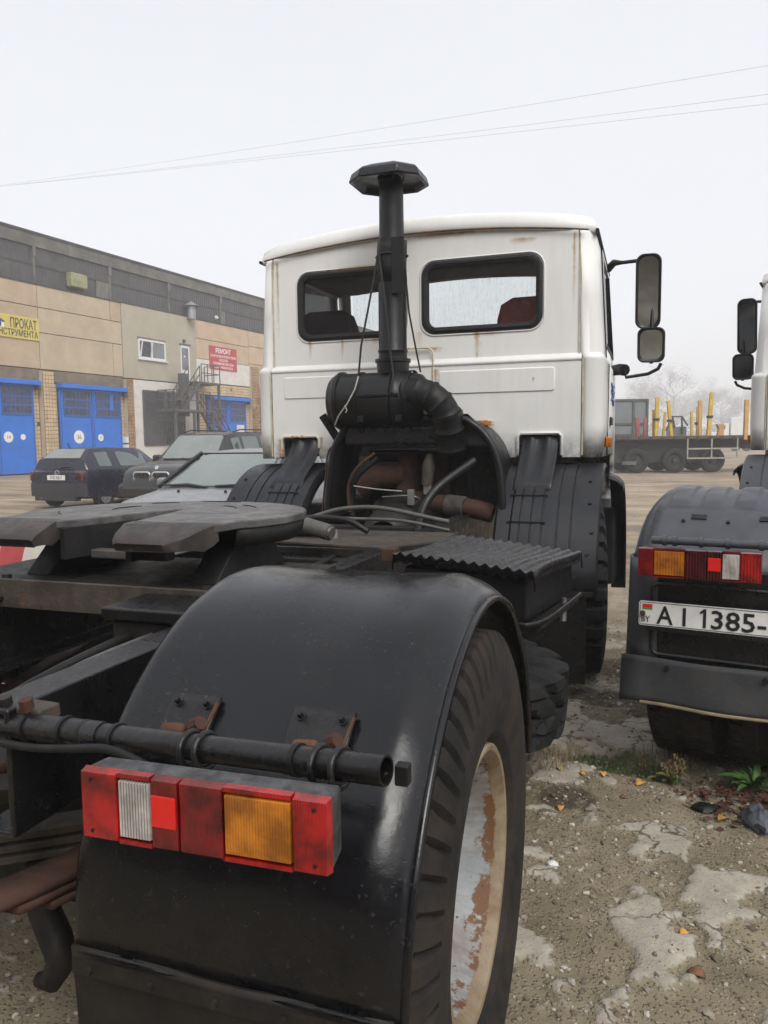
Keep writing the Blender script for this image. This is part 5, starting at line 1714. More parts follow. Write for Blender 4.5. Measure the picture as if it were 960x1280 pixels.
def blade_patch(name, n, cx, cy, rx, ry, h, mat, lean=0.6):
    m = MB()
    for i in range(n):
        a, r = random.uniform(0, 2 * PI), math.sqrt(random.random())
        x, y = cx + rx * r * math.cos(a), cy + ry * r * math.sin(a)
        z = gz(x, y) - 0.004
        hh = h * random.uniform(0.4, 1.1)
        b = random.uniform(0, 2 * PI)
        dx, dy = math.cos(b) * hh * lean * random.random(), math.sin(b) * hh * lean * random.random()
        w = random.uniform(0.0008, 0.0018)
        px, py = -math.sin(b) * w, math.cos(b) * w
        m.add([(x - px, y - py, z), (x + px, y + py, z), (x + px * .7 + dx * .4, y + py * .7 + dy * .4, z + hh * .65), (x - px * .7 + dx * .4, y - py * .7 + dy * .4, z + hh * .65), (x + dx, y + dy, z + hh)],
              [(0, 1, 2, 3), (3, 2, 4)])
    return m.build(name, mat, None, 0)


g = blade_patch('grass_tuft', 230, 1.10, 1.90, 0.16, 0.15, 0.10, M['grass_dry'], 1.5)
tag(g, 'dry straw coloured grass tuft against the spare tyre', 'grass tuft', 'tufts of dry grass')
g = blade_patch('grass_tuft', 170, 1.62, 2.05, 0.13, 0.12, 0.13, M['grass_dry'], 1.4)
tag(g, 'dry brown grass tuft behind the yellowing weed by the second truck', 'grass tuft', 'tufts of dry grass')
mm = MB()
for k in range(3200):
    x = random.uniform(1.0, 2.3)
    y = float(crack_line(np.array(x))) + random.gauss(0, 0.075)
    if float(moss_mask(np.array(x), np.array(y))) < 0.3:
        continue
    z = gz(x, y) - 0.003
    b, hh, w = random.uniform(0, 2 * PI), random.uniform(0.008, 0.03), random.uniform(0.0015, 0.004)
    px, py = -math.sin(b) * w, math.cos(b) * w
    mm.add([(x - px, y - py, z), (x + px, y + py, z), (x + math.cos(b) * hh * .6, y + math.sin(b) * hh * .6, z + hh)], [(0, 1, 2)])
tag(mm.build('moss_strip', M['grass_green'], None, 0), 'strip of moss and short grass in the long crack', 'moss', kind='stuff')


def leaf_shape(L, W, curl, n=5):
    rows = []
    for i in range(n + 1):
        t = i / n
        w = W * (math.sin(PI * min(1, t * 0.93 + 0.05)) ** 0.8) * 0.5 + 0.0006
        z = curl * math.sin(t * PI * 0.9)
        rows.append([(-w, L * t, z + w * 0.5), (0, L * t, z), (w, L * t, z + w * 0.5)])
    return MB().grid(rows)


def weed(name, x, y, n, L, W, mats, label, group, rise):
    t = empty(name, (x, y, gz(x, y)))
    tag(t, label, 'weed', group)
    shared = [leaf_shape(L, W, L * rise).mesh('leaf', m, 60) for m in mats]
    for k in range(n):
        o = bpy.data.objects.new('leaf', shared[k % len(shared)])
        COL.objects.link(o)
        o.parent = t
        s = random.uniform(0.6, 1.15)
        o.scale = (s, s, s)
        o.rotation_euler = (math.radians(random.uniform(8, 50)), random.uniform(-0.3, 0.3), 2 * PI * k / n * 2.4 + random.uniform(-0.3, 0.3))
        o.location = (0, 0, 0.004 + 0.03 * k / n)
    st = MB()
    for k in range(3):
        a = random.uniform(0, 6)
        st.tube([(0, 0, -0.01), (0.006 * math.cos(a), 0.006 * math.sin(a), 0.02), (0.012 * math.cos(a), 0.012 * math.sin(a), 0.045)], [0.003, 0.0025, 0.0015], 5)
    st.build('stem', mats[0], t, 40)
    return t


weed('weed_plant', 1.985, 1.86, 26, 0.135, 0.030, [M['leaf_green']], 'dark green leafy weed at the right edge of the photo', 'leafy weeds in the crack', 0.16)
wp = weed('weed_plant', 1.66, 1.83, 9, 0.085, 0.026, [M['leaf_lime'], M['leaf_lime'], M['leaf_green']], 'yellowing weed with few leaves and dry stalks beside the moss strip', 'leafy weeds in the crack', 0.2)
for k in range(7):
    a, hh = random.uniform(0, 6.3), random.uniform(0.09, 0.2)
    st = MB()
    top = Vector((0.05 * math.cos(a), 0.05 * math.sin(a), hh))
    st.tube([(0, 0, 0), top * 0.5 + Vector((0, 0, 0.01)), top], [0.0022, 0.0018, 0.001], 5)
    for q in range(9):
        c = top * (0.45 + 0.06 * q) + Vector((random.gauss(0, .008), random.gauss(0, .008), 0))
        st.box(c.x - .004, c.x + .004, c.y - .003, c.y + .003, c.z - .005, c.z + .005)
    st.build('dry_stalk', M['grass_dry'], wp, 0)

# rotting leaves collected against the second truck's wheels
mm = MB()
for k in range(520):
    x, y = 2.02 + random.gauss(0, 0.16), 1.72 + random.gauss(0, 0.10)
    z = gz(x, y) + random.uniform(0.002, 0.022)
    a, b, L = random.uniform(0, 6.3), random.uniform(-0.5, 0.5), random.uniform(0.008, 0.024)
    u = Vector((math.cos(a), math.sin(a), b)) * L
    v = Vector((-math.sin(a), math.cos(a), random.uniform(-.5, .5))) * L * 0.6
    c = Vector((x, y, z))
    mm.add([c - u, c + v, c + u, c - v], [(0, 1, 2, 3)])
tag(mm.build('leaf_litter', M['dead_leaves'], None, 0), 'dark red brown rotting leaf litter by the second truck', 'leaf litter', kind='stuff')

LEAVES = [(1.37, 1.77, 0.045, 'leaf_yellow', 'pale yellow leaf on the moss left of the yellowing weed'),
          (1.18, 1.78, 0.034, 'leaf_yellow', 'small orange leaf nearest the dry grass tuft at the spare tyre'),
          (1.26, 1.80, 0.034, 'leaf_yellow', 'orange leaf right of the grass tuft, on the gravel edge'),
          (1.51, 1.75, 0.06, 'leaf_yellow', 'largest pale leaf lying in front of the yellowing weed'),
          (1.56, 1.87, 0.035, 'leaf_yellow', 'yellow leaf half under the yellowing weed'),
          (1.22, 1.42, 0.04, 'leaf_yellow', 'single yellow leaf on the gravel beside the brown damp patch'),
          (1.86, 1.55, 0.06, 'leaf_yellow', 'orange leaf by the dark rag at the right edge'),
          (1.68, 0.75, 0.036, 'leaf_yellow', 'lone yellow leaf on the open gravel at lower right'),
          (1.72, 0.55, 0.05, 'leaf_brown', 'brown leaf at the bottom right corner of the photo'),
          (1.05, 1.64, 0.04, 'leaf_brown', 'brown leaf close behind the rear wheel'),
          (1.45, 1.62, 0.034, 'leaf_brown', 'curled brown leaf in the middle of the pale slab'),
          (1.16, 1.55, 0.03, 'leaf_brown', 'small brown leaf on the edge of the damp patch')]
for x, y, L, mt, lab in LEAVES:
    m = leaf_shape(L, L * 0.62, L * 0.16)
    o = m.build('fallen_leaf', M[mt], None, 60, solid=0.0008)
    o.location = (x, y, gz(x, y) + 0.005)
    o.rotation_euler = (random.uniform(-.2, .2), random.uniform(-.25, .25), random.uniform(0, 6.3))
    tag(o, lab, 'leaf', 'fallen autumn leaves')


def lump(name, x, y, sx, sy, sz, mat, label, cat, seed):
    rng = random.Random(seed)
    rows = []
    for i in range(9):
        th = PI * i / 8 * 0.98 + 0.01
        rows.append([(sx * math.sin(th) * math.cos(p) * (1 + rng.uniform(-.28, .28)), sy * math.sin(th) * math.sin(p) * (1 + rng.uniform(-.28, .28)), sz * math.cos(th) * (1 + rng.uniform(-.2, .2))) for p in [2 * PI * k / 14 for k in range(14)]])
    o = MB().loft(rows).build(name, mat, None, 40)
    o.location = (x, y, gz(x, y) + sz * 0.55)
    tag(o, label, cat)
    return o


M['bag'] = paint('grey_plastic_sheet', (0.10, 0.105, 0.125), 0.35, 0.35, 20, bump=0.8, bscale=30)
lump('plastic_bag', 1.97, 1.55, 0.05, 0.10, 0.045, M['bag'], 'crumpled grey plastic bag lying at the right edge', 'bag', 3)
lump('rag', 1.78, 1.62, 0.05, 0.035, 0.018, M['rubber'], 'black rag on the pale slab near the orange leaf', 'rag', 5)
lump('stone', 1.24, 1.0, 0.022, 0.018, 0.013, M['plate_white'], 'pale grey stone lying alone on the gravel', 'stone', 8)

# ---------------------------------------------------------------- workshop building
A0 = Vector((-28.842, 27.948, 0))
ANG = math.radians(84.877)
M['peach'] = paint('peach_render', (0.46, 0.355, 0.245), 0.85, 0.14, 0.9, dust=0.35, dustcol=(0.38, 0.26, 0.17), streak=0.35, streakcol=(0.22, 0.16, 0.12), bump=0.3)
M['beige'] = paint('beige_render', (0.46, 0.385, 0.275), 0.85, 0.14, 0.9, dust=0.4, dustcol=(0.42, 0.31, 0.21), streak=0.35, streakcol=(0.24, 0.18, 0.14), bump=0.3)
M['peach_bright'] = paint('bright_peach_render', (0.52, 0.39, 0.275), 0.85, 0.12, 0.9, dust=0.25, dustcol=(0.35, 0.26, 0.2), bump=0.3)
M['greybeige'] = paint('grey_beige_render', (0.40, 0.365, 0.285), 0.85, 0.1, 0.8, dust=0.3, dustcol=(0.33, 0.30, 0.235), streak=0.2, streakcol=(0.2, 0.18, 0.15), bump=0.3)
M['whitewash'] = paint('whitewashed_wall', (0.66, 0.64, 0.59), 0.85, 0.08, 1.2, dust=0.4, dustcol=(0.38, 0.36, 0.33), bump=0.3)
M['lintel'] = paint('stained_concrete_lintel', (0.22, 0.165, 0.115), 0.9, 0.25, 0.9, dust=0.7, dustcol=(0.085, 0.075, 0.062), streak=0.5, streakcol=(0.08, 0.07, 0.06), bump=0.3)
M['joint'] = paint('dark_wall_joint', (0.07, 0.055, 0.045), 0.9, 0.3, 3)
M['clerestory'] = paint('sooty_ribbed_glazing', (0.062, 0.064, 0.068), 0.55, 0.2, 1.2, dust=0.6, dustcol=(0.095, 0.093, 0.09), streak=0.5, streakcol=(0.04, 0.04, 0.042), bump=0.2)
M['clerestory_lite'] = paint('pale_ribbed_glazing', (0.16, 0.155, 0.145), 0.55, 0.2, 2, dust=0.5, dustcol=(0.1, 0.1, 0.095))
M['fascia'] = paint('weathered_roof_fascia', (0.15, 0.145, 0.13), 0.8, 0.35, 0.8, dust=0.7, dustcol=(0.055, 0.055, 0.052), streak=0.5, streakcol=(0.05, 0.05, 0.05))
M['roofing'] = paint('dark_roof_felt', (0.05, 0.05, 0.05), 0.9, 0.3, 1.5)
M['blue'] = paint('bright_blue_gate_paint', (0.008, 0.15, 0.62), 0.45, 0.12, 1.2, dust=0.3, dustcol=(0.02, 0.09, 0.33), rust=0.06, rust_scale=3, bump=0.1)
M['blue_dark'] = paint('blue_gate_frame_paint', (0.016, 0.085, 0.36), 0.5, 0.15, 2, dust=0.3, dustcol=(0.02, 0.06, 0.2), bump=0.1)
M['gate_pane'] = paint('dirty_gate_pane', (0.040, 0.045, 0.058), 0.25, 0.5, 1.4, dust=0.5, dustcol=(0.075, 0.07, 0.075), spec=0.5)
M['pane_dark'] = paint('dark_shop_glazing', (0.045, 0.047, 0.052), 0.3, 0.4, 0.9, dust=0.4, dustcol=(0.075, 0.075, 0.078))
M['pane_grey'] = paint('reflecting_window_pane', (0.15, 0.165, 0.18), 0.15, 0.2, 1.2, spec=0.7)
M['pvc'] = paint('white_pvc_frame', (0.66, 0.66, 0.66), 0.4, 0.06, 4)
M['tile'] = paint('yellowed_wall_tile', (0.58, 0.43, 0.25), 0.5, 0.2, 1.6, dust=0.5, dustcol=(0.33, 0.25, 0.17), rust=0.30, rust_scale=1.0, rustcol=(0.22, 0.105, 0.045), bump=0.1)
M['tile_rust'] = paint('rust_stained_wall_tile', (0.36, 0.22, 0.11), 0.55, 0.25, 1.3, dust=0.5, dustcol=(0.30, 0.23, 0.16), rust=0.5, rust_scale=1.0, rustcol=(0.17, 0.075, 0.03), bump=0.1)
M['sign_yellow'] = paint('yellow_banner_vinyl', (0.60, 0.48, 0.10), 0.5, 0.1, 2, dust=0.3, dustcol=(0.45, 0.40, 0.18))
M['sign_red'] = paint('red_sign_board', (0.44, 0.05, 0.065), 0.5, 0.08, 2)
M['sign_ink'] = NT('banner_dark_lettering').set(Base_Color=(0.05, 0.045, 0.04), Roughness=0.6).mat
M['sign_blue'] = NT('banner_blue_emblem').set(Base_Color=(0.03, 0.045, 0.22), Roughness=0.6).mat
M['sign_white'] = NT('white_lettering').set(Base_Color=(0.78, 0.76, 0.75), Roughness=0.6).mat
M['iron'] = paint('grey_stair_iron', (0.075, 0.073, 0.072), 0.6, 0.3, 3, rust=0.25, rust_scale=2)
M['iron_rust'] = paint('rusty_stair_iron', (0.10, 0.05, 0.035), 0.75, 0.4, 3)
M['zinc'] = paint('galvanised_duct', (0.30, 0.31, 0.33), 0.45, 0.15, 3, metal=0.4)
M['flood'] = paint('yellowed_lamp_box', (0.26, 0.27, 0.15), 0.5, 0.25, 3)

hall = empty('workshop_building', A0, ANG)
tag(hall, 'long industrial workshop with peach panels, blue gates and dark ribbed clerestory', 'building')
S0, S1 = -15.2, 57.7
JN = [2.78 + 5.97 * k for k in range(-3, 10)]
MB().box(S0, S1, 0.06, 14, -0.3, 9.72).build('core_wall', M['joint'], hall, 0)
MB().box(S0, S1, 0.30, 13.5, 9.70, 11.9).build('clerestory_core', M['joint'], hall, 0)
rf = MB()
rf.prism([(0.02, 11.62), (0.02, 12.28), (0.3, 12.34), (7, 12.9), (14, 12.3), (14, 11.6)], S0 - 0.3, S1 + 0.3, 'x')
rf.build('roof', M['fascia'], hall, 0)
MB().box(S0 - 0.3, S1 + 0.3, -0.03, 0.05, 12.24, 12.36).build('roof_edge', M['roofing'], hall, 0)
MB().box(S0, S1, -0.10, 0.30, 9.66, 9.74).build('sill_flashing', M['roofing'], hall, 0)
# clerestory panels, ribbed
px = [-14.6, -8.7, -2.6, 2.85, 8.15, 13.25, 18.7, 24.2, 29.8, 35.4, 41, 46.6, 52.2, 57.6]
def ribbed(x0, x1, z0, z1, mat, y=0.2):
    n = max(4, int((x1 - x0) / 0.22)) * 2
    rows = [[(x0 + (x1 - x0) * i / n, y + (0.014 if i % 2 else 0.0) - (0.06 if z == z1 else 0), z) for i in range(n + 1)] for z in (z0, z1)]
    return MB().grid(rows).build('ribbed_panel', mat, hall, 0, solid=0.02)
for a, b in zip(px[:-1], px[1:]):
    ribbed(a + 0.06, b - 0.06, 9.74, 10.68, M['clerestory'])
    ribbed(a + 0.06, b - 0.06, 10.74, 11.60, M['clerestory'])
    MB().box(a - 0.07, a + 0.07, 0.08, 0.3, 9.74, 11.62).build('clerestory_post', M['fascia'], hall, 0)
    MB().box(a - 0.09, a + 0.09, 0.02, 0.08, 11.15, 11.6).build('post_bracket', M['clerestory_lite'], hall, 0)
MB().box(S0, S1, 0.10, 0.22, 10.66, 10.75).build('clerestory_rail', M['roofing'], hall, 0)
ribbed(7.1, 8.05, 9.78, 10.66, M['clerestory_lite'], 0.15)
ribbed(18.75, 19.2, 9.78, 10.66, M['clerestory_lite'], 0.15)
fl = MB().box(4.95, 6.1, -0.3, 0.15, 9.95, 10.72).build('floodlight_box', M['flood'], hall, 0, bevel=0.08)
MB().cyl((18.0, 0.0, 10.1), (18.0, -0.14, 10.1), 0.14, 0.1, 12).build('wall_lamp', M['pvc'], hall, 40)
MB().cyl((0.3, 0.0, 10.0), (0.3, -0.2, 10.0), 0.3, 0.24, 14).build('wall_lamp', M['pvc'], hall, 40)
# concrete panels: three courses per bay; the grey bay is one rendered field
def panel(x0, x1, z0, z1, mat, y=-0.07, name='wall_panel'):
    return MB().box(x0 + 0.02, x1 - 0.02, y, 0.06, z0 + 0.018, z1 - 0.018).build(name, mat, hall, 0, bevel=0.012)
for k, (a, b) in enumerate(zip(JN[:-1], JN[1:])):
    if 8 < a < 9:
        panel(8.76, 15.6, 5.36, 9.72, M['greybeige'], -0.10)
        panel(9.35, 15.5, -0.1, 5.34, M['whitewash'], -0.06)
        continue
    if 14 < a < 15:
        a = 15.6
        b = 21.75
        panel(a, b, 8.45, 9.70, M['peach_bright'])
        panel(a, b, 7.12, 8.45, M['peach_bright'])
        panel(a - 0.05, b + 0.05, 5.56, 7.12, M['whitewash'], -0.10)
        panel(a, b, 4.74, 5.56, M['lintel'])
        continue
    if 20 < a < 21.5:
        a = 21.75
    base = M['beige'] if 2 < a < 3 else M['peach']
    up = M['beige'] if 2 < a < 3 else M['peach_bright'] if a > 20 else M['peach']
    for z0, z1, mt in ((8.55, 9.70, up), (7.27, 8.55, up if a > 20 else M['peach'] if a < 2 else base), (5.40, 7.27, base)):
        if 2 < a < 3 and z0 > 8:
            panel(a, 7.9, z0, z1, mt)
            panel(7.9, b, z0, z1, M['peach'])
        elif 2 < a < 3 and z0 < 6:
            panel(a, 8.0, z0, z1, mt)
            panel(8.0, b, z0, z1, mt)
        else:
            panel(a, b, z0, z1, mt)
    panel(a, b, 4.76, 5.40, M['lintel'], -0.03)


def tiles(x0, x1, z0, z1, mat, y, s=0.205):
    """small glazed tiles as real pieces, joined (each is under ten pixels)"""
    w = MB()
    nx, nz = max(1, round((x1 - x0) / s)), max(1, round((z1 - z0) / s))
    dx, dz = (x1 - x0) / nx, (z1 - z0) / nz
    for i in range(nx):
        for j in range(nz):
            if random.random() < 0.012:
                continue
            yy = y - random.uniform(0, 0.008)
            w.box(x0 + i * dx + 0.012, x0 + (i + 1) * dx - 0.012, yy, y + 0.02, z0 + j * dz + 0.012, z0 + (j + 1) * dz - 0.012)
    o = w.build('wall_tiles', mat, hall, 0)
    tag(o, kind='stuff')
    return o


PIL = [(-3.28, -2.35, 5.3, 0), (2.70, 3.42, 5.3, 0), (8.80, 9.34, 5.3, 1), (21.80, 22.75, 7.05, 1), (27.7, 28.6, 5.3, 0), (33.6, 34.5, 5.3, 0), (39.6, 40.5, 5.3, 0)]
for a, b, h, ru in PIL:
    MB().box(a, b, -0.25, 0.06, -0.1, h).build('pilaster', M['beige'], hall, 0)
    MB().box(a, b, -0.262, -0.245, 0.0, h).build('tile_bed', M['joint'], hall, 0)
    tiles(a, b, 0.0, h, M['tile_rust'] if ru else M['tile'], -0.275)
for a, b in ((2.3, 2.66), (3.46, 3.84), (8.56, 8.78), (15.62, 16.58), (21.3, 21.76)):
    tiles(a, b, 0.0, 4.72, M['tile'], 0.045)
tiles(15.62, 21.76, 4.76, 5.5, M['tile'], -0.085)


def gate(x0, x1, H, skip=None, numbers=()):
    xm = (x0 + x1) / 2
    MB().box(x0 - 0.10, x1 + 0.22, -0.42, 0.04, H - 0.22, H + 0.02).build('gate_canopy', M['blue'], hall, 0, bevel=0.03)
    MB().box(x1 + 0.10, x1 + 0.30, -0.30, 0.0, H - 0.42, H - 0.15).build('gate_lamp', M['iron'], hall, 0, bevel=0.03)
    for i, (a, b) in enumerate(((x0, xm - 0.025), (xm + 0.025, x1))):
        leaf = MB().box(a, b, -0.06, 0.04, 0.05, H - 0.2).build('gate_leaf', M['blue'], hall, 0, bevel=0.01)
        wx0, wx1, wz0, wz1 = a + 0.28, b - 0.18, H * 0.645, H - 0.36
        MB().box(wx0, wx1, -0.075, -0.058, wz0, wz1).build('gate_pane', M['gate_pane'], leaf, 0)
        fr = MB()
        nc, nr = 7, 3
        for r in range(nr + 1):
            z = wz0 + (wz1 - wz0) * r / nr
            fr.box(wx0 - 0.03, wx1 + 0.03, -0.10, -0.07, z - 0.045, z + 0.045)
        for c in range(nc + 1):
            x = wx0 + (wx1 - wx0) * c / nc
            fr.box(x - 0.022, x + 0.022, -0.096, -0.072, wz0, wz1)
        fr.build('glazing_bars', M['blue_dark'], leaf, 0)
        if skip and skip[0] == i:
            c, r = skip[1], skip[2]
            MB().box(wx0 + (wx1 - wx0) * c / nc, wx0 + (wx1 - wx0) * (c + 1) / nc, -0.105, -0.07, wz0 + (wz1 - wz0) * (r - 0.15) / nr, wz1).build('blanking_sheet', M['blue'], leaf, 0)
        for px0 in (a + 0.06, b - 0.1):
            MB().box(px0, px0 + 0.04, -0.075, -0.055, 0.1, H - 0.25).build('leaf_stile', M['blue_dark'], leaf, 0)
    for x, z, r, s in numbers:
        d = MB()
        d.cyl((x, -0.06, z), (x, -0.078, z), r, r, 28)
        dk = d.build('number_disc', M['sign_white'], hall, 40)
        if s:
            text_mesh(s, r * 1.0, 'numeral', M['sign_ink'], dk, frame_mtx((x, -0.0785, z - r * 0.34), (1, 0, 0), (0, 0, 1)), 0.003, 'CENTER', 0.9)


gate(-2.2, 2.25, 4.75, None, [(0.6, 1.9, 0.27, '14'), (1.47, 1.9, 0.15, '')])
gate(3.92, 8.48, 4.72, (1, 4, 1), [(5.15, 1.9, 0.36, '36'), (6.75, 1.86, 0.2, '15')])
gate(16.7, 21.25, 4.66)
MB().box(20.0, 20.9, -0.085, -0.06, 2.25, 2.75).build('notice', M['whitewash'], hall, 0)
gate(28.7, 33.2, 4.7)
gate(34.8, 39.3, 4.7)
MB().box(8.5, 8.72, -0.3, 0.0, 1.15, 1.45).build('meter_box', M['pvc'], hall, 0)
MB().box(8.5, 8.72, -0.3, 0.0, 1.55, 1.9).build('meter_box', M['pvc'], hall, 0)
# big dark glazing on the white field
MB().box(10.32, 14.15, -0.09, -0.05, 1.4, 4.7).build('shop_glazing', M['pane_dark'], hall, 0)
gl = MB()
for x in (10.32, 12.2, 14.15):
    gl.box(x - 0.05, x + 0.05, -0.13, -0.08, 1.4, 4.7)
for z in (1.4, 2.95, 4.7):
    gl.box(10.32, 14.15, -0.128, -0.082, z - 0.05, z + 0.05)
gl.build('glazing_frame', M['iron'], hall, 0)
gl = MB()
for i in range(8):
    gl.box(12.35 + i * 0.22, 12.4 + i * 0.22, -0.15, -0.11, 1.4, 2.85)
gl.build('window_grille', M['iron'], hall, 0)
# upstairs window, its left sash tilted in, and the door
w = MB()
for x in (10.1, 11.22, 12.42):
    w.box(x - 0.06, x + 0.06, -0.16, -0.09, 6.68, 7.74)
for z in (6.68, 7.74):
    w.box(10.1, 12.42, -0.158, -0.092, z - 0.06, z + 0.06)
wf = w.build('window', M['pvc'], hall, 0)
MB().box(11.28, 12.36, -0.12, -0.095, 6.74, 7.68).build('pane', M['pane_grey'], wf, 0)
MB().box(10.16, 11.16, -0.115, -0.10, 6.74, 7.68).build('pane', M['gate_pane'], wf, 0)
t = MB()
t.bar((10.2, -0.15, 6.76), (10.2, -0.34, 7.66), 0.06, 0.05)
t.bar((11.1, -0.15, 6.76), (11.1, -0.34, 7.66), 0.06, 0.05)
t.bar((10.2, -0.34, 7.66), (11.1, -0.34, 7.66), 0.06, 0.05)
t.build('tilted_sash', M['pvc'], wf, 0)
MB().box(9.95, 12.6, -0.22, -0.09, 6.54, 6.62).build('sill', M['pvc'], wf, 0)
MB().box(10.0, 12.5, -0.13, -0.09, 7.78, 7.9).build('lintel', M['fascia'], wf, 0)
dr = MB().box(13.95, 14.85, -0.13, -0.09, 5.45, 7.8).build('upper_door', M['pvc'], hall, 0)
MB().box(14.05, 14.7, -0.145, -0.12, 6.25, 7.65).build('pane', M['pane_grey'], dr, 0)
MB().box(13.85, 14.95, -0.16, -0.09, 7.82, 7.92).build('lintel', M['fascia'], dr, 0)
MB().cyl((14.3, -0.15, 7.1), (14.3, -0.155, 7.1), 0.07, 0.07, 10).build('door_sticker', M['sign_white'], dr, 0)
MB().cyl((14.3, -0.1, 8.1), (14.3, -0.25, 8.1), 0.12, 0.08, 10).build('bulkhead_lamp', M['iron'], hall, 40)
# flue
ch = MB()
ch.cyl((14.9, -0.35, 9.55), (14.9, -0.35, 10.45), 0.27, 0.27, 16)
ch.lathe([(10.38, 0.48), (10.40, 0.49), (10.68, 0.05), (10.70, 0.0)], (14.9, -0.35, 0), (0, 0, 1), 16)
ch.build('flue', M['zinc'], hall, 40)

# signs are things of their own
def wall_sign(name, x0, x1, z0, z1, mat, label):
    o = MB().box(x0, x1, -0.125, -0.10, z0, z1).build(name, mat, None, 0)
    o.location, o.rotation_euler = A0, (0, 0, ANG)
    tag(o, label, 'sign')
    return o
WM = lambda x, z, y=-0.127: frame_mtx((x, y, z), (1, 0, 0), (0, 0, 1))
sy = wall_sign('banner_sign', -1.9, 2.76, 6.82, 7.93, M['sign_yellow'], 'yellow banner with dark lettering on the peach wall')
text_mesh("ПРОКАТ", 0.66, 'lettering', M['sign_ink'], sy, WM(1.0, 7.33), 0.004, width=1.6, offset=0.01)
text_mesh("ИНСТРУМЕНТА", 0.44, 'lettering', M['sign_ink'], sy, WM(0.08, 6.93), 0.004, width=2.58, offset=0.008)
hs = MB()
hs.prism([(-0.5, 7.55), (0.1, 7.9), (0.72, 7.55), (0.6, 7.5), (0.1, 7.78), (-0.4, 7.5)], -0.135, -0.126)
hs.prism(rrect(0.38, 0.5, 7.3, 7.6, 0.03, 2), -0.135, -0.126)
hs.prism(rrect(-0.2, -0.02, 7.3, 7.6, 0.03, 2), -0.135, -0.126)
hs.build('house_emblem', M['sign_blue'], sy, 0)
MB().box(-0.5, 0.66, -0.1265, -0.12, 7.28, 7.6).build('emblem_field', M['sign_white'], sy, 0)
srd = wall_sign('notice_sign', 16.98, 20.15, 6.52, 8.12, M['sign_red'], 'red sign with white lettering above the third blue gate')
text_mesh("РЕМОНТ", 0.44, 'lettering', M['sign_white'], srd, WM(18.55, 7.68), 0.004, 'CENTER', 0.95, offset=0.008)
for k, (s, sz) in enumerate((("СТАРТЕРОВ И ГЕНЕРАТОРОВ", 0.22), ("НАСОСОВ", 0.22), ("ТОПЛИВНОЙ СИСТЕМЫ", 0.22), ("САМАЯ НИЗКАЯ ЦЕНА", 0.22))):
    text_mesh(s, sz, 'lettering', M['sign_white'], srd, WM(18.55, 7.38 - 0.25 * k), 0.004, 'CENTER', 0.92, offset=0.002)

# outside staircase
stair = empty('iron_staircase', A0, ANG)
tag(stair, 'grey iron staircase zigzagging up to the upstairs door', 'staircase')
def part(m, name, mat=None):
    return m.build(name, mat or M['iron'], stair, 0)
part(MB().box(13.7, 16.3, -1.5, -0.12, 5.3, 5.42), 'upper_landing')
part(MB().box(10.6, 14.6, -2.2, -0.9, 3.42, 3.56), 'lower_landing')
for x, y, z in ((13.8, -1.45, 5.3), (16.1, -1.45, 5.3), (12.6, -2.1, 3.42), (14.5, -2.1, 3.42), (10.8, -2.1, 3.42)):
    part(MB().box(x - 0.07, x + 0.07, y - 0.07, y + 0.07, 0, z), 'post')
part(MB().box(13.0, 13.55, -1.0, -0.6, 3.2, 5.9), 'stack_column')
def flight(p0, p1, y, w, n, mat):
    m = MB()
    for yy in (y - w / 2, y + w / 2):
        m.bar((p0[0], yy, p0[1]), (p1[0], yy, p1[1]), 0.06, 0.22)
    part(m, 'stringer', mat)
    for i in range(1, n):
        t = i / n
        x, z = p0[0] + (p1[0] - p0[0]) * t, p0[1] + (p1[1] - p0[1]) * t
        part(MB().box(x - 0.14, x + 0.14, y - w / 2, y + w / 2, z - 0.02, z + 0.02), 'tread', mat)
    r = MB()
    for yy in (y - w / 2, y + w / 2):
        for h in (0.55, 1.05):
            r.bar((p0[0], yy, p0[1] + h), (p1[0], yy, p1[1] + h), 0.05, 0.05)
        for i in range(4):
            t = i / 3
            x, z = p0[0] + (p1[0] - p0[0]) * t, p0[1] + (p1[1] - p0[1]) * t
            r.bar((x, yy, z), (x, yy, z + 1.05), 0.045, 0.045)
    part(r, 'flight_rail', mat)
flight((14.0, 5.36), (12.2, 3.5), -1.1, 0.9, 8, M['iron'])
flight((14.4, 3.5), (17.2, 0.1), -1.7, 0.9, 14, M['iron_rust'])
def rail(pts, h=1.15, nm='landing_rail'):
    m = MB()
    for a, b in zip(pts[:-1], pts[1:]):
        for hh in (h * 0.5, h):
            m.bar((a[0], a[1], a[2] + hh), (b[0], b[1], b[2] + hh), 0.05, 0.05)
        n = max(1, int((Vector(b) - Vector(a)).length / 0.6))
        for i in range(n + 1):
            p = Vector(a).lerp(Vector(b), i / n)
            m.bar(p, p + Vector((0, 0, h)), 0.045, 0.045)
    part(m, nm)
rail([(14.3, -1.45, 5.42), (16.25, -1.45, 5.42), (16.25, -0.2, 5.42)])
rail([(12.2, -0.95, 3.56), (10.65, -0.95, 3.56), (10.65, -2.15, 3.56), (14.2, -2.15, 3.56)])

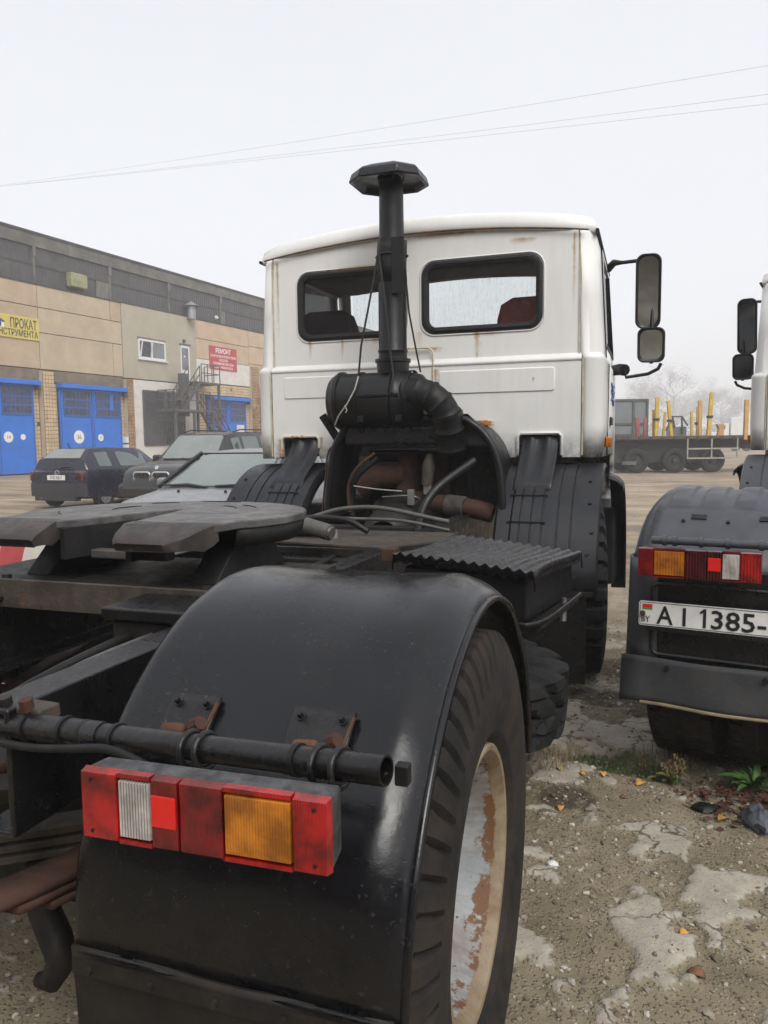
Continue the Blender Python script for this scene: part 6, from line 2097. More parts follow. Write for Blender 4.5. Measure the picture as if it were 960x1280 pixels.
# ---------------------------------------------------------------- parked cars
def car(name, loc, rz, spec, paint_mat, label, glass_side, glass_front, glass_rear):
    """+y is forward. spec['st']: list of (y, z_sill, half_sill, z_belt, half_belt, z_top, half_top)"""
    root = empty(name, loc, rz)
    tag(root, label, 'car', 'cars parked by the workshop')
    st = spec['st']

    def half(s):
        y, zs, ws, zb, wb, zt, wt = s
        roof = zt - zb > 0.2
        zm = zs + (zb - zs) * 0.55
        pts = [(ws * 0.86, zs), (ws * 0.985, zs + 0.05), (ws, zs + 0.16), (max(ws, wb) + 0.012, zm), (wb + 0.004, zb - 0.05), (wb - 0.012, zb)]
        if roof:
            pts += [(wt + 0.015, zt - 0.065), (wt - 0.03, zt - 0.014), (wt * 0.6, zt - 0.004), (0.0, zt)]
        else:
            pts += [(wb - 0.05, zb + (zt - zb) * 0.3), (wb - 0.14, zb + (zt - zb) * 0.75), (wb * 0.55, zt - 0.004), (0.0, zt)]
        return pts
    rings = []
    for s in st:
        h = half(s)
        rings.append([(x, s[0], z) for x, z in h] + [(-x, s[0], z) for x, z in h[-2::-1]])
    m = MB()
    m.loft(rings, True, True)
    body = m.build('body', paint_mat, root, 32)
    # wheel openings
    R = spec['r']
    cut = MB()
    for y in spec['axles']:
        for sx in (-1, 1):
            x0, x1 = sx * (spec['tw'] - 0.30), sx * (spec['tw'] + 0.5)
            cut.cyl((min(x0, x1), y, R), (max(x0, x1), y, R), R + 0.055, None, 30)
    co = cut.build('cutter', paint_mat, None, 0)
    md = body.modifiers.new('b', 'BOOLEAN')
    md.operation, md.object, md.solver = 'DIFFERENCE', co, 'EXACT'
    dg = bpy.context.evaluated_depsgraph_get()
    me = bpy.data.meshes.new_from_object(body.evaluated_get(dg))
    body.modifiers.clear()
    body.data = me
    me.set_sharp_from_angle(angle=math.radians(32))
    bpy.data.objects.remove(co)
    for y in spec['axles']:
        for sx in (-1, 1):
            xw = sx * (spec['tw'] - 0.085)
            h = 0.1
            t = MB().lathe([(-h * .8, R * .62), (-h, R * .72), (-h, R * .9), (-h * .8, R * .985), (0, R), (h * .8, R * .985), (h, R * .9), (h, R * .72), (h * .8, R * .62)], (xw, y, R), (1, 0, 0), 30).build('wheel', M['tyre_dark'], root, 40)
            rm = MB()
            rm.lathe([(sx * h * .85, R * .66), (sx * h * .8, R * .60), (sx * h * .55, R * .56), (sx * h * .5, R * .25), (sx * h * .75, R * .18), (sx * h * .75, 0.0)], (xw, y, R), (1, 0, 0), 24)
            for k in range(9):
                a = 2 * PI * k / 9
                rm.bar((xw + sx * h * .78, y + R * .15 * math.cos(a), R + R * .15 * math.sin(a)), (xw + sx * h * .80, y + R * .58 * math.cos(a), R + R * .58 * math.sin(a)), 0.035, 0.02, (1, 0, 0))
            rm.build('rim', spec.get('rim', M['zinc']), t, 40)

    def patch(P00, P10, P11, P01, name, mat, inset=(0.06, 0.06, 0.06, 0.06), proud=0.008, parent=None):
        """pane laid in the skin of the body; l, r, bottom, top insets"""
        P00, P10, P11, P01 = map(Vector, (P00, P10, P11, P01))
        l, r, b, t_ = inset
        bi = lambda u, v: (P00 * (1 - u) + P10 * u) * (1 - v) + (P01 * (1 - u) + P11 * u) * v
        nrm = (P10 - P00).cross(P01 - P00).normalized()
        cy_ = st[len(st) // 2][0]
        if nrm.dot((P00 + P11) * 0.5 - Vector((0, cy_, 0.7))) < 0:
            nrm = -nrm
        us = [(l, b), (1 - r, b), (1 - r, 1 - t_), (l, 1 - t_)]
        ring = []
        cen = bi(0.5, 0.5)
        for i in range(4):
            a, c, pz = Vector(us[i]), Vector(us[(i + 1) % 4]), Vector(us[i - 1])
            for k in range(4):   # rounded corner
                tt = k / 3
                p = a + (pz - a) * 0.09 * (1 - tt) ** 2 + (c - a) * 0.09 * tt ** 2
                ring.append(bi(p.x, p.y))
        m = MB()
        m.loft([[p - nrm * 0.01 for p in ring], [p + nrm * proud for p in ring]], True, True)
        return m.build(name, mat, parent or root, 0)

    def skin(i, k):
        """ring point k on station i (right side), mirrored with negative k"""
        p = rings[i][k]
        return Vector(p)
    for (i, j, ins) in spec['side']:
        for sx in (1, -1):
            q = [rings[i][5], rings[j][5], rings[j][6], rings[i][6]]
            q = [Vector((sx * p[0], p[1], p[2])) for p in q]
            if sx < 0:
                q = [q[1], q[0], q[3], q[2]]
                ins2 = (ins[1], ins[0], ins[2], ins[3])
            else:
                ins2 = ins
            patch(*q, 'side_window', glass_side, ins2)
    a, b = spec['front']
    L = lambda i, k: rings[i][k]
    mir = lambda p: (-p[0], p[1], p[2])
    patch(mir(L(a, 7)), L(a, 7), L(b, 7), mir(L(b, 7)), 'windscreen', glass_front, (0.04, 0.04, 0.04, 0.05), 0.03)
    a, b = spec['rear']
    patch(L(a, 7), mir(L(a, 7)), mir(L(b, 7)), L(b, 7), 'rear_window', glass_rear, (0.07, 0.07, 0.07, 0.09), 0.03)
    return root, rings, patch


M['navy'] = paint('navy_car_paint', (0.013, 0.014, 0.032), 0.25, 0.1, 1.5, spec=0.6, bump=0)
M['carblack'] = paint('black_car_paint', (0.012, 0.012, 0.013), 0.18, 0.1, 1.5, spec=0.7, bump=0)
M['silver'] = paint('silver_car_paint', (0.20, 0.206, 0.215), 0.28, 0.05, 1.5, metal=0.0, spec=0.6, bump=0)
M['bumper'] = paint('grey_black_bumper', (0.024, 0.024, 0.027), 0.5, 0.15, 4, bump=0)
M['tail_red'] = paint('car_tail_lamp_red', (0.10, 0.012, 0.015), 0.25, 0.2, 8, bump=0)
M['tail_orange'] = paint('car_tail_lamp_smoked', (0.16, 0.06, 0.04), 0.3, 0.2, 8, bump=0)
M['headlamp'] = paint('clear_head_lamp', (0.40, 0.41, 0.42), 0.12, 0.4, 12, spec=0.8, bump=0)
M['chrome'] = paint('chrome_trim', (0.62, 0.63, 0.65), 0.15, 0.1, 8, metal=0.9, bump=0)

# small navy hatchback seen from behind
hb = dict(r=0.29, tw=0.82, axles=(0.70, 3.17), st=[
    (0.0, 0.36, 0.74, 0.84, 0.70, 0.87, 0.6), (0.06, 0.26, 0.80, 0.88, 0.785, 0.905, 0.7), (0.14, 0.24, 0.825, 0.92, 0.805, 0.945, 0.7), (0.17, 0.24, 0.825, 0.93, 0.805, 1.16, 0.68),
    (0.52, 0.22, 0.835, 0.93, 0.82, 1.41, 0.56), (1.0, 0.2, 0.845, 0.92, 0.835, 1.43, 0.57), (1.25, 0.2, 0.845, 0.915, 0.838, 1.43, 0.575), (2.1, 0.2, 0.845, 0.905, 0.838, 1.41, 0.565), (2.35, 0.2, 0.845, 0.90, 0.835, 1.38, 0.55),
    (2.95, 0.2, 0.84, 0.90, 0.82, 0.96, 0.7), (3.6, 0.22, 0.835, 0.84, 0.80, 0.87, 0.7), (3.92, 0.26, 0.80, 0.74, 0.74, 0.77, 0.6), (4.02, 0.36, 0.72, 0.64, 0.66, 0.66, 0.5)],
    side=[(4, 5, (0.10, 0.02, 0.12, 0.10)), (6, 8, (0.03, 0.05, 0.12, 0.10))], front=(9, 8), rear=(3, 4))
hb['rim'] = M['zinc']
gpos = c2w(71, 18.0)
golf, rg, pt_ = car('parked_car', (gpos.x, gpos.y, 0), math.radians(-1.5), hb, M['navy'], 'dark navy three door hatchback seen from behind at the left', M['car_glass'], M['car_glass'], M['car_glass_pale'])
b = MB()
b.loft([[(x, -0.075 + 0.13 * (abs(x) / 0.83) ** 6, z) for x in np.linspace(-0.835, 0.835, 17)] + [(x, 0.1, z) for x in np.linspace(0.835, -0.835, 9)] for z in (0.30, 0.34, 0.56, 0.60)], True, True)
b.build('rear_bumper', M['bumper'], golf, 40)
MB().box(-0.26, 0.26, -0.012, 0.03, 0.68, 0.795).build('number_plate', M['plate_white'], golf, 0)
text_mesh("7742 KB-7", 0.105, 'plate_letters', M['ink'], golf.children[-1], frame_mtx((0.0, -0.014, 0.70), (1, 0, 0), (0, 0, 1)), 0.001, 'CENTER', 0.78)
for s in (-1, 1):
    MB().box(min(s * 0.53, s * 0.795), max(s * 0.53, s * 0.795), 0.0, 0.15, 0.66, 0.80).build('tail_lamp', M['tail_red'], golf, 0, bevel=0.02)
    MB().box(min(s * 0.53, s * 0.795), max(s * 0.53, s * 0.795), 0.005, 0.15, 0.805, 0.885).build('tail_lamp', M['tail_orange'], golf, 0, bevel=0.02)
    MB().box(min(s * 0.83, s * 1.0), max(s * 0.83, s * 1.0), 2.62, 2.74, 0.92, 1.03).build('door_mirror', M['navy'], golf, 0, bevel=0.03)
MB().tube([(0.03 + 0.066 * math.cos(a), -0.0, 0.845 + 0.058 * math.sin(a)) for a in [2 * PI * i / 16 for i in range(16)]], 0.008, 6, closed=True).build('badge', M['chrome'], golf, 40)
MB().tube([(-0.02, 0.0, 0.88), (0.02, 0.0, 0.81), (0.03, 0.0, 0.85), (0.04, 0.0, 0.81), (0.08, 0.0, 0.88)], 0.006, 6).build('badge', M['chrome'], golf, 40)
MB().tube([(0.0, 0.10, 0.95), (0.1, 0.12, 0.985), (0.32, 0.15, 0.985), (0.5, 0.16, 0.965)], [0.012, 0.018, 0.014, 0.008], 6).build('rear_wiper', M['bumper'], golf, 40)
MB().tube([(-0.1, 0.6, 1.42), (-0.1, 0.52, 1.53)], 0.012, 6).build('roof_aerial', M['bumper'], golf, 40)
MB().box(-0.6, 0.6, -0.07, 0.1, 0.2, 0.31).build('undertray', M['bumper'], golf, 0)
MB().cyl((-0.4, -0.08, 0.25), (-0.4, 0.2, 0.25), 0.035, 0.035, 10).build('exhaust', M['iron'], golf, 40)

# black off-roader, nose toward the camera
sv = dict(r=0.37, tw=0.95, axles=(0.95, 3.88), st=[
    (0.0, 0.45, 0.85, 0.95, 0.82, 1.0, 0.7), (0.12, 0.30, 0.93, 1.02, 0.90, 1.05, 0.8), (0.25, 0.28, 0.95, 1.06, 0.91, 1.66, 0.66), (0.6, 0.26, 0.96, 1.08, 0.92, 1.74, 0.69), (1.4, 0.26, 0.965, 1.07, 0.93, 1.765, 0.70), (1.5, 0.26, 0.965, 1.07, 0.93, 1.766, 0.70),
    (2.3, 0.26, 0.965, 1.06, 0.93, 1.76, 0.70), (2.38, 0.26, 0.965, 1.06, 0.93, 1.755, 0.70), (2.75, 0.26, 0.965, 1.06, 0.93, 1.70, 0.68), (3.40, 0.26, 0.96, 1.07, 0.92, 1.13, 0.78), (4.1, 0.28, 0.95, 1.02, 0.90, 1.07, 0.75), (4.55, 0.30, 0.93, 0.93, 0.84, 0.985, 0.66), (4.76, 0.34, 0.86, 0.78, 0.74, 0.83, 0.55), (4.82, 0.42, 0.76, 0.66, 0.66, 0.68, 0.5)],
    side=[(3, 4, (0.06, 0.04, 0.1, 0.08)), (5, 6, (0.04, 0.04, 0.1, 0.08)), (7, 8, (0.04, 0.06, 0.1, 0.08))], front=(9, 8), rear=(1, 2))
sp_ = c2w(189, 16.3)
suv, rs, _p = car('parked_car', (sp_.x, sp_.y + 4.8, 0), PI, sv, M['carblack'], 'black off road car with chrome twin grille facing the camera', M['car_glass'], M['car_glass_pale'], M['car_glass'])
for s in (-1, 1):
    rr = [(s * 0.235 + a, 4.80 - 0.06 * (b_ / 0.14) ** 2 * 0.5 - (0.05 if b_ > 0 else 0) - 0.02, 0.775 + b_) for a, b_ in rrect(-0.205, 0.205, -0.125, 0.125, 0.07, 4)]
    k = MB().prism([(s * 0.235 + a, 0.775 + b_) for a, b_ in rrect(-0.20, 0.20, -0.12, 0.12, 0.07, 4)], 4.60, 4.775).build('grille', M['bumper'], suv, 0)
    MB().tube([(s * 0.235 + a, 4.785, 0.775 + b_) for a, b_ in rrect(-0.205, 0.205, -0.125, 0.125, 0.07, 4)], 0.02, 6, closed=True).build('grille_surround', M['chrome'], k, 40)
    for q in range(6):
        MB().box(s * 0.235 - 0.15 + q * 0.056, s * 0.235 - 0.13 + q * 0.056, 4.77, 4.79, 0.665, 0.885).build('grille_bar', M['bumper'], k, 0)
    hd = MB()
    hd.loft([[(s * x, y, z) for x, y, z in ((0.50, 4.74, 0.70), (0.80, 4.62, 0.70), (0.90, 4.40, 0.76), (0.90, 4.30, 0.92), (0.80, 4.52, 0.93), (0.52, 4.66, 0.90))],
             [(s * x, y - 0.25, z) for x, y, z in ((0.50, 4.74, 0.70), (0.80, 4.62, 0.70), (0.86, 4.40, 0.76), (0.86, 4.30, 0.9), (0.80, 4.52, 0.9), (0.52, 4.66, 0.88))]], True, True)
    hd.build('headlight', M['headlamp'], suv, 30, bevel=0.015)
    MB().cyl((s * 0.66, 4.70, 0.47), (s * 0.66, 4.80, 0.47), 0.07, 0.07, 14).build('fog_lamp', M['headlamp'], suv, 40)
    MB().box(min(s * 0.93, s * 1.16), max(s * 0.93, s * 1.16), 3.0, 3.14, 1.06, 1.24).build('door_mirror', M['carblack'], suv, 0, bevel=0.05)
    MB().tube([(s * 0.66, 0.5, 1.76), (s * 0.68, 0.7, 1.81), (s * 0.68, 2.2, 1.81), (s * 0.66, 2.5, 1.75)], 0.018, 6).build('roof_rail', M['bumper'], suv, 40)
    MB().tube([(s * 0.1, 3.38, 1.16), (s * 0.1 + 0.3, 3.30, 1.19), (s * 0.1 + 0.55, 3.27, 1.2)], 0.016, 6).build('wiper', M['bumper'], suv, 40)
MB().box(-0.75, 0.75, 4.6, 4.84, 0.36, 0.60).build('front_bumper', M['carblack'], suv, 0, bevel=0.06)
MB().cyl((0, 4.56, 0.985), (0, 4.585, 0.99), 0.045, 0.045, 16).build('badge', M['chrome'], suv, 40)

# silver saloon close behind the first truck
sd = dict(r=0.31, tw=0.87, axles=(0.95, 3.68), st=[
    (0.0, 0.42, 0.74, 0.88, 0.70, 0.92, 0.6), (0.15, 0.26, 0.83, 0.95, 0.80, 1.0, 0.7), (0.75, 0.24, 0.865, 0.97, 0.83, 1.04, 0.7), (1.35, 0.22, 0.87, 0.965, 0.84, 1.38, 0.58), (1.9, 0.22, 0.875, 0.96, 0.845, 1.43, 0.59), (1.98, 0.22, 0.875, 0.96, 0.845, 1.432, 0.59),
    (2.55, 0.22, 0.875, 0.95, 0.84, 1.41, 0.585), (2.7, 0.22, 0.875, 0.95, 0.84, 1.375, 0.57), (3.42, 0.22, 0.87, 0.945, 0.82, 0.99, 0.72), (4.0, 0.24, 0.86, 0.88, 0.79, 0.92, 0.7), (4.4, 0.27, 0.82, 0.77, 0.72, 0.81, 0.6), (4.55, 0.36, 0.74, 0.64, 0.64, 0.67, 0.5)],
    side=[(3, 4, (0.12, 0.04, 0.1, 0.1)), (5, 7, (0.03, 0.07, 0.1, 0.1))], front=(8, 7), rear=(2, 3))
sal, r2, _p = car('parked_car', (-3.16, 5.95 + 3.42, 0), PI, sd, M['silver'], 'silver saloon with fogged windscreen directly behind the fifth wheel', M['car_glass'], M['car_glass_pale'], M['car_glass'])
for s in (-1, 1):
    MB().tube([(s * 0.35 - 0.28, 3.44, 1.005), (s * 0.35, 3.40, 1.03), (s * 0.35 + 0.33, 3.42, 1.02)], [0.012, 0.02, 0.01], 6).build('wiper', M['bumper'], sal, 40)
    MB().box(min(s * 0.86, s * 1.03), max(s * 0.86, s * 1.03), 2.95, 3.07, 0.97, 1.09).build('door_mirror', M['silver'], sal, 0, bevel=0.04)
    MB().bar((s * 0.745, 3.40, 1.005), (s * 0.58, 2.72, 1.38), 0.05, 0.03, (s, 0, 0.3)).build('pillar_trim', M['bumper'], sal, 0)
    MB().cyl((s * 0.3, 3.66, 0.967), (s * 0.3, 3.67, 0.985), 0.018, 0.014, 8).build('washer_jet', M['bumper'], sal, 40)
    MB().box(min(s * 0.42, s * 0.72), max(s * 0.42, s * 0.72), 4.25, 4.52, 0.66, 0.79).build('headlight', M['headlamp'], sal, 0, bevel=0.03)
MB().box(-0.55, 0.55, 2.66, 2.74, 1.36, 1.385).build('windscreen_trim', M['bumper'], sal, 0)

# striped kerb block glimpsed beneath the fifth wheel
kb = empty('striped_barrier', (-5.62, 5.5, 0), math.radians(72))
tag(kb, 'red and white striped barrier block seen under the fifth wheel', 'barrier')
M['stripe_red'] = paint('barrier_red', (0.45, 0.07, 0.08), 0.6, 0.15, 8)
M['stripe_white'] = paint('barrier_white', (0.62, 0.6, 0.56), 0.6, 0.1, 8)
for k in range(8):
    x = -1.2 + 0.3 * k
    MB().prism([(x, 0.0), (x + 0.3, 0.0), (x + 0.42, 0.42), (x + 0.12, 0.42)], -0.06, 0.06).build('stripe', M['stripe_red'] if k % 2 else M['stripe_white'], kb, 0)
lt = MB()
for k in range(160):
    x, y = -5.35 + random.gauss(0, 0.35), 5.7 + random.gauss(0, 0.35)
    a, L = random.uniform(0, 6.3), random.uniform(0.02, 0.05)
    u, v = Vector((math.cos(a), math.sin(a), random.uniform(-.3, .3))) * L, Vector((-math.sin(a), math.cos(a), random.uniform(-.3, .3))) * L * 0.6
    c = Vector((x, y, 0.03 + random.random() * 0.03))
    lt.add([c - u, c + v, c + u, c - v], [(0, 1, 2, 3)])
tag(lt.build('leaf_litter', M['leaf_yellow'], None, 0), 'yellow leaves piled beside the striped barrier', 'leaf litter', kind='stuff')

# ---------------------------------------------------------------- flatbed trailer and what stands on or behind it
TP = c2w(845, 32.7)
TA = YAW
U = 32.7 / FPX
tx = lambda px: (px - 845) * U
tz = lambda py: CAM.z + (549 - (0.012 * 0) - py) * U
M['trailer'] = paint('rusty_trailer_steel', (0.07, 0.045, 0.038), 0.75, 0.35, 2, dust=0.5, dustcol=(0.10, 0.075, 0.06))
M['trailer_dark'] = paint('black_trailer_frame', (0.02, 0.02, 0.021), 0.7, 0.3, 2, dust=0.4, dustcol=(0.05, 0.045, 0.04))
M['guard'] = paint('pale_grey_guard_rail', (0.30, 0.28, 0.25), 0.6, 0.2, 3)
M['stake_yellow'] = paint('yellow_stake_paint', (0.50, 0.34, 0.05), 0.6, 0.25, 4, rust=0.15, rust_scale=4)
M['stake_orange'] = paint('orange_stake_paint', (0.48, 0.29, 0.09), 0.6, 0.15, 4)
M['stake_red'] = paint('faded_red_stake_paint', (0.30, 0.09, 0.08), 0.6, 0.2, 4)
M['box_grey'] = paint('grey_box_body', (0.16, 0.18, 0.19), 0.6, 0.15, 1.2, streak=0.3, streakcol=(0.1, 0.1, 0.1))
M['far_white'] = paint('white_lorry_paint', (0.6, 0.6, 0.6), 0.5, 0.1, 1)
trl = empty('flatbed_trailer', (TP.x, TP.y, 0), TA)
tag(trl, 'flatbed timber trailer with yellow and red stakes across the yard', 'trailer')
def tp(m, name, mat):
    return m.build(name, mat, trl, 30)
x0, x1 = tx(770), tx(990)
tp(MB().box(x0, x1, 0.0, 2.45, 1.42, 1.55), 'deck', M['trailer'])
for i in range(16):
    xx = x0 + (x1 - x0) * i / 15
    tp(MB().box(xx - 0.05, xx + 0.05, -0.03, 0.02, 1.36, 1.52), 'stake_pocket', M['trailer_dark'])
for y in (0.75, 1.7):
    tp(MB().box(x0, x1, y - 0.08, y + 0.08, 0.98, 1.42), 'chassis_beam', M['trailer_dark'])
tp(MB().box(x0, tx(900), 0.55, 1.95, 0.42, 1.35), 'suspension_dark_fill', M['trailer_dark'])  # suspension enlarged to a dark block, standing in for darkness under the bed
for px_ in (797, 845, 892):
    for y in (0.2, 2.2):
        w = MB()
        xw = tx(px_)
        w.lathe([(-0.15, 0.3), (-0.17, 0.36), (-0.17, 0.46), (-0.13, 0.515), (0.13, 0.515), (0.17, 0.46), (0.17, 0.36), (0.15, 0.3)], (xw, y, 0.515), (0, 1, 0), 36)
        ww = w.build('wheel', M['tyre_dark'], trl, 40)
        MB().lathe([(-0.14, 0.31), (-0.10, 0.28), (-0.02, 0.24), (-0.02, 0.12), (-0.16, 0.10), (-0.17, 0.0)], (xw, y, 0.515), (0, 1, 0), 24).build('rim', M['trailer_dark'], ww, 40)
gx0, gx1, gm = tx(859), tx(921), tx(889)
for px_ in (859, 889, 921):
    tp(MB().box(tx(px_) - 0.025, tx(px_) + 0.025, -0.05, -0.01, 0.58, 1.42), 'guard_post', M['guard'])
for z in (0.60, 1.0):
    tp(MB().box(gx0 - 0.04, gx1 + 0.04, -0.075, -0.05, z - 0.03, z + 0.03), 'guard_rail', M['guard'])
tp(MB().box(tx(778), tx(795), -0.1, 0.1, 0.35, 0.5), 'tool_box', M['iron'])
STK = [(810.5, 523, 812, 1.4, 'stake_red', 0.10), (827, 523, 826, 2.0, 'stake_red', 0.07), (821.5, 500, 820.5, 0.1, 'stake_yellow', 0.085), (819, 515, 820, 0.3, 'stake_yellow', 0.06),
       (835, 504, 840, 0.1, 'stake_yellow', 0.08), (843.5, 517, 841.5, 1.2, 'stake_yellow', 0.06), (846.5, 522, 843, 2.3, 'stake_yellow', 0.06),
       (874, 504, 875, 0.1, 'stake_orange', 0.075), (877.5, 504, 877.5, 0.3, 'stake_orange', 0.075), (884, 511, 884, 1.2, 'stake_yellow', 0.07), (889, 494.5, 885.5, 0.1, 'stake_yellow', 0.09), (886, 515, 887, 2.2, 'stake_yellow', 0.06), (932.5, 504, 932, 0.1, 'stake_orange', 0.10)]
for px_, py_, pb, y, mt, w in STK:
    m = MB()
    k = 1 + y / 32.7
    a, b_ = Vector((tx(px_) * k, y, tz(py_))), Vector((tx(pb) * k, y, 1.5))
    m.bar(b_, a, w * 1.7, w * 1.5, (0, 1, 0))
    s_ = tp(m, 'stake', M[mt])
    s_.modifiers.new('bevel', 'BEVEL').width = 0.015
    if mt == 'stake_yellow' and w > 0.065:
        c = b_.lerp(a, 0.45)
        MB().box(c.x - 0.1, c.x + 0.1, y - 0.1, y + 0.1, c.z - 0.05, c.z + 0.05).build('stake_collar', M['trailer_dark'], s_, 30)
tag(tp(MB().box(tx(929), tx(933), -0.06, 0.02, 1.36, 1.62), 'side_lamp', M['stake_orange']))
# grey box body standing beyond the trailer
cb = empty('box_trailer', c2w(793, 37), TA)
tag(cb, 'grey box bodied trailer standing behind the left end of flatbed', 'trailer')
k37 = 37 / FPX
MB().box(-3.5, (808.5 - 793) * k37, 0, 2.4, 1.6, CAM.z + (549 - 502) * k37).build('box_body', M['box_grey'], cb, 0, bevel=0.03)
for px_ in (791, 808):
    MB().box((px_ - 793) * k37 - 0.05, (px_ - 793) * k37 + 0.05, -0.06, 0.0, 1.55, CAM.z + (549 - 502) * k37).build('corner_post', M['iron'], cb, 0)
for z in (1.62, 2.15, CAM.z + (549 - 503) * k37):
    MB().box(-3.5, (808 - 793) * k37, -0.05, 0.0, z - 0.05, z + 0.05).build('cross_rail', M['iron'], cb, 0)
for x in (-2.2, -0.6):
    MB().lathe([(-0.15, 0.3), (-0.15, 0.48), (0.15, 0.48), (0.15, 0.3)], (x, 0.3, 0.5), (0, 1, 0), 24).build('wheel', M['tyre_dark'], cb, 40)
MB().box(-3.4, 0.5, 0.3, 2.1, 0.9, 1.6).build('chassis', M['trailer_dark'], cb, 0)
# steel rack standing on the trailer bed
rk = empty('steel_rack', (TP.x, TP.y, 0), TA)
tag(rk, 'grey steel rack with sloping legs on the flatbed deck', 'rack')
MB().box(tx(848), tx(873), 1.35, 1.45, 1.555, tz(536)).build('rack_panel', M['box_grey'], rk, 0)
for a, b_ in (((846, 541), (853, 523)), ((853, 523), (866, 523)), ((866, 523), (874, 535)), ((853, 523), (855, 536)), ((866, 523), (867, 546)), ((854, 523), (857, 536))):
    MB().bar((tx(a[0]), 1.3, tz(a[1])), (tx(b_[0]), 1.3, tz(b_[1])), 0.06, 0.06, (0, 1, 0)).build('rack_tube', M['iron'], rk, 0)
pw = MB().prism([(tx(922), 1.555), (tx(930), 1.555), (tx(930), tz(532)), (tx(921), tz(533)), (tx(924), tz(540))], 2.0, 2.2).build('timber_board', M['stake_orange'], None, 0)
pw.location, pw.rotation_euler = (TP.x, TP.y, 0), (0, 0, TA)
tag(pw, 'orange brown board leaning at the right end of flatbed', 'board')
# white lorry far off in the mist
lo = empty('lorry', c2w(915, 78), TA)
tag(lo, 'small white lorry far off in the mist behind the flatbed', 'lorry')
k78 = 78 / FPX
L8 = lambda px: (px - 915) * k78
Z8 = lambda py: CAM.z + (549.5 - py) * k78
MB().prism([(L8(896), 0.9), (L8(911), 0.9), (L8(911), Z8(533.5)), (L8(898.5), Z8(533.5)), (L8(896), Z8(540))], 0, 2.2).build('cab', M['far_white'], lo, 0, bevel=0.08)
MB().box(L8(899), L8(905.5), -0.03, 0.1, Z8(541), Z8(536)).build('side_window', M['pane_dark'], lo, 0)
MB().box(L8(889), L8(896), 0.1, 2.1, 0.8, Z8(544)).build('bonnet', M['far_white'], lo, 0, bevel=0.08)
MB().box(L8(912), L8(940), -0.1, 2.3, 1.1, Z8(526.5)).build('cargo_box', M['far_white'], lo, 0, bevel=0.05)
for px_ in (897, 920, 934):
    MB().lathe([(-0.14, 0.25), (-0.14, 0.48), (0.14, 0.48), (0.14, 0.25)], (L8(px_), 0.2, 0.48), (0, 1, 0), 24).build('wheel', M['tyre_dark'], lo, 40)

# ---------------------------------------------------------------- unseen brick store added behind the camera: blocks low sky, darkens mirrors
M['brick_old'] = paint('old_red_brick', (0.13, 0.05, 0.035), 0.85, 0.25, 1.5, dust=0.4, dustcol=(0.09, 0.06, 0.05))
st_ = empty('added_brick_store', (-16, -13.0, 0), 0)
tag(st_, 'unseen long dark brick store added behind the photographer to block low sky', 'building')
w_ = MB().box(0, 46, -10, 0, -0.2, 6.2).build('wall', M['brick_old'], st_, 0)
MB().box(0, 46, 0.002, 0.06, -0.1, 1.1).build('plinth', M['lintel'], st_, 0)
MB().prism([(-10.6, 6.2), (0.6, 6.2), (0.6, 6.4), (-5, 9.6), (-10.6, 6.4)], -0.5, 46.5, 'x').build('roof', M['roofing'], st_, 0)
for k in range(9):
    x = 2.2 + 5 * k
    if k % 3 == 1:
        MB().box(x - 0.3, x + 2.9, 0.0, 0.08, 0, 3.6).build('store_door', M['iron'], st_, 0)
    else:
        wf_ = MB().box(x, x + 2.2, 0.0, 0.07, 2.0, 4.2).build('window', M['pvc'], st_, 0)
        MB().box(x + 0.1, x + 1.05, 0.05, 0.085, 2.1, 4.1).build('pane', M['pane_dark'], wf_, 0)
        MB().box(x + 1.15, x + 2.1, 0.05, 0.085, 2.1, 4.1).build('pane', M['pane_dark'], wf_, 0)

# ---------------------------------------------------------------- wires
def wire3(a, b, sag, label):
    a, b = Vector(a), Vector(b)
    pts = []
    for i in range(41):
        t = -0.5 + 2.0 * i / 40
        p = a.lerp(b, t)
        p.z -= sag * (1 - (2 * (t - 0.5) / 2.0 * 1.0) ** 2) - sag * 0.75
        pts.append(p)
    o = MB().tube(pts, 0.0065, 5).build('overhead_wire', M['wire_dark'], None, 60)
    tag(o, label, 'wire', 'overhead wires crossing the sky')


M['wire_dark'] = NT('overhead_cable').set(Base_Color=(0.22, 0.22, 0.23), Roughness=0.6).mat
wire3((-46.85, 47.2, 21.59), (5.7, 35.33, 16.78), 0.55, 'highest of the three thin overhead wires')
wire3((-46.85, 47.19, 21.53), (5.72, 35.22, 15.6), 0.5, 'middle one of the three thin overhead wires')
wire3((-46.95, 47.1, 21.50), (5.73, 35.19, 15.2), 0.3, 'lowest of the three thin overhead wires')

# ---------------------------------------------------------------- trees in the mist
M['bark'] = paint('grey_bark', (0.055, 0.05, 0.045), 0.9, 0.3, 2)
M['twig'] = paint('bare_twigs_and_last_leaves', (0.07, 0.062, 0.048), 0.9, 0.4, 0.5, bump=0)


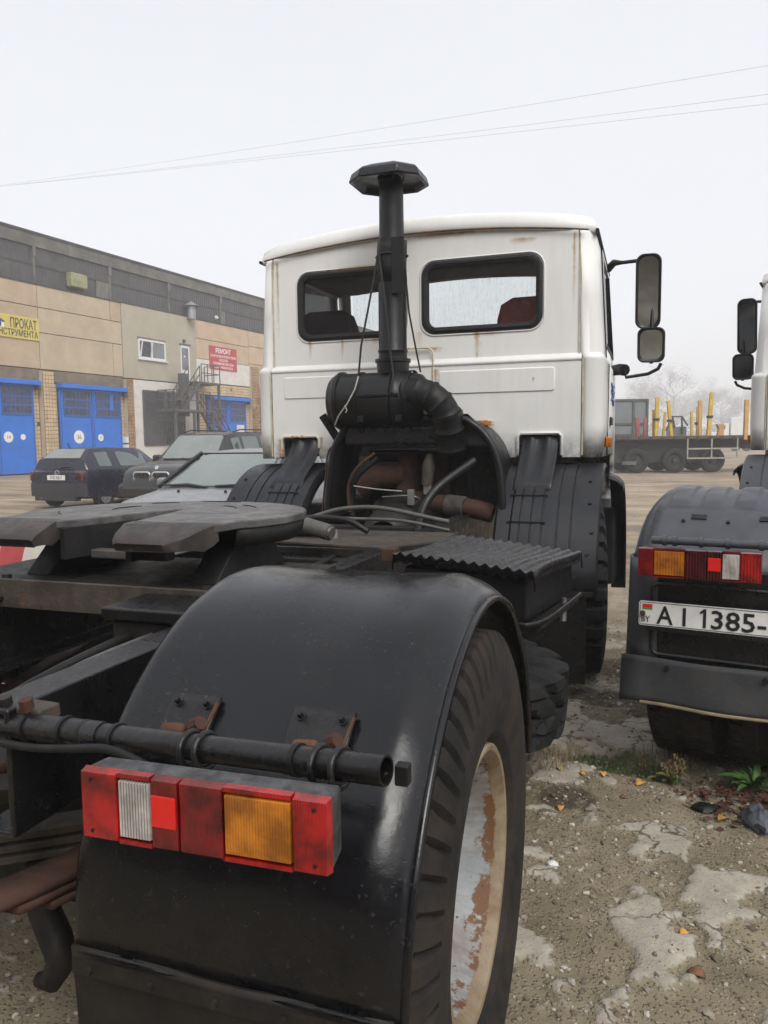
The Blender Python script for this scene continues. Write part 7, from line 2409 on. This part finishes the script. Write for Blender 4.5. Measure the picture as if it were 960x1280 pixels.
def tree_meshes(seed, H, spread):
    rng = random.Random(seed)
    tr, cr = MB(), MB()
    tr.tube([(0, 0, -0.3), (0.1, 0.05, H * 0.18), (0.0, 0.15, H * 0.36), (0.15, 0.0, H * 0.6)], [0.38, 0.3, 0.22, 0.1], 8)
    tips = []

    def grow(p, d, L, r, lev):
        q = p + d * L
        mid = p.lerp(q, 0.5) + Vector((rng.gauss(0, .06), rng.gauss(0, .06), rng.gauss(0, .04))) * L
        cr.tube([p, mid, q], [r, r * .8, r * .55], 4 if lev < 2 else 3, cap=False)
        if lev == 3:
            tips.append((q, d, L))
            return
        for k in range(rng.choice((3, 4)) if lev < 2 else 3):
            nd = (d + Vector((rng.gauss(0, .55), rng.gauss(0, .55), rng.gauss(0.12, .35)))).normalized()
            grow(p.lerp(q, rng.uniform(0.45, 1.0)), nd, L * rng.uniform(0.52, 0.78), r * 0.5, lev + 1)
    for k in range(11):
        z = H * (0.2 + 0.42 * k / 10)
        a = rng.uniform(0, 2 * PI)
        grow(Vector((0.05, 0.08, z)), Vector((math.cos(a) * spread, math.sin(a) * spread, rng.uniform(0.45, 1.1))).normalized(), H * rng.uniform(0.2, 0.3), 0.12, 0)
    for q, d, L in tips:
        for k in range(16):
            c = q + Vector((rng.gauss(0, 1), rng.gauss(0, 1), rng.gauss(0, 1))) * L * 0.5
            u = Vector((rng.gauss(0, 1), rng.gauss(0, 1), rng.gauss(0, 1))).normalized() * rng.uniform(0.12, 0.42)
            v = u.cross(Vector((rng.gauss(0, 1), rng.gauss(0, 1), rng.gauss(0, 1)))).normalized() * rng.uniform(0.03, 0.12)
            cr.add([c - u, c + v, c + u], [(0, 1, 2)])
    return tr.mesh('trunk', M['bark'], 40), cr.mesh('crown', M['twig'], 0)


TM = [tree_meshes(5, 20, 0.8), tree_meshes(9, 22, 1.0), tree_meshes(14, 18, 1.1)]
TREES = [(742, 235, 0, 0.80, 'misty bare tree whose crown just clears the first truck cab'),
         (776, 255, 2, 0.82, 'misty bare tree above the grey box bodied trailer'),
         (806, 245, 1, 0.90, 'misty bare tree left of the tallest crown'),
         (840, 230, 1, 1.00, 'tallest misty tree behind the yellow stakes'),
         (872, 260, 0, 0.92, 'misty tree just right of the tallest crown'),
         (900, 240, 2, 0.84, 'misty tree above the small white lorry'),
         (930, 250, 1, 0.74, 'misty tree partly behind the second truck mirrors'),
         (965, 245, 0, 0.85, 'misty tree hidden by the second truck cab'),
         (822, 275, 2, 0.98, 'fainter misty tree in the second row behind the stakes'),
         (888, 280, 1, 0.88, 'fainter misty tree in the second row on the right')]
for px_, D, k, s, lab in TREES:
    D, s = D * 1.4, s * 1.4
    p = c2w(px_, D)
    t = empty('tree', (p.x, p.y, 0), random.uniform(0, 6.3))
    t.scale = (s * 1.1, s * 1.1, s)
    tag(t, lab, 'tree', 'bare trees fading into the mist')
    for nm, me in zip(('trunk', 'crown'), TM[k]):
        o = bpy.data.objects.new(nm, me)
        COL.objects.link(o)
        o.parent = t
# undergrowth along their feet, one mass
ug = MB()
for k in range(5200):
    px_ = random.uniform(700, 1010)
    D = random.uniform(300, 400)
    p = c2w(px_, D)
    h = 9 * random.random() ** 1.2 * (0.8 + 0.5 * math.sin(px_ * 0.09) * math.sin(px_ * 0.031))
    c = Vector((p.x, p.y, max(0.2, h)))
    u = Vector((random.gauss(0, 1), random.gauss(0, 1), random.gauss(0, 1))).normalized() * random.uniform(0.4, 1.1)
    v = u.cross(Vector((random.gauss(0, 1), random.gauss(0, 1), random.gauss(0, 1)))).normalized() * random.uniform(0.2, 0.6)
    ug.add([c - u, c + v, c + u, c - v], [(0, 1, 2, 3)])
tag(ug.build('undergrowth', M['twig'], None, 0), 'grey undergrowth along the foot of the misty trees', 'undergrowth', kind='stuff')

# ---------------------------------------------------------------- haze
hz = bpy.data.meshes.new('haze')
hb_ = MB().box(-690, 690, -690, 690, -1.2, 34)
hz.from_pydata(hb_.v, [], hb_.f)
t = NT('mist')
t.n.remove(t.b)
pv = t.n.new('ShaderNodeVolumePrincipled')
pv.inputs['Color'].default_value = (0.97, 0.98, 1.0, 1)
pv.inputs['Density'].default_value = HAZE_DENSITY
pv.inputs['Anisotropy'].default_value = 0.0
t.l.new(pv.outputs[0], t.out.inputs['Volume'])
hz.materials.append(t.mat)
ho = bpy.data.objects.new('haze', hz)
COL.objects.link(ho)
tag(ho, kind='stuff')
ho['label'] = 'thin grey mist filling the whole yard'
